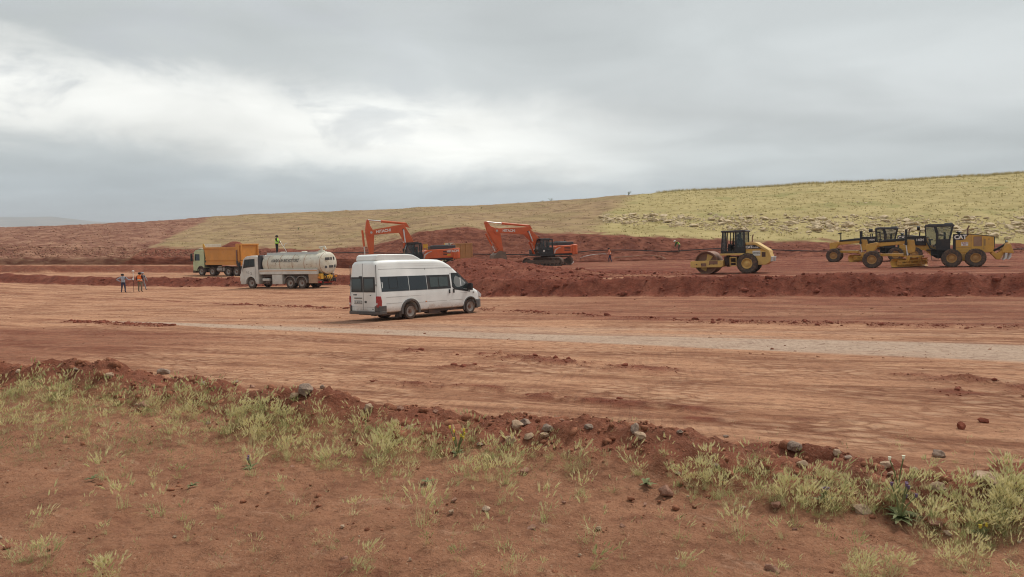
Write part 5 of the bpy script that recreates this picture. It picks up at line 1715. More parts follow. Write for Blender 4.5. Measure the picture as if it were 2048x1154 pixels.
def heap(name, label, root, L, Wd, zbase, peaks, mat, cat, off):
    """Soil heaped in a tipper body, in the truck's own frame."""
    nx, ny = 44, 18
    xs = np.linspace(0, L, nx)
    ysn = np.linspace(-Wd / 2, Wd / 2, ny)
    gx, gy = np.meshgrid(xs, ysn, indexing='ij')
    z = np.full_like(gx, zbase)
    for px_, py_, h, r in peaks:
        z = z + h * np.exp(-(((gx - px_) / r) ** 2 + ((gy - py_) / (r * 0.8)) ** 2))
    z = z + 0.10 * (fbm(gx * 3, gy * 3, 201, 3) - 0.5)
    edge = np.minimum.reduce([gx, L - gx, gy + Wd / 2, Wd / 2 - gy])
    z = np.where(edge < 0.02, zbase - 0.5, z)
    vv = np.stack([gx.ravel() + off, gy.ravel(), z.ravel()], 1)
    ii = np.arange(nx * ny).reshape(nx, ny)
    ff = np.stack([ii[:-1, :-1], ii[1:, :-1], ii[1:, 1:], ii[:-1, 1:]], -1).reshape(-1, 4)
    me = np_mesh(name, vv, ff)
    o = link_mesh(name, me, mat)
    o.matrix_world = Matrix.LocRotScale(root.location, root.rotation_euler, root.scale)
    tag(o, label, cat, 'loads of soil')
    return o


heap('soil_load', 'dark red soil heaped in the orange tipper truck', tip1, 6.0, 2.3, 3.12, [(3.0, -0.1, 0.5, 1.4), (4.2, 0.1, 0.68, 1.3), (1.6, 0.1, 0.15, 1.0)], M['clod'], 'soil', 0.9)
heap('soil_load', 'dark red soil heaped in the tan tipper body', tip2, 6.0, 2.3, 3.2, [(2.6, 0, 0.7, 1.6), (4.6, 0.1, 0.45, 1.2)], M['clod'], 'soil', 0.9)


# ================================================================== water tanker
def build_tanker():
    root = empty('water_tanker')
    tag(root, 'white water tanker truck with stained cream tank and dark lettering', 'tanker truck')
    AX = (0.0, 4.75, 6.12)
    for i, x in enumerate(AX):
        for sd in (-1, 1):
            wheel(root, x, sd * 1.03, 0.53, 0.53, 0.30, 0.29, M['rubber'], M['rim_steel'], sd, dual=i > 0, hub='hole')
    ch = MB().box(-0.8, 8.3, -0.45, -0.33, 0.78, 1.08).box(-0.8, 8.3, 0.33, 0.45, 0.78, 1.08).box(1.2, 8.2, -0.9, 0.9, 1.1, 1.34)
    for x in AX:
        ch.cyl((x, -0.9, 0.53), (x, 0.9, 0.53), 0.09)
    ch.box(1.3, 2.3, -0.9, -0.5, 0.55, 0.75).cyl((1.9, 0.7, 0.7), (2.9, 0.7, 0.7), 0.25)
    ch.box(7.4, 8.2, -0.6, 0.6, 0.3, 0.7)
    ch.build('chassis', M['chassis'], root)
    # cab
    arch = [(0.62 * math.cos(R(a)), 0.55 + 0.62 * math.sin(R(a))) for a in range(176, -1, -16)]
    cb = MB().prism([(-1.35, 0.40), (-0.64, 0.40)] + arch + [(0.64, 0.42), (0.98, 0.42), (0.98, 2.95), (0.85, 3.12), (0.1, 3.16), (-0.55, 3.08), (-0.92, 2.80), (-1.28, 1.55), (-1.42, 1.25)], -1.23, 1.23)
    cab = cb.build('cab', M['white_truck'], root, 0.07, 3)
    for sd in (-1, 1):
        w = MB().prism([(-1.05, 1.62), (-0.9, 1.98), (0.55, 2.12), (0.55, 2.86), (-0.72, 2.80)], sd * 1.22, sd * 1.238).build('door_window', M['black'], cab)
        MB().prism([(-0.62, 2.08), (-0.10, 2.13), (-0.10, 2.76), (-0.62, 2.72)], sd * 1.236, sd * 1.244).build('pane', M['glass_clear'] if sd > 0 else M['glass_grey'], w)
        MB().prism([(0.0, 2.14), (0.50, 2.17), (0.50, 2.80), (0.0, 2.78)], sd * 1.236, sd * 1.244).build('pane', M['glass_grey'], w)
        MB().arcband(0, 0.55, 0.60, 0.70, -6, 186, sd * 0.95, sd * 1.262).build('wheel_arch', M['white_truck'], cab, 0.02)
        MB().box(0.60, 0.615, sd * 1.228, sd * 1.236, 0.95, 2.9).build('door_gap', M['seam'], cab)
        MB().tube([(-0.9, sd * 1.22, 2.75), (-1.2, sd * 1.42, 2.7), (-1.2, sd * 1.42, 1.8)], 0.025, 6).box(-1.25, -1.13, sd * 1.42 - 0.1, sd * 1.42 + 0.1, 1.85, 2.55).build('mirror', M['black'], cab)
        MB().box(-1.43, -1.2, sd * 0.8, sd * 1.18, 0.72, 0.95).build('headlamp', M['clear_lens'], cab, 0.02)
        MB().box(0.66, 0.9, sd * 0.9, sd * 1.22, 0.9, 1.15).build('air_tank', M['rim_steel'], cab, 0.05)
        MB().box(0.985, 1.30, sd * 0.55, sd * 1.25, 1.80, 3.18).build('cab_fairing', M['exc_grey'], cab, 0.03)
        text('door_badge', 'T.C.', 0.22, M['letter_dark'], cab, (-0.35, sd * 1.236, 1.55), (math.pi / 2, 0, 0 if sd < 0 else math.pi), 0.002, 0.004)
        text('door_badge', '2', 0.30, M['letter_dark'], cab, (0.05, sd * 1.236, 1.45), (math.pi / 2, 0, 0 if sd < 0 else math.pi), 0.002, 0.006)
    MB().prism([(-1.36, 1.45), (-1.30, 1.45), (-0.93, 2.74), (-0.99, 2.74)], -1.1, 1.1).build('windscreen', M['glass_dark'], cab)
    MB().box(-1.46, -1.30, -1.15, 1.15, 0.95, 1.35).build('radiator_grille', M['black'], cab, 0.03)
    MB().prism([(0.95, 2.9), (2.4, 2.9), (2.4, 3.14), (0.95, 3.14)], -0.9, 0.9).build('roof_locker', M['white_truck'], root, 0.04)
    # tank: elliptical shell with dished ends and weld rings
    ca, cbz, zc_, x0, x1 = 1.21, 1.02, 2.34, 1.15, 8.55
    tk = MB()
    st = [(-0.28, 0.02), (-0.24, 0.45), (-0.15, 0.75), (0.0, 0.95), (0.10, 1.0)]
    prof = [(x0 + a + 0.28, k) for a, k in st] + [(x1 - (a + 0.28) * .55, k) for a, k in reversed(st)]
    vs, n = [], 40
    for a, k in prof:
        for j in range(n):
            th = 2 * math.pi * j / n
            vs.append((a, ca * k * math.cos(th), zc_ + cbz * k * math.sin(th)))
    fs = [(i * n + j, i * n + (j + 1) % n, (i + 1) * n + (j + 1) % n, (i + 1) * n + j) for i in range(len(prof) - 1) for j in range(n)]
    fs += [tuple(range(n)), tuple((len(prof) - 1) * n + j for j in reversed(range(n)))]
    tank = tk.add(vs, fs).build('tank', M['tank'], root, ang=45)
    for x in (2.15, 3.6, 5.1, 6.5, x1 - 0.24):
        vs = []
        for a, k in ((x - 0.025, 1.0), (x - 0.025, 1.012), (x + 0.025, 1.012), (x + 0.025, 1.0)):
            for j in range(n):
                th = 2 * math.pi * j / n
                vs.append((a, ca * k * math.cos(th), zc_ + cbz * k * math.sin(th)))
        fs = [(i * n + j, i * n + (j + 1) % n, (i + 1) * n + (j + 1) % n, (i + 1) * n + j) for i in range(3) for j in range(n)]
        MB().add(vs, fs).build('weld_ring', M['tan_box'], tank)
    # lettering follows the flank
    lt = text('lettering', 'HARRAN BELEDİYESİ', 0.40, M['letter_dark'], root, (4.2, 0, 0), (math.pi / 2, 0, 0), 0.0, 0.006, 0.86, 0.25)
    bm = bmesh.new()
    bm.from_mesh(lt.data)
    bmesh.ops.triangulate(bm, faces=bm.faces)
    bmesh.ops.subdivide_edges(bm, edges=[e for e in bm.edges if e.calc_length() > 0.08], cuts=2)
    for vtx in bm.verts:
        z = 2.62 + vtx.co.y
        y = -ca * math.sqrt(max(0, 1 - ((z - zc_) / cbz) ** 2)) - 0.014
        vtx.co = Vector((4.2 + vtx.co.x * 0.86, y, z))
    bm.to_mesh(lt.data)
    bm.free()
    lt.location, lt.rotation_euler, lt.scale = (0, 0, 0), (0, 0, 0), (1, 1, 1)
    # walkway on top, rails, hatches
    MB().box(1.6, 7.7, -0.62, 0.62, 3.24, 3.30).build('walkway', M['tank_top'], tank, 0.01)
    for sd in (-1, 1):
        MB().box(1.6, 7.7, sd * 0.62, sd * 0.66, 3.12, 3.40).build('walkway_board', M['tank_top'], tank)
    for x in (3.0, 5.6):
        MB().lathe([(0, 0.28), (0.12, 0.28), (0.16, 0.22), (0.16, 0.01), (0, 0.01)], (x, 0, 3.30), 18, 'z').build('hatch', M['tank'], tank)
    # side skirt with orange line
    for sd in (-1, 1):
        MB().box(1.1, 8.0, sd * 0.95, sd * 1.25, 1.36, 1.86).build('side_skirt', M['white_truck'], root, 0.02)
        MB().box(1.1, 8.0, sd * 1.252, sd * 1.258, 1.66, 1.72).build('orange_line', M['tipper'], root)
        MB().box(2.62, 3.85, sd * 0.75, sd * 1.2, 0.42, 1.34).build('tool_locker', M['white_truck'], root, 0.02)
        MB().box(1.35, 2.2, sd * 0.8, sd * 1.15, 0.72, 0.98).build('side_tank', M['white_truck'], root, 0.05)
        MB().cyl((1.75, sd * 1.0, 0.55), (2.3, sd * 1.0, 0.55), 0.2).build('air_cylinder', M['chassis'], root)
        MB().box(7.0, 8.05, sd * 0.8, sd * 1.24, 0.52, 1.35).build('hose_locker', M['tan_box'], root, 0.02)
        for x in AX[1:]:
            MB().arcband(x, 0.55, 0.62, 0.66, 2, 178, sd * 0.72, sd * 1.24).build('mudguard', M['rim_steel'], root)
        MB().box(8.05, 8.3, sd * 0.95, sd * 1.2, 0.55, 0.72).build('rear_lamp', M['red_lens'], root, 0.02)
        MB().box(8.1, 8.28, sd * 1.05, sd * 1.3, 1.0, 1.14).build('side_marker', M['amber'], root)
    # rear fittings
    for ya, yb, za, zb in ((-0.62, -0.02, 2.62, 2.86), (0.08, 0.3, 2.62, 2.86), (0.5, 0.68, 2.6, 2.9), (-0.7, -0.4, 1.88, 2.1), (-0.15, 0.45, 1.9, 2.12), (0.62, 0.85, 1.9, 2.16)):
        xq = x1 + 0.0
        MB().box(xq - 0.30, xq + 0.02 - 0.10 * (((ya + yb) / 2) ** 2 + ((za + zb) / 2 - zc_) ** 2), ya, yb, za, zb).build('sight_plate', M['letter_dark'], tank)
    gn = MB().box(7.3, 7.95, -0.35, 0.35, 3.26, 3.42).cyl((7.65, 0, 3.4), (7.65, 0, 3.75), 0.10).tube([(7.65, 0, 3.70), (7.35, 0, 3.78), (8.0, 0.05, 3.86), (8.1, 0.05, 3.6)], 0.08, 8)
    gn.box(7.45, 7.85, -0.22, 0.22, 3.4, 3.52)
    gn.build('water_monitor', M['tank'], root, 0.015)
    pm = MB().box(8.0, 8.45, -0.35, 0.45, 0.85, 1.22).cyl((8.2, -0.5, 1.05), (8.2, 0.6, 1.05), 0.13).cyl((8.35, 0.1, 0.6), (8.35, 0.1, 1.3), 0.10).box(8.0, 8.35, -1.1, -0.75, 0.9, 1.4)
    pm.build('pump', M['yellow_rail'], root, 0.02)
    MB().box(8.06, 8.30, -0.55, 0.75, 0.50, 0.62).build('rear_crossbar', M['red_lens'], root, 0.02)
    for k in range(5):
        y = -0.55 + 0.28 * k
        pts = [(8.12, y, 1.5), (8.42, y + 0.08, 1.15 - 0.05 * k), (8.52, y + 0.2, 0.75 - 0.04 * k), (8.42, y + 0.36, 0.62), (8.3, y + 0.45, 0.9)]
        pp = [Vector(a).lerp(Vector(b), q / 4) for a, b in zip(pts[:-1], pts[1:]) for q in range(4)] + [Vector(pts[-1])]
        MB().tube(pp, 0.045, 6).build('hose', M['black'], root)
    return root


tanker = build_tanker()
place_axle(tanker, 504, 577, -25, 0, 72.0)
tanker.location += Matrix.Rotation(R(-23), 3, 'Z') @ Vector((0, 1.1, 0))
settle(tanker, [(0, -1.03), (0, 1.03), (4.75, -1.03), (4.75, 1.03), (6.12, -1), (6.12, 1)], 0.02)


# ================================================================== people
def flat(name, c, rough=0.85):
    m, n, b = new_mat(name)
    tc = n.nodes.new('ShaderNodeTexCoord')
    n.links.new(MIX(n, RANGE(n, NOISE(n, tc.outputs['Object'], 9, 4, 0.6), 0.35, 0.65), tuple(q * 0.8 for q in c), tuple(min(1, q * 1.12) for q in c)), b.inputs['Base Color'])
    b.inputs['Roughness'].default_value = rough
    return m


M['hair'] = flat("black_hair", (0.012, 0.010, 0.009), 0.6)
M['shoe'] = flat("dusty_shoes", (0.16, 0.10, 0.07))
M['eye'] = flat("dark_eye", (0.02, 0.015, 0.012), 0.3)

BONES = [('pelvis', 'spine'), ('spine', 'chest'), ('chest', 'neck'), ('neck', 'head'), ('head', 'crown')]
for _s in 'LR':
    BONES += [('pelvis', 'hip' + _s), ('hip' + _s, 'knee' + _s), ('knee' + _s, 'ankle' + _s), ('ankle' + _s, 'toe' + _s),
              ('chest', 'sho' + _s), ('sho' + _s, 'elb' + _s), ('elb' + _s, 'wri' + _s), ('wri' + _s, 'hand' + _s)]
RAD = dict(pelvis=(.155, .12), spine=(.14, .105), chest=(.16, .115), neck=(.06, .06), head=(.098, .105), crown=(.075, .08),
           hip=(.095, .095), knee=(.062, .062), ankle=(.044, .044), toe=(.042, .035), sho=(.068, .068), elb=(.048, .048), wri=(.034, .034), hand=(.036, .028))


def person(label, joints, cols, vest=None, hat=None, face=(1, 0, 0), group=None, extra=None):
    """joints in metres about the feet, facing +x with +y on the left. cols: shirt, trousers."""
    J = dict(pelvis=(0, 0, .95), spine=(0, 0, 1.14), chest=(0, 0, 1.36), neck=(0.01, 0, 1.50), head=(0.03, 0, 1.615), crown=(0.03, 0, 1.70),
             hipL=(0, .095, .88), kneeL=(.02, .11, .49), ankleL=(-.01, .12, .09), toeL=(.15, .14, .04),
             hipR=(0, -.095, .88), kneeR=(.02, -.11, .49), ankleR=(-.01, -.12, .09), toeR=(.15, -.14, .04),
             shoL=(0, .185, 1.42), elbL=(-.02, .25, 1.14), wriL=(.06, .25, .90), handL=(.09, .245, .83),
             shoR=(0, -.185, 1.42), elbR=(-.02, -.25, 1.14), wriR=(.06, -.25, .90), handR=(.09, -.245, .83))
    J.update(joints)
    names = list(J)
    ix = {k: i for i, k in enumerate(names)}
    me = bpy.data.meshes.new('person')
    me.from_pydata([J[k] for k in names], [(ix[a], ix[b]) for a, b in BONES], [])
    o = bpy.data.objects.new('person_skin', me)
    COL.objects.link(o)
    o.modifiers.new('skin', 'SKIN')
    sv = me.skin_vertices[0].data if me.skin_vertices else None
    if sv is None:
        lay = me.attributes  # skin layer is made with the modifier
        bm = bmesh.new(); bm.from_mesh(me); bm.verts.layers.skin.verify(); bm.to_mesh(me); bm.free()
        sv = me.skin_vertices[0].data
    for k in names:
        key = k.rstrip('LR') if k not in RAD else k
        sv[ix[k]].radius = RAD[key]
        sv[ix[k]].use_root = (k == 'pelvis')
    sub = o.modifiers.new('sub', 'SUBSURF')
    sub.levels = sub.render_levels = 2
    body = baked(o)
    bpy.data.objects.remove(o)
    # material per face from the nearest bone
    seg = []
    for a, b in BONES:
        seg.append((a, b, Vector(J[a]), Vector(J[b])))

    def near(p):
        best, bd_ = None, 9
        for a, b, A, B in seg:
            d = B - A
            k = max(0, min(1, (p - A).dot(d) / max(1e-6, d.length_squared)))
            q = (p - A - d * k).length - 0.8 * (RAD.get(a, RAD.get(a.rstrip('LR')))[0] * (1 - k) + RAD.get(b, RAD.get(b.rstrip('LR')))[0] * k)
            if q < bd_:
                best, bd_, bk = (a, b), q, k
        return best, bk
    reg = {}
    mi, torso = [], []
    for f_ in body.polygons:
        (a, b), k = near(f_.center)
        if b in ('head', 'crown') or b[:4] == 'hand':
            m = 2
        elif b == 'neck' and k > 0.6:
            m = 2
        elif b[:3] == 'toe':
            m = 3
        elif a[:3] in ('hip', 'kne') or b[:3] == 'hip' or (a == 'pelvis' and f_.center.z < J['pelvis'][2] + 0.02):
            m = 1
        else:
            m = 0
        mi.append(m)
        torso.append(m == 0 and (a in ('pelvis', 'spine') or (a == 'chest' and (b[:3] == 'sho' and k < 0.75 or b == 'neck' and k < 0.5))))
    # hands with five fingers, nose, ears
    add = MB()
    for s_ in 'LR':
        w, h = Vector(J['wri' + s_]), Vector(J['hand' + s_])
        t = (h - w).normalized()
        sdv = t.cross(Vector((0, 0, 1)))
        sdv = sdv.normalized() if sdv.length > 0.2 else Vector((1, 0, 0))
        nv = sdv.cross(t)
        for k, ln in ((-1.5, .075), (-.5, .088), (.5, .083), (1.5, .065)):
            b0 = h + sdv * (0.017 * k) + t * 0.015
            add.tube([b0, b0 + t * ln * 0.6 + nv * 0.006, b0 + t * ln + nv * 0.028], 0.0085, 5, 0.006)
        tb = h - t * 0.03 - sdv * 0.03
        add.tube([tb, tb - sdv * 0.03 + t * 0.03, tb - sdv * 0.035 + t * 0.06], 0.0095, 5, 0.007)
    hd = Vector(J['head'])
    fv = Vector(face).normalized()
    sv_ = Vector((0, 0, 1)).cross(fv).normalized()
    add.tube([hd + fv * 0.085 + Vector((0, 0, .02)), hd + fv * 0.125 - Vector((0, 0, .012)), hd + fv * 0.09 - Vector((0, 0, .03))], 0.016, 6)
    add.tube([hd + fv * 0.085 + sv_ * .02 - Vector((0, 0, .06)), hd + fv * 0.09 - sv_ * .02 - Vector((0, 0, .06))], 0.011, 5)
    for q in (-1, 1):
        add.tube([hd + sv_ * q * 0.092 - Vector((0, 0, .03)), hd + sv_ * q * 0.115 + Vector((0, 0, .0)), hd + sv_ * q * 0.096 + Vector((0, 0, .03))], 0.014, 5)
    body.materials.clear()
    bm = bmesh.new()
    bm.from_mesh(body)
    for f_, m in zip(bm.faces, mi):
        f_.material_index = m
        f_.smooth = True
    am = add.mesh('x')
    k0 = len(bm.faces)
    bm.from_mesh(am)
    bm.faces.ensure_lookup_table()
    for f_ in bm.faces[k0:]:
        f_.material_index = 2
        f_.smooth = True
    bm.to_mesh(body)
    bm.free()
    body.name = 'person'
    ob = link_mesh('person', body, [cols[0], cols[1], M['skin'], M['shoe']])
    tag(ob, label, 'person', group)
    ey = MB()
    for q in (-1, 1):
        c = hd + fv * 0.088 + sv_ * q * 0.034 + Vector((0, 0, 0.022))
        ey.lathe([(-.011, .002), (0, .012), (.011, .002)], tuple(c), 6, 'z')
    ey.build('eyes', M['eye'], ob)
    if vest:
        vv, ff, mp = [], [], {}
        for i, f_ in enumerate(body.polygons):
            if i < len(torso) and torso[i]:
                for vi in f_.vertices:
                    if vi not in mp:
                        mp[vi] = len(vv)
                        v_ = body.vertices[vi]
                        vv.append(v_.co + v_.normal * 0.016)
                ff.append([mp[vi] for vi in f_.vertices])
        vm = bpy.data.meshes.new('vest')
        vm.from_pydata(vv, [], ff)
        vm.polygons.foreach_set('use_smooth', [True] * len(ff))
        vo = link_mesh('vest', vm, vest, ob)
        so = vo.modifiers.new('thick', 'SOLIDIFY')
        so.thickness = 0.01
        so.offset = 1
        # reflective band
        band = []
        for i, fc in enumerate(ff):
            c = sum((vv[k] for k in fc), Vector()) / len(fc)
            if J['spine'][2] - 0.075 < c.z < J['spine'][2] + 0.01:
                band.append(fc)
        if band:
            bmh = bpy.data.meshes.new('reflective_band')
            bmh.from_pydata([p + (p - Vector((J['spine'][0], J['spine'][1], p.z))).normalized() * 0.014 for p in vv], [], band)
            link_mesh('reflective_band', bmh, M['band'], ob)
    if hat:
        kind, hm_ = hat
        cr_ = Vector(J['crown'])
        up_ = (cr_ - hd).normalized()
        h = MB()
        c = hd + up_ * 0.055 - fv * 0.014
        if kind == 'hair':
            h.lathe([(-.075, .108), (-.02, .125), (.03, .122), (.075, .095), (.10, .04), (.104, .005)], (0, 0, 0), 16, 'z', False)
        else:
            h.lathe([(-.015, .125), (-.01, .15), (.0, .15), (.005, .128), (.05, .12), (.09, .09), (.11, .04), (.115, .005)], (0, 0, 0), 16, 'z', False)
        ho = h.build('hair' if kind == 'hair' else kind, hm_, ob)
        ho.location = c - fv * (0.02 if kind == 'hair' else 0)
        ho.rotation_euler = up_.to_track_quat('Z', 'Y').to_euler()
    return ob


M['band'] = flat("reflective_tape", (0.60, 0.58, 0.50), 0.4)
V_GREEN = flat("green_hi_vis", (0.42, 0.78, 0.08))
V_ORANGE = flat("orange_hi_vis", (0.88, 0.20, 0.04))
S_BLUE = flat("pale_blue_shirt", (0.36, 0.40, 0.46))
S_BLACK = flat("black_shirt", (0.018, 0.017, 0.018))
S_MAROON = flat("dark_maroon_sleeves", (0.055, 0.018, 0.02))
S_GREY = flat("grey_shirt", (0.30, 0.29, 0.30))
S_SALMON = flat("salmon_shirt", (0.58, 0.24, 0.18))
S_DGREEN = flat("dark_green_shirt", (0.04, 0.075, 0.03))
T_NAVY = flat("navy_trousers", (0.035, 0.042, 0.085))
T_BLACK = flat("black_trousers", (0.022, 0.02, 0.022))
T_OLIVE = flat("grey_olive_trousers", (0.20, 0.165, 0.12))
T_GREY = flat("grey_trousers", (0.27, 0.26, 0.28))
T_KHAKI = flat("dark_khaki_trousers", (0.085, 0.075, 0.05))


def stand(o, px, row, yaw, d=None, near=40.0):
    p = gp(px, row, near) if d is None else Vector(((px - 1024) / FPX * d, d, gz((px - 1024) / FPX * d, d)))
    o.location = p
    o.rotation_euler = (0, 0, R(yaw))
    o.scale = (1.12, 1.12, 1.02)
    return o


# surveyor: back to the camera and turned right, one hand on the hip, the other on the pole
surv = person('person in pale blue shirt, one hand on hip, holding a survey pole',
              dict(shoL=(0, .185, 1.42), elbL=(-.10, .50, 1.20), wriL=(.02, .24, 1.03), handL=(.06, .19, 1.00),
                   shoR=(0.0, -.185, 1.42), elbR=(.12, -.38, 1.18), wriR=(.22, -.60, 1.20), handR=(.24, -.67, 1.22),
                   kneeL=(.05, .13, .49), ankleL=(0, .16, .09), toeL=(.15, .19, .04), kneeR=(.03, -.13, .49), ankleR=(0, -.15, .09), toeR=(.15, -.18, .04),
                   neck=(.03, .02, 1.50), head=(.06, .05, 1.60), crown=(.07, .06, 1.69)),
              (S_BLUE, T_NAVY), hat=('hair', M['hair']), group='people on the works')
stand(surv, 247, 585.5, 92)
pole = empty('survey_pole')
tag(pole, 'survey pole with white satellite receiver on top, held by the person in pale blue', 'survey pole')
MB().cyl((0, 0, 0), (0, 0, 1.15), 0.021, n=8).build('lower_staff', flat("dark_red_staff", (0.10, 0.03, 0.025)), pole)
MB().cyl((0, 0, 1.15), (0, 0, 1.95), 0.028, n=8).build('upper_staff', M['sign'], pole)
MB().lathe([(0, .03), (.01, .11), (.06, .12), (.10, .09), (.12, .01), (0, .01)], (0, 0, 1.95), 16, 'z').build('receiver', M['sign'], pole)
MB().box(-.06, .06, -.09, -.03, 1.18, 1.34).cyl((0, -.05, 1.25), (0, 0.02, 1.25), .02).build('controller', M['sign'], pole)
bpy.context.view_layer.update()
_hp = surv.matrix_basis @ Vector((.285, -.72, 0))
pole.location = (_hp.x, _hp.y, gz(_hp.x, _hp.y))
orv = person('person seen from behind in an orange vest with dark sleeves', dict(elbL=(-.03, .28, 1.14), wriL=(.10, .22, .98), handL=(.15, .20, .94), elbR=(-.03, -.28, 1.14), wriR=(.10, -.22, .98), handR=(.15, -.20, .94),
             kneeL=(.02, .12, .49), kneeR=(.02, -.12, .49)), (S_MAROON, T_OLIVE), vest=V_ORANGE, hat=('hair', M['hair']), group='people on the works')
stand(orv, 280.5, 584, 88)
orv.scale = (1.2, 1.2, 1.06)
beh = person('person in grey clothes mostly hidden behind the orange vest, one leg stepping out',
             dict(kneeR=(.16, -.14, .50), ankleR=(.14, -.22, .10), toeR=(.30, -.25, .05), ankleL=(-.08, .10, .09), toeL=(.08, .12, .04), elbR=(.02, -.30, 1.13), wriR=(.12, -.36, .93), handR=(.15, -.37, .86)),
             (S_GREY, T_GREY), hat=('cap', S_GREY), group='people on the works')
stand(beh, 285.6, 581.0, 95)
# worker on the tank
tw = person('person in green vest and black trousers standing on top of the water tanker',
            dict(shoR=(.02, -.185, 1.42), elbR=(.12, -.26, 1.18), wriR=(.34, -.20, 1.06), handR=(.41, -.17, 1.03), elbL=(.10, .25, 1.16), wriL=(.32, .12, .98), handL=(.38, .09, .96),
                 head=(.05, 0, 1.615), crown=(.05, 0, 1.70), ankleL=(-.02, .10, .09), ankleR=(.02, -.10, .09), toeL=(.13, .11, .04), toeR=(.17, -.11, .04)),
            (S_BLACK, T_BLACK), vest=V_GREEN, hat=('hair', M['hair']), group='people on the works')
_mt = Matrix.LocRotScale(tanker.location, tanker.rotation_euler, None)
_p = _mt @ Vector((2.25, 0.0, 3.30))
tw.location = _p
tw.rotation_euler = (0, 0, R(-5))
tw.scale = (1.12, 1.12, 1.0)
ln = empty('hose_lance', _p)
ln.rotation_euler = (0, 0, R(-5))
tag(ln, 'thin water lance held by the person on the tanker', 'hose lance')
MB().tube([(.33, .07, 1.18), (.42, -.02, 1.03), (.62, -.04, .74), (.88, -.05, .38), (.98, -.05, .14)], 0.022, 6).build('lance_pipe', M['chrome'], ln)
MB().tube([(.70, -.05, .62), (.82, .0, .95), (1.05, .0, 1.02)], 0.025, 6).build('handle', M['sign'], ln)
# man with the pale hose
hs = person('person in salmon top and dark trousers walking by the pale hose', dict(kneeL=(.14, .10, .50), ankleL=(.10, .11, .09), toeL=(.26, .12, .04), kneeR=(-.04, -.10, .49), ankleR=(-.22, -.11, .12), toeR=(-.08, -.12, .04),
            spine=(.03, 0, 1.14), chest=(.10, 0, 1.35), shoL=(.10, .185, 1.41), shoR=(.10, -.185, 1.41), neck=(.15, 0, 1.49), head=(.19, 0, 1.60), crown=(.20, 0, 1.69),
            elbL=(.10, .26, 1.14), wriL=(.30, .20, 1.02), handL=(.37, .19, 1.0), elbR=(.10, -.26, 1.14), wriR=(.30, -.18, 1.02), handR=(.37, -.16, 1.0)),
            (S_SALMON, T_NAVY), vest=V_ORANGE, hat=('hair', M['hair']), group='people on the works')
stand(hs, 1220, 529, 175, 91.5)
# man bending on the cut slope
bd_ = person('person in green vest and white helmet bending forward on the red slope',
             dict(pelvis=(0, 0, .90), spine=(.10, 0, 1.05), chest=(.30, 0, 1.18), neck=(.42, 0, 1.24), head=(.52, 0, 1.29), crown=(.58, 0, 1.35), shoL=(.34, .185, 1.20), shoR=(.34, -.185, 1.20),
                  elbL=(.44, .22, .93), wriL=(.50, .18, .70), handL=(.51, .17, .62), elbR=(.44, -.22, .93), wriR=(.50, -.18, .70), handR=(.51, -.17, .62),
                  hipL=(0, .095, .84), hipR=(0, -.095, .84), kneeL=(.12, .11, .48), kneeR=(.10, -.11, .48), ankleL=(-.02, .12, .09), ankleR=(-.05, -.12, .09)),
             (S_DGREEN, T_KHAKI), vest=V_GREEN, hat=('helmet', M['sign']), face=(.7, 0, -.5), group='people on the works')
bd_.location = hill_row(1356, 504.5)
bd_.rotation_euler = (0, 0, R(178))
bd_.scale = (1.12, 1.15, 1.05)
# roller operator, seated
opm = person('driver in dark clothes seated in the roller cab',
             dict(pelvis=(0, 0, .10), spine=(-.02, 0, .30), chest=(-.02, 0, .52), neck=(0, 0, .66), head=(.02, 0, .775), crown=(.02, 0, .86), hipL=(.05, .095, .08), hipR=(.05, -.095, .08),
                  kneeL=(.42, .14, .10), kneeR=(.42, -.14, .10), ankleL=(.48, .14, -.32), ankleR=(.48, -.14, -.32), toeL=(.62, .15, -.36), toeR=(.62, -.15, -.36),
                  shoL=(-.02, .185, .58), shoR=(-.02, -.185, .58), elbL=(.08, .26, .33), elbR=(.08, -.26, .33), wriL=(.32, .17, .36), wriR=(.32, -.17, .36), handL=(.39, .15, .38), handR=(.39, -.15, .38)),
             (S_BLACK, T_BLACK), hat=('hair', M['hair']), group='people on the works')
_mr = Matrix.LocRotScale(roller.location, roller.rotation_euler, None)
opm.location = _mr @ Vector((2.16, 0, 1.99))
opm.rotation_euler = (0, 0, R(180 - 27))


# ================================================================== pipes
def smooth_path(pts, k=6):
    pts = [Vector(p) for p in pts]
    out = []
    for i in range(len(pts) - 1):
        p0, p1, p2, p3 = pts[max(i - 1, 0)], pts[i], pts[i + 1], pts[min(i + 2, len(pts) - 1)]
        for j in range(k):
            t = j / k
            out.append(0.5 * ((2 * p1) + (p2 - p0) * t + (2 * p0 - 5 * p1 + 4 * p2 - p3) * t * t + (3 * p1 - p0 - 3 * p2 + p3) * t ** 3))
    return out + [pts[-1]]


pp = []
for px, row in ((640, 508), (700, 507), (760, 508), (840, 509), (920, 510), (1000, 511), (1080, 511), (1150, 507), (1200, 503), (1260, 502), (1330, 504.5), (1370, 503),
                (1420, 500), (1500, 499), (1560, 502), (1640, 504), (1720, 503), (1820, 502), (1950, 501), (2060, 500), (2200, 500)):
    pp.append(hill_row(px, row) + Vector((0, -0.25, 0.12)))
o = MB().tube(smooth_path(pp), 0.065, 6).build('water_pipe', M['black'])
tag(o, 'long black pipe lying along the red cut slope', 'pipe')
q = [gp(1142, 529, 70), gp(1150, 523, 70) + Vector((0, 0, .1)), hill_row(1162, 517) + Vector((0, -.6, 0.15)), hill_row(1180, 511.5) + Vector((0, -.6, .1)), hill_row(1200, 510.5) + Vector((0, -.6, .15))]
hnd = hs.matrix_basis @ Vector((.40, 0, 1.0))
o = MB().tube(smooth_path(q + [hnd]), 0.045, 6).build('pale_hose', M['exc_pale'])
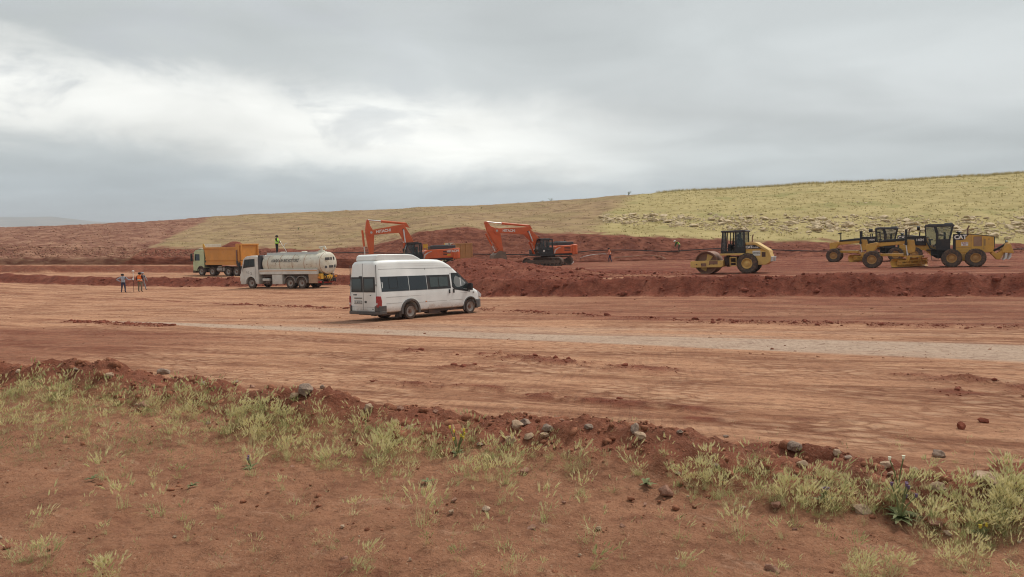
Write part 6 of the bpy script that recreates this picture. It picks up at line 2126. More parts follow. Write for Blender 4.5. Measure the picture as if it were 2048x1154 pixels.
tag(o, 'pale hose running from the excavator tracks to the person in salmon', 'hose')
q = [hill_row(px, row) + Vector((0, -.2, .08)) for px, row in ((1225, 516), (1262, 514), (1290, 512), (1318, 514), (1330, 520))]
o = MB().tube(smooth_path(q), 0.04, 6).build('tan_hose', M['tan_box'])
tag(o, 'tan hose looped on the slope right of the person in salmon', 'hose')

# ================================================================== stones and clods
rng = np.random.default_rng(7)


def rock_mesh(name, seed, sub=2, flat_=0.7, rough=0.28):
    bm = bmesh.new()
    bmesh.ops.create_icosphere(bm, subdivisions=sub, radius=0.5)
    r = random.Random(seed)
    # chip the ball with a few planes, then roughen
    for k in range(9):
        n_ = Vector((r.gauss(0, 1), r.gauss(0, 1), r.gauss(0, 1))).normalized()
        h = r.uniform(0.26, 0.42)
        for v_ in bm.verts:
            d = v_.co.dot(n_)
            if d > h:
                v_.co -= n_ * (d - h)
    from mathutils import noise as mn
    for v_ in bm.verts:
        v_.co += v_.co.normalized() * (mn.noise(v_.co * 3.1 + Vector((seed, 0, 0))) * rough * 0.35)
        v_.co.z *= flat_
    me = bpy.data.meshes.new(name)
    bm.to_mesh(me)
    bm.free()
    me.polygons.foreach_set('use_smooth', [True] * len(me.polygons))
    me.set_sharp_from_angle(angle=R(28))
    return me


STONES = [  # px, row of the foot, width px, material, label (None: shared)
    (327, 748, 27, 'g', 'flat grey stone on top of the soil rim at left'), (220, 755, 20, 't', None), (289, 817, 25, 'r', 'rusty brown stone among the grass at left'),
    (612, 788, 36, 'g', 'grey stone at the left end of the dark rim, beside a tan one'), (588, 794, 20, 't', None), (472, 766, 12, 'g', None), (407, 768, 11, 'g', None),
    (645, 777, 14, 'g', None), (584, 938, 14, 'r', None), (193, 815, 14, 'r', None), (685, 1055, 11, 't', None), (688, 1121, 18, 'r', None), (417, 847, 13, 't', None),
    (739, 824, 29, 't', 'round tan stone on the rim below the left track marks'), (816, 857, 22, 't', None), (1033, 858, 30, 't', 'tan slab stone set in the dark rim face'),
    (1052, 850, 27, 'g', None), (1094, 861, 25, 'g', None), (1021, 887, 26, 't', None), (1055, 877, 24, 't', None), (1088, 873, 18, 't', None),
    (1113, 837, 12, 'r', None), (1123, 843, 13, 'r', None), (1178, 858, 20, 'g', 'dark stone alone on the rim right of the pair of red clods'), (1271, 863, 32, 'g', 'upper of two rough stones piled on the rim'),
    (1280, 878, 28, 't', 'lower of two rough stones piled on the rim'), (1361, 870, 14, 'g', None), (1331, 992, 30, 'r', 'upright rusty stone standing in the grass'), (1062, 1060, 22, 'r', 'brown stone on bare soil below the centre'),
    (973, 1020, 20, 't', None), (903, 1027, 14, 't', None), (909, 1001, 14, 'r', None), (1245, 1055, 14, 'r', None), (1198, 1060, 13, 't', None), (1127, 1007, 11, 'r', None), (1050, 946, 22, 'r', None),
    (798, 820, 20, 'r', None), (1588, 904, 38, 'g', 'large angular grey stone on the rim, right of centre'), (1675, 912, 25, 't', 'tan stone on the rim between two grey ones'), (1606, 931, 25, 't', None),
    (1697, 918, 18, 'g', None), (1773, 937, 30, 't', 'tan grey stone lodged in the rim above the tall grass'), (1877, 914, 29, 'g', 'dark grey block standing alone at the right end of the rim'), (1830, 942, 14, 't', None),
    (1783, 952, 18, 't', None), (1980, 965, 68, 't', 'broad flat tan stone at the right end of the rim'), (2034, 966, 54, 'c', 'big dark red clod beside the broad flat stone'), (1877, 981, 34, 't', None),
    (1553, 1015, 30, 'r', None), (1722, 1026, 42, 't', 'long tan stone under the leafy thistle'), (1452, 875, 12, 'g', None), (1966, 845, 21, 'c', 'larger of two red clods lying on the light ground'),
    (1922, 858, 23, 'c', 'smaller of two red clods lying on the light ground'), (1545, 1143, 34, 'r', 'dark stone at the bottom edge, right of centre'), (1895, 1071, 19, 't', None), (1873, 1054, 28, 'r', None),
    (1356, 951, 14, 'g', None), (1736, 965, 10, 't', None), (36, 745, 14, 't', None), (150, 742, 12, 'g', None), (1432, 935, 10, 'g', None), (960, 893, 16, 'g', None), (870, 826, 14, 'r', None),
    (505, 775, 13, 'r', None), (1160, 1110, 9, 't', None), (1290, 1010, 10, 'r', None), (1590, 1060, 12, 'r', None), (350, 1075, 9, 't', None), (450, 985, 9, 'r', None), (820, 1120, 9, 't', None)]
SM = {'g': M['rock_grey'], 't': M['rock_tan'], 'r': M['rock_red'], 'c': M['clod']}
SN = {'g': 'grey', 't': 'tan', 'r': 'rusty brown', 'c': 'red'}
rock_lib = {}
for i, (px, row, w, mk_, lab) in enumerate(STONES):
    p = gp(px, row, 2.5)
    size = w * p.y / FPX * 1.05
    key = (mk_, i % 5)
    if key not in rock_lib:
        me = rock_mesh('stone', 40 + i, 3, 0.62 if mk_ != 'c' else 0.85)
        me.materials.append(SM[mk_])
        rock_lib[key] = me
    o = bpy.data.objects.new('soil_clod' if mk_ == 'c' else 'stone', rock_lib[key])
    COL.objects.link(o)
    tall = 1.55 if (px, row) == (1331, 992) else 0.55 if px == 1980 else 1.0
    o.location = p + Vector((0, 0, size * 0.16 * tall))
    o.scale = (size, size * rng.uniform(.7, 1.0), size * tall * rng.uniform(.85, 1.1))
    o.rotation_euler = (rng.uniform(-.2, .2), rng.uniform(-.2, .2), rng.uniform(0, 6.28))
    if lab is None:
        on_rim = row < 935
        lab = f"small {SN[mk_]} stone {'in the crumbled soil rim' if on_rim else 'lying on the bare foreground soil'}"
        g_ = f"small {SN[mk_]} stones {'in the rim' if on_rim else 'on the bare soil'}"
    else:
        g_ = 'prominent stones of the foreground'
    tag(o, lab, 'stone' if mk_ != 'c' else 'clod', g_)


M['crumb'] = soil_lump('site_crumb', (0.15, 0.05, 0.03), (0.36, 0.175, 0.10), 9)


def lump_lib(k, seed):
    out = []
    for i in range(k):
        bm = bmesh.new()
        bmesh.ops.create_icosphere(bm, subdivisions=1, radius=0.5)
        r = random.Random(seed + i)
        for v_ in bm.verts:
            v_.co *= r.uniform(0.68, 1.15)
            v_.co.z *= 0.75
        bmesh.ops.triangulate(bm, faces=bm.faces)
        bm.verts.index_update()
        out.append((np.array([v_.co[:] for v_ in bm.verts]), np.array([[v_.index for v_ in f_.verts] for f_ in bm.faces])))
        bm.free()
    return out


LUMPS = lump_lib(6, 5)
ico = bmesh.new()
bmesh.ops.create_icosphere(ico, subdivisions=1, radius=0.5)
ico.free()


def scatter_lumps(name, pos, size, mat, seed, kind='stuff', smooth=False):
    r = np.random.default_rng(seed)
    V, F, off = [], [], 0
    pos = np.asarray(pos)
    lib = r.integers(0, len(LUMPS), len(pos))
    for k in range(len(LUMPS)):
        sel = np.nonzero(lib == k)[0]
        if not len(sel):
            continue
        bv, bf = LUMPS[k]
        a = r.uniform(0, 6.28, len(sel))
        sc = size[sel][:, None] * np.stack([r.uniform(.7, 1.3, len(sel)), r.uniform(.7, 1.3, len(sel)), r.uniform(.6, 1.0, len(sel))], 1)
        ca, sa = np.cos(a)[:, None], np.sin(a)[:, None]
        x, y, z = bv[None, :, 0] * sc[:, :1], bv[None, :, 1] * sc[:, 1:2], bv[None, :, 2] * sc[:, 2:]
        tilt = r.uniform(-.5, .5, len(sel))[:, None]
        y, z = y * np.cos(tilt) - z * np.sin(tilt), y * np.sin(tilt) + z * np.cos(tilt)
        vv = np.stack([x * ca - y * sa, x * sa + y * ca, z], -1) + pos[sel][:, None, :]
        n_ = len(bv)
        V.append(vv.reshape(-1, 3))
        F.append((bf[None] + (np.arange(len(sel)) * n_)[:, None, None]).reshape(-1, 3) + off)
        off += len(sel) * n_
    o = link_mesh(name, np_mesh(name, np.concatenate(V), np.concatenate(F), smooth), mat)
    tag(o, kind=kind)
    return o


def sample_ground(n, cond, xr, yr_, seed):
    r = np.random.default_rng(seed)
    x = r.uniform(xr[0], xr[1], n)
    y = r.uniform(yr_[0], yr_[1], n)
    z, k = terr(x, y, True)
    w = cond(k, x, y)
    s_ = r.uniform(0, 1, n) < w
    return np.stack([x, y, z], 1)[s_]


# clods of the windrow and heaps
p = sample_ground(150000, lambda k, x, y: sst(.3, .8, k['loose']) * (np.abs(x) < y * 0.85) * .6 * (k['t'] < 60), (-60, 55), (28, 84), 11)
sz = np.minimum(0.055 * rng.pareto(2.1, len(p)) + 0.05, 0.5)
clods = scatter_lumps('soil_clods', p, sz, M['clod'], 12)
tag(clods, 'dark red clods along the windrow and soil heaps', 'soil clods')
# spilled ridges on the light ground
p = sample_ground(260000, lambda k, x, y: (k['ridge'] > .2) * k['ridge'] * .9 * (k['loose'] < .3), (-22, 26), (11, 50), 13)
sz = np.minimum(0.018 * rng.pareto(2.2, len(p)) + 0.022, 0.2) * np.clip(p[:, 1] / 18, .7, 2)
o = scatter_lumps('spilled_soil', p, sz, M['clod'], 14)
tag(o, 'crumbs of dark soil spilled in lines over the light ground', 'soil crumbs')
# crumbs scattered over the whole worked surface
p = sample_ground(20000, lambda k, x, y: (k['near'] < .05) * (np.abs(x) < y * .85) * sst(.45, .7, fbm(k['s'] * .25, k['t'] * .9, 301, 3)) * 1.0, (-30, 34), (8, 45), 15)
sz = np.minimum(0.012 * rng.pareto(2.2, len(p)) + 0.018, 0.12)
o = scatter_lumps('scattered_crumbs', p, sz, M['crumb'], 16)
tag(o, 'small crumbs of soil strewn over the worked ground', 'soil crumbs')
# rim of the bank
p = sample_ground(90000, lambda k, x, y: sst(.2, .8, k['rim']) * sst(.02, .3, k['near']) * (np.abs(x) < y * .95 + .5) * .5, (-11, 8), (3.2, 12.5), 17)
sz = np.minimum(0.016 * rng.pareto(1.9, len(p)) + 0.016, 0.16)
o = scatter_lumps('rim_clods', p, sz, M['clod_near'], 18)
tag(o, 'crumbled soil of the low rim between grass and works', 'soil clods')
# pebbles on the bank
p = sample_ground(26000, lambda k, x, y: (k['near'] > .9) * (k['rim'] < .5) * (np.abs(x) < y * .9 + .4) * .7, (-8, 6), (2.2, 9), 19)
sz = np.minimum(0.0035 * rng.pareto(2.0, len(p)) + 0.005, 0.05)
o = scatter_lumps('soil_crumbs', p, sz, M['clod_near'], 20)
tag(o, 'fine crumbs on the bare foreground soil', 'soil crumbs')
p = sample_ground(2200, lambda k, x, y: (k['near'] > .9) * (np.abs(x) < y * .9 + .4) * .5, (-8, 6), (2.2, 8), 21)
sz = np.minimum(0.003 * rng.pareto(1.8, len(p)) + 0.005, 0.035)
o = scatter_lumps('pebbles', p, sz, M['rock_tan'], 22)
tag(o, 'pale pebbles strewn on the foreground soil', 'pebbles')

# ---------------------------------------------------------------- rocks of the hillside
hr = np.random.default_rng(33)
cand = []
for k in range(3600):
    px = hr.uniform(1195, 2120)
    lo_r = np.interp(px, [1195, 1300, 1500, 1700, 1900, 2120], [428, 424, 428, 428, 430, 425])
    hi_r = np.interp(px, [1195, 1300, 1500, 1700, 1900, 2120], [450, 455, 468, 474, 482, 484])
    row = lo_r + (hi_r - lo_r) * hr.beta(2.2, 2.0)
    cl_ = float(fbm(np.array([px * .03]), np.array([row * .12]), 311, 3)[0])
    if cl_ < hr.uniform(.30, .58):
        continue
    size = min(0.30 + 0.22 * hr.pareto(2.4), 1.35)
    cand.append((size, px, row))
for k in range(500):
    px = hr.uniform(1240, 2120)
    row = hr.uniform(np.interp(px, HP, H_CREST) + 6, 440)
    cand.append((min(.15 + .09 * hr.pareto(2.6), .6), px, row))
cand.sort(reverse=True)
lib = []
for k in range(6):
    me = rock_mesh('boulder', 80 + k, 2, 0.62)
    me.materials.append(M['rock_hill'])
    lib.append(me)
small = []
for k, (size, px, row) in enumerate(cand):
    p = hill_row(px, row)
    if k < 290:
        o = bpy.data.objects.new('boulder', lib[k % 6])
        COL.objects.link(o)
        o.location = p + Vector((0, 0, size * 0.10))
        o.scale = (size * hr.uniform(.9, 1.5), size * hr.uniform(.8, 1.2), size * hr.uniform(.7, 1.05))
        o.rotation_euler = (hr.uniform(-.25, .25), hr.uniform(-.25, .25), hr.uniform(0, 6.28))
        wh = ('left end of the rocky band, above the person in salmon', 'slope above the bending person in green', 'slope between the bending person and the roller cab', 'slope above the roller cab',
              'slope between the roller and the far grader', 'slope above the far grader', 'slope above the near grader cab', 'slope above the grader engine hood', 'right edge of the hillside')[int(np.searchsorted([1260, 1345, 1430, 1540, 1650, 1790, 1880, 1990], px))]
        big = 'large' if size > .8 else 'mid-sized' if size > .52 else 'small'
        tag(o, f'{big} pale boulder on the {wh}', 'boulder', f'{big} boulders, {wh}')
    else:
        small.append((p.x, p.y, p.z + size * .05, size))
small = np.array(small)
o = scatter_lumps('hill_rubble', small[:, :3], small[:, 3], M['rock_hill'], 34)
tag(o, 'small pale stones strewn over the grassy hillside', 'rubble')
# rubble of the left embankment and the cut
pts = []
for k in range(5200):
    px = hr.uniform(-60, 560)
    p = hill_at(px, hr.uniform(0.05, 1.95))
    i = int(np.clip(np.searchsorted(cp, px), 0, NC - 1))
    pts.append((p.x + hr.uniform(-.3, .3), p.y, p.z + .02, 0.16 + .10 * hr.pareto(2.6)))
for k in range(3000):
    px = hr.uniform(560, 2080)
    p = hill_at(px, hr.uniform(0.0, .98))
    pts.append((p.x + hr.uniform(-.3, .3), p.y, p.z - .03, 0.14 + .09 * hr.pareto(2.6)))
pts = np.array(pts)
# keep off the grassy part right of the embankment's edge
rw = 465 + (CZ - pts[:, 2]) / pts[:, 1] * FPX
pxs = pts[:, 0] / pts[:, 1] * FPX + 1024
pts = pts[(pxs < 300 + (497 - rw) * 2.05 - 8) | (rw > np.interp(pxs, HP, H_MID) + 2)]
pts[:, 3] = np.minimum(pts[:, 3], .7)
M['cut_rubble'] = soil_lump("cut_rubble", (0.155, 0.06, 0.04), (0.34, 0.185, 0.115), 1.2)
pxs = pts[:, 0] / pts[:, 1] * FPX + 1024
M['cut_clod'] = soil_lump("cut_clod", (0.12, 0.037, 0.023), (0.26, 0.105, 0.064), 1.6)
lf = pxs < 520
o = scatter_lumps('slope_rubble', pts[lf, :3], pts[lf, 3], M['cut_rubble'], 35)
tag(o, 'lumps of earth and stone on the left embankment', 'rubble')
o = scatter_lumps('cut_clods', pts[~lf, :3], pts[~lf, 3], M['cut_clod'], 36)
tag(o, 'red earth clods on the cut bank below the hill', 'rubble')


# ================================================================== grasses
def blade_strip(base, d, length, width, droop, segs=3):
    """A tapered, drooping blade as triangles."""
    vs, fs = [], []
    side = np.array([-d[1], d[0], 0.0])
    nrm = np.linalg.norm(side)
    side = side / nrm if nrm > 1e-4 else np.array([1.0, 0, 0])
    p = np.array(base, float)
    dirv_ = np.array(d, float)
    for k in range(segs + 1):
        w = width * (1 - k / segs) ** 0.7
        if k < segs:
            vs += [p - side * w / 2, p + side * w / 2]
        else:
            vs.append(p.copy())
        p = p + dirv_ / np.linalg.norm(dirv_) * length / segs
        dirv_ = dirv_ + np.array([0, 0, -droop])
    for k in range(segs - 1):
        a = 2 * k
        fs += [(a, a + 1, a + 3), (a, a + 3, a + 2)]
    a = 2 * (segs - 1)
    fs.append((a, a + 1, a + 2))
    return vs, fs, p, dirv_


def tuft(seed, n_blades, n_heads, h, spread, green):
    """Tuft of wild barley: leaf blades, stems and feathery heads. Returns verts, tris, tint."""
    r = np.random.default_rng(seed)
    V, F, T = [], [], []

    def put(vs, fs, tint):
        o_ = len(V)
        V.extend(vs)
        F.extend([(a + o_, b + o_, c + o_) for a, b, c in fs])
        T.extend([tint] * len(vs))
    for k in range(n_blades):
        a = r.uniform(0, 6.28)
        lean = r.uniform(0.25, 1.3)
        d = np.array([math.cos(a) * lean, math.sin(a) * lean, 1.0])
        b0 = (r.normal(0, spread * .35), r.normal(0, spread * .35), -0.01)
        vs, fs, _, _ = blade_strip(b0, d, h * r.uniform(.45, .95), h * r.uniform(.014, .025), r.uniform(.25, .7))
        put(vs, fs, 0.15 + r.uniform(-.15, .25) + (0 if green else .3))
    for k in range(n_heads):
        a = r.uniform(0, 6.28)
        lean = r.uniform(0.05, .55)
        d = np.array([math.cos(a) * lean, math.sin(a) * lean, 1.0])
        b0 = (r.normal(0, spread * .3), r.normal(0, spread * .3), -0.01)
        hh = h * r.uniform(.55, .95)
        vs, fs, tip, dv = blade_strip(b0, d, hh, h * .012, r.uniform(.02, .15))
        put(vs, fs, 0.55)
        dv = dv / np.linalg.norm(dv)
        L = h * r.uniform(.24, .36)
        sd = np.cross(dv, [0, 0, 1.0])
        sd = sd / max(1e-3, np.linalg.norm(sd))
        s2 = np.cross(dv, sd)
        tint = 0.78 + r.uniform(-.15, .22)
        for e in (sd, s2):
            w = L * .12
            q = [tip, tip + dv * L * .35 + e * w, tip + dv * L, tip + dv * L * .35 - e * w]
            put(q, [(0, 1, 2), (0, 2, 3)], tint)
        for j in range(11):
            th = r.uniform(0, 6.28)
            e = sd * math.cos(th) + s2 * math.sin(th)
            st0 = tip + dv * L * r.uniform(0, .7)
            en = st0 + dv * L * r.uniform(.6, .95) + e * L * r.uniform(.12, .30)
            w = L * .028
            put([st0 - s2 * w, st0 + s2 * w, en], [(0, 1, 2)], min(1, tint + .1))
    return np.array(V), np.array(F), np.array(T)


def grass_mat(name, ga, gb, straw, dark):
    m, n, b = new_mat(name)
    at = n.nodes.new('ShaderNodeAttribute')
    at.attribute_name = 'tint'
    g = n.nodes.new('ShaderNodeNewGeometry')
    n1 = NOISE(n, g.outputs['Position'], 2.3, 3, 0.5)
    green = MIX(n, RANGE(n, n1, .35, .65), ga, gb)
    c = MIX(n, RANGE(n, at.outputs['Fac'], 0.25, 0.9, smooth=False), green, straw)
    c = MIX(n, MATH(n, 'MULTIPLY', RANGE(n, NOISE(n, g.outputs['Position'], 1.1, 3, .5), .55, .7), .45), c, dark)
    n.links.new(c, b.inputs['Base Color'])
    b.inputs['Roughness'].default_value = 0.75
    b.inputs['Specular IOR Level'].default_value = 0.2
    tr = n.nodes.new('ShaderNodeBsdfTranslucent')
    n.links.new(c, tr.inputs[0])
    ms = n.nodes.new('ShaderNodeMixShader')
    ms.inputs[0].default_value = 0.35
    n.links.new(b.outputs[0], ms.inputs[1])
    n.links.new(tr.outputs[0], ms.inputs[2])
    out = [q for q in n.nodes if q.type == 'OUTPUT_MATERIAL'][0]
    n.links.new(ms.outputs[0], out.inputs[0])
    return m


M['grass'] = grass_mat("wild_barley", (0.30, 0.34, 0.125), (0.41, 0.42, 0.165), (0.80, 0.73, 0.42), (0.54, 0.45, 0.23))
M['grass_dry'] = grass_mat("dry_grass", (0.29, 0.26, 0.12), (0.38, 0.32, 0.15), (0.58, 0.47, 0.27), (0.40, 0.28, 0.15))
TLIB = [tuft(400 + k, 12, 8, 1.0, .34, True) for k in range(4)] + [tuft(410 + k, 20, 3, 1.0, .45, True) for k in range(3)] + \
       [tuft(420 + k, 7, 3, 1.0, .3, False) for k in range(3)] + [tuft(430 + k, 10, 20, 1.0, .40, True) for k in range(3)]
KIND = {'m': (0, 4), 'g': (4, 7), 's': (7, 10), 'h': (10, 13)}


def px_ground(px, row):
    """Ground points on the foreground bank for arrays of photograph pixels."""
    px, row = np.asarray(px, float), np.asarray(row, float)
    u, v_ = (px - 1024) / FPX, (577 - row) / FPX
    dy, dz = FW.y + v_ * UPV.y, FW.z + v_ * UPV.z
    z = np.zeros_like(px)
    for _ in range(6):
        d = (z - CZ) / dz
        z = 0.5 * z + 0.5 * terr(u * d, dy * d)
    d = (z - CZ) / dz
    x, y = u * d, dy * d
    return np.stack([x, y, terr(x, y)], 1)


def grass_field(name, pos, height, kinds, mat, seed):
    r = np.random.default_rng(seed)
    V, F, T, off = [], [], [], 0
    var = np.array([r.integers(*KIND[k]) for k in kinds])
    for k in range(len(TLIB)):
        sel = np.nonzero(var == k)[0]
        if not len(sel):
            continue
        bv, bf, bt = TLIB[k]
        a = r.uniform(0, 6.28, len(sel))[:, None]
        h = height[sel][:, None]
        wsc = h * r.uniform(.8, 1.3, len(sel))[:, None]
        lean = r.normal(0, .18, (len(sel), 2))
        x, y, z = bv[None, :, 0] * wsc, bv[None, :, 1] * wsc, bv[None, :, 2] * h
        X_ = x * np.cos(a) - y * np.sin(a) + z * (lean[:, :1] + .10)
        Y_ = x * np.sin(a) + y * np.cos(a) + z * lean[:, 1:]
        vv = np.stack([X_, Y_, z], -1) + pos[sel][:, None, :]
        n_ = len(bv)
        V.append(vv.reshape(-1, 3))
        F.append((bf[None] + (np.arange(len(sel)) * n_)[:, None, None]).reshape(-1, 3) + off)
        T.append((bt[None] + r.normal(0.05, .22, len(sel))[:, None]).ravel())
        off += len(sel) * n_
    me = np_mesh(name, np.concatenate(V), np.concatenate(F), False)
    at = me.attributes.new('tint', 'FLOAT', 'POINT')
    at.data.foreach_set('value', np.clip(np.concatenate(T), 0, 1).astype(np.float32))
    return link_mesh(name, me, mat)


PATCH = [  # cx, cy, rx, ry, count, height m, kind, mat
    (60, 775, 90, 28, 90, .19, 'g', 0), (200, 790, 130, 28, 90, .17, 'g', 0), (340, 800, 140, 30, 90, .17, 'g', 0), (90, 820, 160, 50, 120, .14, 'h', 0), (300, 850, 220, 50, 110, .12, 'm', 0),
    (150, 885, 200, 40, 90, .11, 'm', 1), (420, 840, 160, 50, 90, .14, 'h', 0), (530, 835, 110, 45, 70, .16, 'g', 0), (560, 860, 120, 50, 70, .15, 'h', 0), (450, 900, 180, 35, 60, .11, 's', 1),
    (640, 890, 100, 45, 60, .14, 'm', 0), (690, 940, 70, 28, 22, .13, 'h', 0), (300, 905, 250, 40, 60, .10, 's', 1), (60, 900, 120, 35, 35, .11, 'm', 1),
    (770, 890, 60, 45, 45, .17, 'h', 0), (800, 935, 60, 22, 28, .14, 'm', 0), (880, 870, 70, 40, 45, .19, 'g', 0), (950, 905, 90, 25, 50, .15, 'g', 0), (900, 905, 100, 30, 30, .15, 'm', 0),
    (1040, 910, 50, 14, 12, .12, 'h', 0), (1140, 900, 50, 45, 22, .17, 'm', 0), (1180, 935, 60, 25, 16, .12, 'h', 1), (985, 948, 55, 22, 20, .14, 'h', 0), (1000, 920, 250, 50, 35, .09, 's', 1),
    (1310, 915, 60, 35, 22, .15, 'm', 0), (1400, 940, 70, 28, 50, .14, 'h', 0), (1390, 975, 50, 22, 26, .13, 'g', 0), (1480, 950, 60, 32, 46, .16, 'g', 0), (1545, 945, 60, 45, 50, .18, 'g', 0),
    (1620, 985, 90, 32, 66, .15, 'h', 0), (1700, 985, 110, 38, 95, .16, 'm', 0), (1780, 1000, 110, 42, 90, .17, 'g', 0), (1850, 1000, 80, 45, 46, .16, 'h', 0), (1960, 1010, 90, 45, 86, .16, 'h', 0),
    (2030, 1010, 50, 60, 60, .18, 'h', 0), (1950, 1060, 90, 40, 74, .13, 'g', 0), (2040, 1060, 40, 40, 30, .14, 'm', 0), (1550, 985, 220, 30, 40, .10, 's', 1), (1660, 1010, 60, 18, 24, .12, 'm', 0),
    (1720, 1135, 100, 35, 46, .11, 'h', 0), (1920, 1118, 60, 26, 34, .12, 'h', 0), (1990, 1140, 60, 25, 20, .11, 'm', 0), (1500, 1080, 50, 35, 8, .14, 's', 1), (1800, 1090, 140, 40, 10, .13, 's', 1),
    (20, 1108, 35, 22, 16, .11, 'g', 0), (75, 1112, 30, 20, 9, .12, 'h', 0), (205, 1148, 45, 16, 8, .11, 'h', 0), (730, 1140, 35, 20, 8, .12, 'h', 0), (1870, 960, 160, 30, 18, .12, 's', 1), (1250, 890, 120, 40, 16, .12, 's', 1),
    (380, 780, 220, 20, 26, .12, 's', 1), (700, 850, 90, 40, 26, .13, 's', 0), (2060, 1150, 60, 30, 12, .12, 'm', 0), (1420, 1010, 60, 16, 6, .10, 'h', 1)]
gr = np.random.default_rng(77)
FP = {0: [[], [], []], 1: [[], [], []]}
for cx, cy, rx, ry, n_, h, kd, mt in PATCH:
    n_ = max(3, int(n_ * (.42 if kd in 'gm' else .50 if kd == 'h' else .8)))
    h *= .70 if cx < 1250 else .60
    cy = cy + (14 if cx > 1250 and cy < 1090 else 6)
    n_ = int(n_ * (1.45 if cx < 720 else 1.0))
    a = gr.uniform(0, 6.28, n_)
    q = np.sqrt(gr.uniform(0, 1, n_))
    FP[mt][0].append(np.stack([cx + rx * q * np.cos(a), cy + ry * q * np.sin(a)], 1))
    FP[mt][1].append(h * gr.choice([.5, .7, .9, 1.15], n_) * gr.uniform(.85, 1.15, n_))
    FP[mt][2] += [kd] * n_
# sparse wisps everywhere on the bank
n_ = 150
FP[0][0].append(np.stack([gr.uniform(-100, 2150, n_), 860 + 300 * gr.uniform(0, 1, n_)], 1))
FP[0][1].append(gr.uniform(.04, .09, n_))
FP[0][2] += list(gr.choice(['h', 'm', 'g'], n_))
n_ = 300
FP[1][0].append(np.stack([gr.uniform(-150, 2200, n_), 830 + 420 * gr.uniform(0, 1, n_) ** 0.8], 1))
FP[1][1].append(gr.uniform(.03, .09, n_))
FP[1][2] += ['s'] * n_
for mt, nm, lab in ((0, 'barley_grass', 'yellow green wild barley covering the foreground bank'), (1, 'dry_grass', 'thin dry grass wisps between the barley')):
    pxy = np.concatenate(FP[mt][0])
    P3 = px_ground(pxy[:, 0], pxy[:, 1])
    kd = np.array(FP[mt][2])
    hh = np.concatenate(FP[mt][1])
    ok = (P3[:, 1] > 1.5) & (P3[:, 1] < 14)
    o = grass_field(nm, P3[ok], hh[ok], kd[ok], M['grass' if mt == 0 else 'grass_dry'], 78 + mt)
    tag(o, lab, 'grass', kind='stuff')

# single tufts standing on the bare soil
TUFTS = [(245, 1018, .12, 'h', 'barley tuft, left of the spreading tuft on bare soil'), (318, 1030, .13, 'g', 'low spreading grass tuft alone on bare soil at left'), (502, 955, .13, 'h', 'barley tuft in front of the purple thistle'),
         (588, 1042, .09, 'g', 'small bushy tuft on bare soil, left of the tallest barley tuft'), (842, 1050, .15, 'h', 'dense barley tuft, the fullest one on the bare soil'), (778, 1002, .11, 'g', 'wiry tuft above the fullest barley tuft'),
         (1004, 1096, .11, 'g', 'bushy grass tuft low in the picture near the centre'), (1083, 1040, .14, 'm', 'grassy tuft beside a brown stone near the centre'), (1163, 992, .10, 'h', 'yellowish flattened tuft right of centre'),
         (1010, 968, .13, 'h', 'leaning barley tuft below the grass band at the centre'), (1190, 1068, .14, 's', 'thin tuft of a few stems by a pale pebble'), (1010, 1140, .08, 'm', 'small faded tuft at the bottom near the centre'),
         (205, 958, .12, 'h', 'barley tuft with yellow heads on bare soil at far left'), (95, 1035, .12, 's', 'wispy dry tuft at far left'), (1480, 1080, .13, 'm', 'tuft with long dry stalks left of the bottom right grass'),
         (1590, 1052, .10, 'g', 'squat tuft above the dark bottom stone'), (1435, 1000, .11, 'h', 'dry yellow tuft below the upright stone'), (665, 942, .12, 'h', 'yellow barley clump ending the left grass band'),
         (870, 1010, .11, 'g', 'bluish green upright tuft above the fullest barley tuft'), (960, 1012, .07, 'g', 'flat grass tuft behind a tan stone near the centre')]
tl = {}
for px, row, h, kd, lab in TUFTS:
    r_ = gr.integers(*KIND[kd])
    if r_ not in tl:
        bv, bf, bt = TLIB[r_]
        parts = []
        for nm, sel in (('blades', bt < .5), ('heads', bt >= .5)):
            keep = sel[bf[:, 0]]
            used = np.unique(bf[keep])
            mp = -np.ones(len(bv), int)
            mp[used] = np.arange(len(used))
            me = np_mesh(nm, bv[used], mp[bf[keep]], False)
            at = me.attributes.new('tint', 'FLOAT', 'POINT')
            at.data.foreach_set('value', np.clip(bt[used], 0, 1).astype(np.float32))
            me.materials.append(M['grass'])
            parts.append((nm, me))
        tl[r_] = parts
    p = px_ground([px], [row])[0]
    root = empty('grass_tuft', tuple(p), gr.uniform(0, 6.28))
    root.scale = (h * 1.25, h * 1.25, h * 1.15)
    tag(root, lab, 'grass tuft', 'single tufts on the bare soil')
    for nm, me in tl[r_]:
        if len(me.polygons):
            c = bpy.data.objects.new(nm, me)
            COL.objects.link(c)
            c.parent = root


# thistles and other leafy weeds
M['leaf'] = flat("thistle_leaf", (0.16, 0.175, 0.07), 0.7)
M['purple'] = flat("purple_flower", (0.15, 0.095, 0.16))
M['yellow_fl'] = flat("yellow_flower", (0.62, 0.50, 0.07))
M['white_fl'] = flat("cream_flower", (0.75, 0.72, 0.55))


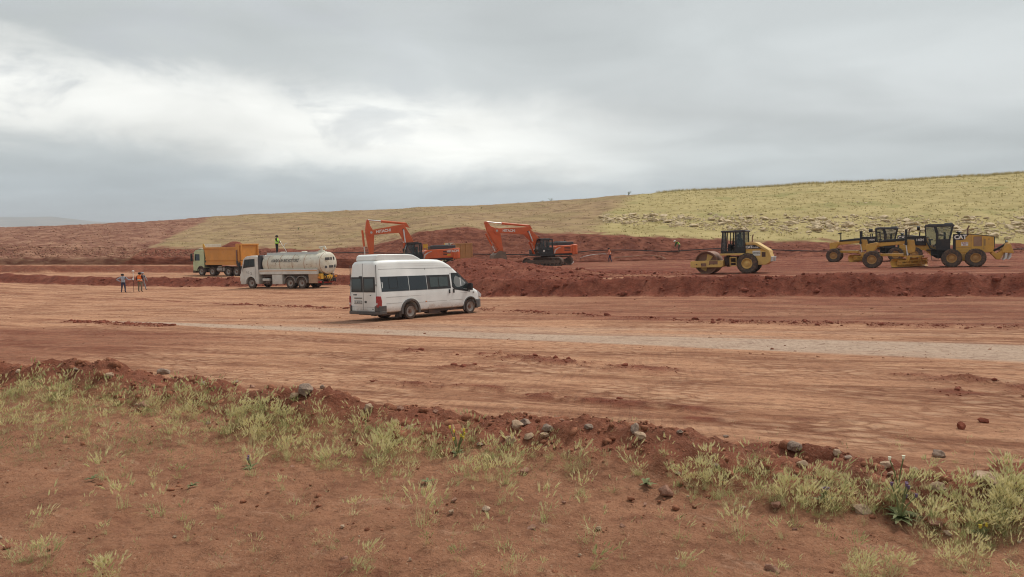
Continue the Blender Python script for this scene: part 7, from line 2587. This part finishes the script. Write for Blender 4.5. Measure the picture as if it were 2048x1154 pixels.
def weed(label, px, row, r0, n_leaf, n_stem, flower, seed, tall=.18):
    r = random.Random(seed)
    p = px_ground([px], [row])[0]
    root = empty('thistle_plant' if flower != 'yellow' else 'wildflower_plant', tuple(p))
    tag(root, label, 'plant')
    for k in range(n_leaf):
        a = r.uniform(0, 6.28)
        L = r0 * r.uniform(.6, 1.1)
        up_ = r.uniform(.1, .9)
        vs, fs = [], []
        segs = 6
        for i in range(segs + 1):
            q = i / segs
            w = L * .17 * math.sin(math.pi * (0.12 + .88 * q) ** .8) * (1.0 if i % 2 else .55)
            x, z = L * q * (1 - .2 * up_), L * (up_ * q - .75 * up_ * q * q) + .012
            vs += [(x, -w, z + abs(w) * .3), (x, 0, z), (x, w, z + abs(w) * .3)]
        for i in range(segs):
            b0 = 3 * i
            fs += [(b0, b0 + 1, b0 + 4, b0 + 3), (b0 + 1, b0 + 2, b0 + 5, b0 + 4)]
        ca, sa = math.cos(a), math.sin(a)
        me = bpy.data.meshes.new('leaf')
        me.from_pydata([(x * ca - y * sa, x * sa + y * ca, z) for x, y, z in vs], [], fs)
        link_mesh('leaf', me, M['leaf'], root)
    fm = {'purple': M['purple'], 'yellow': M['yellow_fl'], 'cream': M['white_fl']}[flower]
    for k in range(n_stem):
        a = r.uniform(0, 6.28)
        d = r.uniform(.2, .6) * r0
        h = tall * r.uniform(.6, 1.1)
        top = (math.cos(a) * d, math.sin(a) * d, h)
        st_ = MB().tube([(0, 0, 0), (top[0] * .4, top[1] * .4, h * .6), top], .004, 5).build('stem', M['leaf'], root)
        MB().lathe([(-.007, .004), (0, .008), (.007, .007), (.014, .010), (.016, .002), (-.007, .002)], top, 8, 'z').build('flower', fm, st_)


weed('dark leafy thistle with purple heads in the tall grass at right', 1800, 1040, .13, 22, 6, 'purple', 5, .19)
weed('small purple thistle on the edge of the left grass', 503, 938, .09, 10, 3, 'purple', 6, .07)
weed('low thistle with violet bloom below the rim at right', 1648, 1012, .10, 8, 3, 'purple', 7, .10)
weed('yellow flowering weed in the grass below the dark rim', 915, 912, .12, 8, 7, 'yellow', 8, .20)
weed('weed with one cream bloom in the tall grass at right', 1796, 985, .10, 6, 2, 'cream', 9, .22)
weed('small flat weed left of the barley tuft at far left', 185, 962, .07, 9, 0, 'purple', 10, .03)
weed('weed with small yellow flower by the right grass edge', 1960, 1075, .08, 6, 2, 'yellow', 11, .10)
weed('grey green rosette weed under the grass band near the centre', 855, 968, .07, 9, 0, 'cream', 12, .04)
weed('leafy rosette left of the upright stone', 1290, 972, .09, 10, 0, 'purple', 13, .06)
weed('dry rosette weed in the bare soil left of centre', 385, 975, .07, 9, 0, 'purple', 14, .05)


# ---------------------------------------------------------------- grass of the hillside
def hill_grass(name, label, n_, pxr, tr_, hgt, wid, mat, seed, zone=0):
    r = np.random.default_rng(seed)
    V, T = [], []
    px = r.uniform(*pxr, n_)
    tv = r.uniform(*tr_, n_)
    i = np.clip(np.searchsorted(cp, px), 0, NC - 1)
    j = np.clip(np.searchsorted(tq, tv), 1, NRW - 1)
    fr = r.uniform(0, 1, n_)
    P0 = np.stack([HX[i, j], HY[i, j], HZ[i, j]], 1)
    P1 = np.stack([HX[i, j - 1], HY[i, j - 1], HZ[i, j - 1]], 1)
    P = P0 + (P1 - P0) * fr[:, None]
    P[:, 0] += r.uniform(-.3, .3, n_)
    ok = red[i, j] < .4
    ok &= rubble[i, j] < .35
    gq = green[i, j] + r.uniform(-.3, .3, n_)
    ok &= (gq > .5) if zone > 0 else (gq < .5) if zone < 0 else True
    P = P[ok]
    k = len(P)
    B = 4
    verts = np.zeros((k, B, 3, 3))
    for b in range(B):
        a = r.uniform(0, np.pi, k)
        h = hgt * r.uniform(.5, 1.2, k)
        w = wid * r.uniform(.5, 1.1, k)
        off_ = r.normal(0, wid * .7, (k, 2))
        lx, ly = r.normal(0, .35, k) * h, r.normal(0, .35, k) * h
        base = P + np.stack([off_[:, 0], off_[:, 1], np.full(k, -.03)], 1)
        verts[:, b, 0] = base + np.stack([np.cos(a) * w / 2, np.sin(a) * w / 2, np.zeros(k)], 1)
        verts[:, b, 1] = base - np.stack([np.cos(a) * w / 2, np.sin(a) * w / 2, np.zeros(k)], 1)
        verts[:, b, 2] = base + np.stack([lx, ly, h], 1)
    vv = verts.reshape(-1, 3)
    me = np_mesh(name, vv, np.arange(len(vv)).reshape(-1, 3), False)
    at = me.attributes.new('tint', 'FLOAT', 'POINT')
    at.data.foreach_set('value', np.repeat(np.clip(r.normal(.55, .22, k), 0, 1), B * 3).astype(np.float32))
    o = link_mesh(name, me, mat)
    tag(o, label, 'grass', kind='stuff')


M['hill_blade'] = grass_mat("hill_grass_blades", (0.33, 0.275, 0.115), (0.38, 0.31, 0.135), (0.50, 0.405, 0.20), (0.38, 0.30, 0.145))
M['hill_blade_tan'] = grass_mat("hill_straw_blades", (0.27, 0.20, 0.10), (0.32, 0.24, 0.125), (0.45, 0.345, 0.185), (0.29, 0.20, 0.11))
hill_grass('hill_grass', 'yellow green grass on the right part of the hillside', 3500, (1190, 2130), (1.0, 2.02), .20, .26, M['hill_blade'], 501, 1)
hill_grass('hill_straw', 'straw coloured grass on the middle of the hillside', 3000, (280, 1260), (1.0, 2.0), .13, .28, M['hill_blade_tan'], 502, -1)
hill_grass('crest_grass', 'taller grass fringing the crest of the hill', 3200, (1310, 2130), (1.97, 2.02), .60, .07, M['hill_blade'], 503)


def shrub(label, px, tv, h, n_, seed):
    r = random.Random(seed)
    p = hill_at(px, tv)
    root = empty('hill_shrub', p)
    tag(root, label, 'shrub')
    for k in range(n_):
        a = r.uniform(0, 6.28)
        l_ = r.uniform(.2, .8)
        tip = Vector((math.cos(a) * l_ * h, math.sin(a) * l_ * h, h * r.uniform(.6, 1.0)))
        b_ = MB().tube([(0, 0, -.1), tip * .5 + Vector((0, 0, .1 * h)), tip], .035, 4, .012).build('branch', M['leaf'], root)
        lv = MB()
        for i in range(7):
            c = tip * r.uniform(.45, 1.0)
            d = Vector((r.gauss(0, 1), r.gauss(0, 1), r.gauss(0.5, .6))).normalized() * h * .22
            e = d.cross(Vector((0, 0, 1))).normalized() * h * .05
            lv.add([c - e * .3, c + d * .5 + e, c + d, c + d * .5 - e], [(0, 1, 2, 3)])
        lv.build('leaves', M['leaf'], b_)


shrub('spiky shrub on the skyline where the green slope begins', 1255, 1.99, 1.1, 8, 1)
shrub('larger of two small shrubs on the skyline above the right excavator', 1101, 1.99, .9, 6, 2)
shrub('smaller of two small shrubs on the skyline above the right excavator', 1085, 1.99, .6, 5, 3)
shrub('lone dark bush on the tan slope above the tanker', 597, 1.28, .55, 6, 4)
shrub('lone green bush on the slope between the excavators', 962, 1.55, .7, 6, 6)

# ================================================================== the air
hz = MB().box(-9500, 9500, -60, 9200, -75, 165)
me = hz.mesh('haze')
hm_ = bpy.data.materials.new("thin_haze")
hm_.use_nodes = True
n = hm_.node_tree
n.nodes.clear()
ou = n.nodes.new('ShaderNodeOutputMaterial')
pv = n.nodes.new('ShaderNodeVolumePrincipled')
pv.inputs['Color'].default_value = (0.86, 0.90, 0.95, 1)
pv.inputs['Density'].default_value = 0.00017
pv.inputs['Anisotropy'].default_value = 0.0
n.links.new(pv.outputs[0], ou.inputs['Volume'])
haze = link_mesh('haze', me, hm_)
tag(haze, kind='stuff')
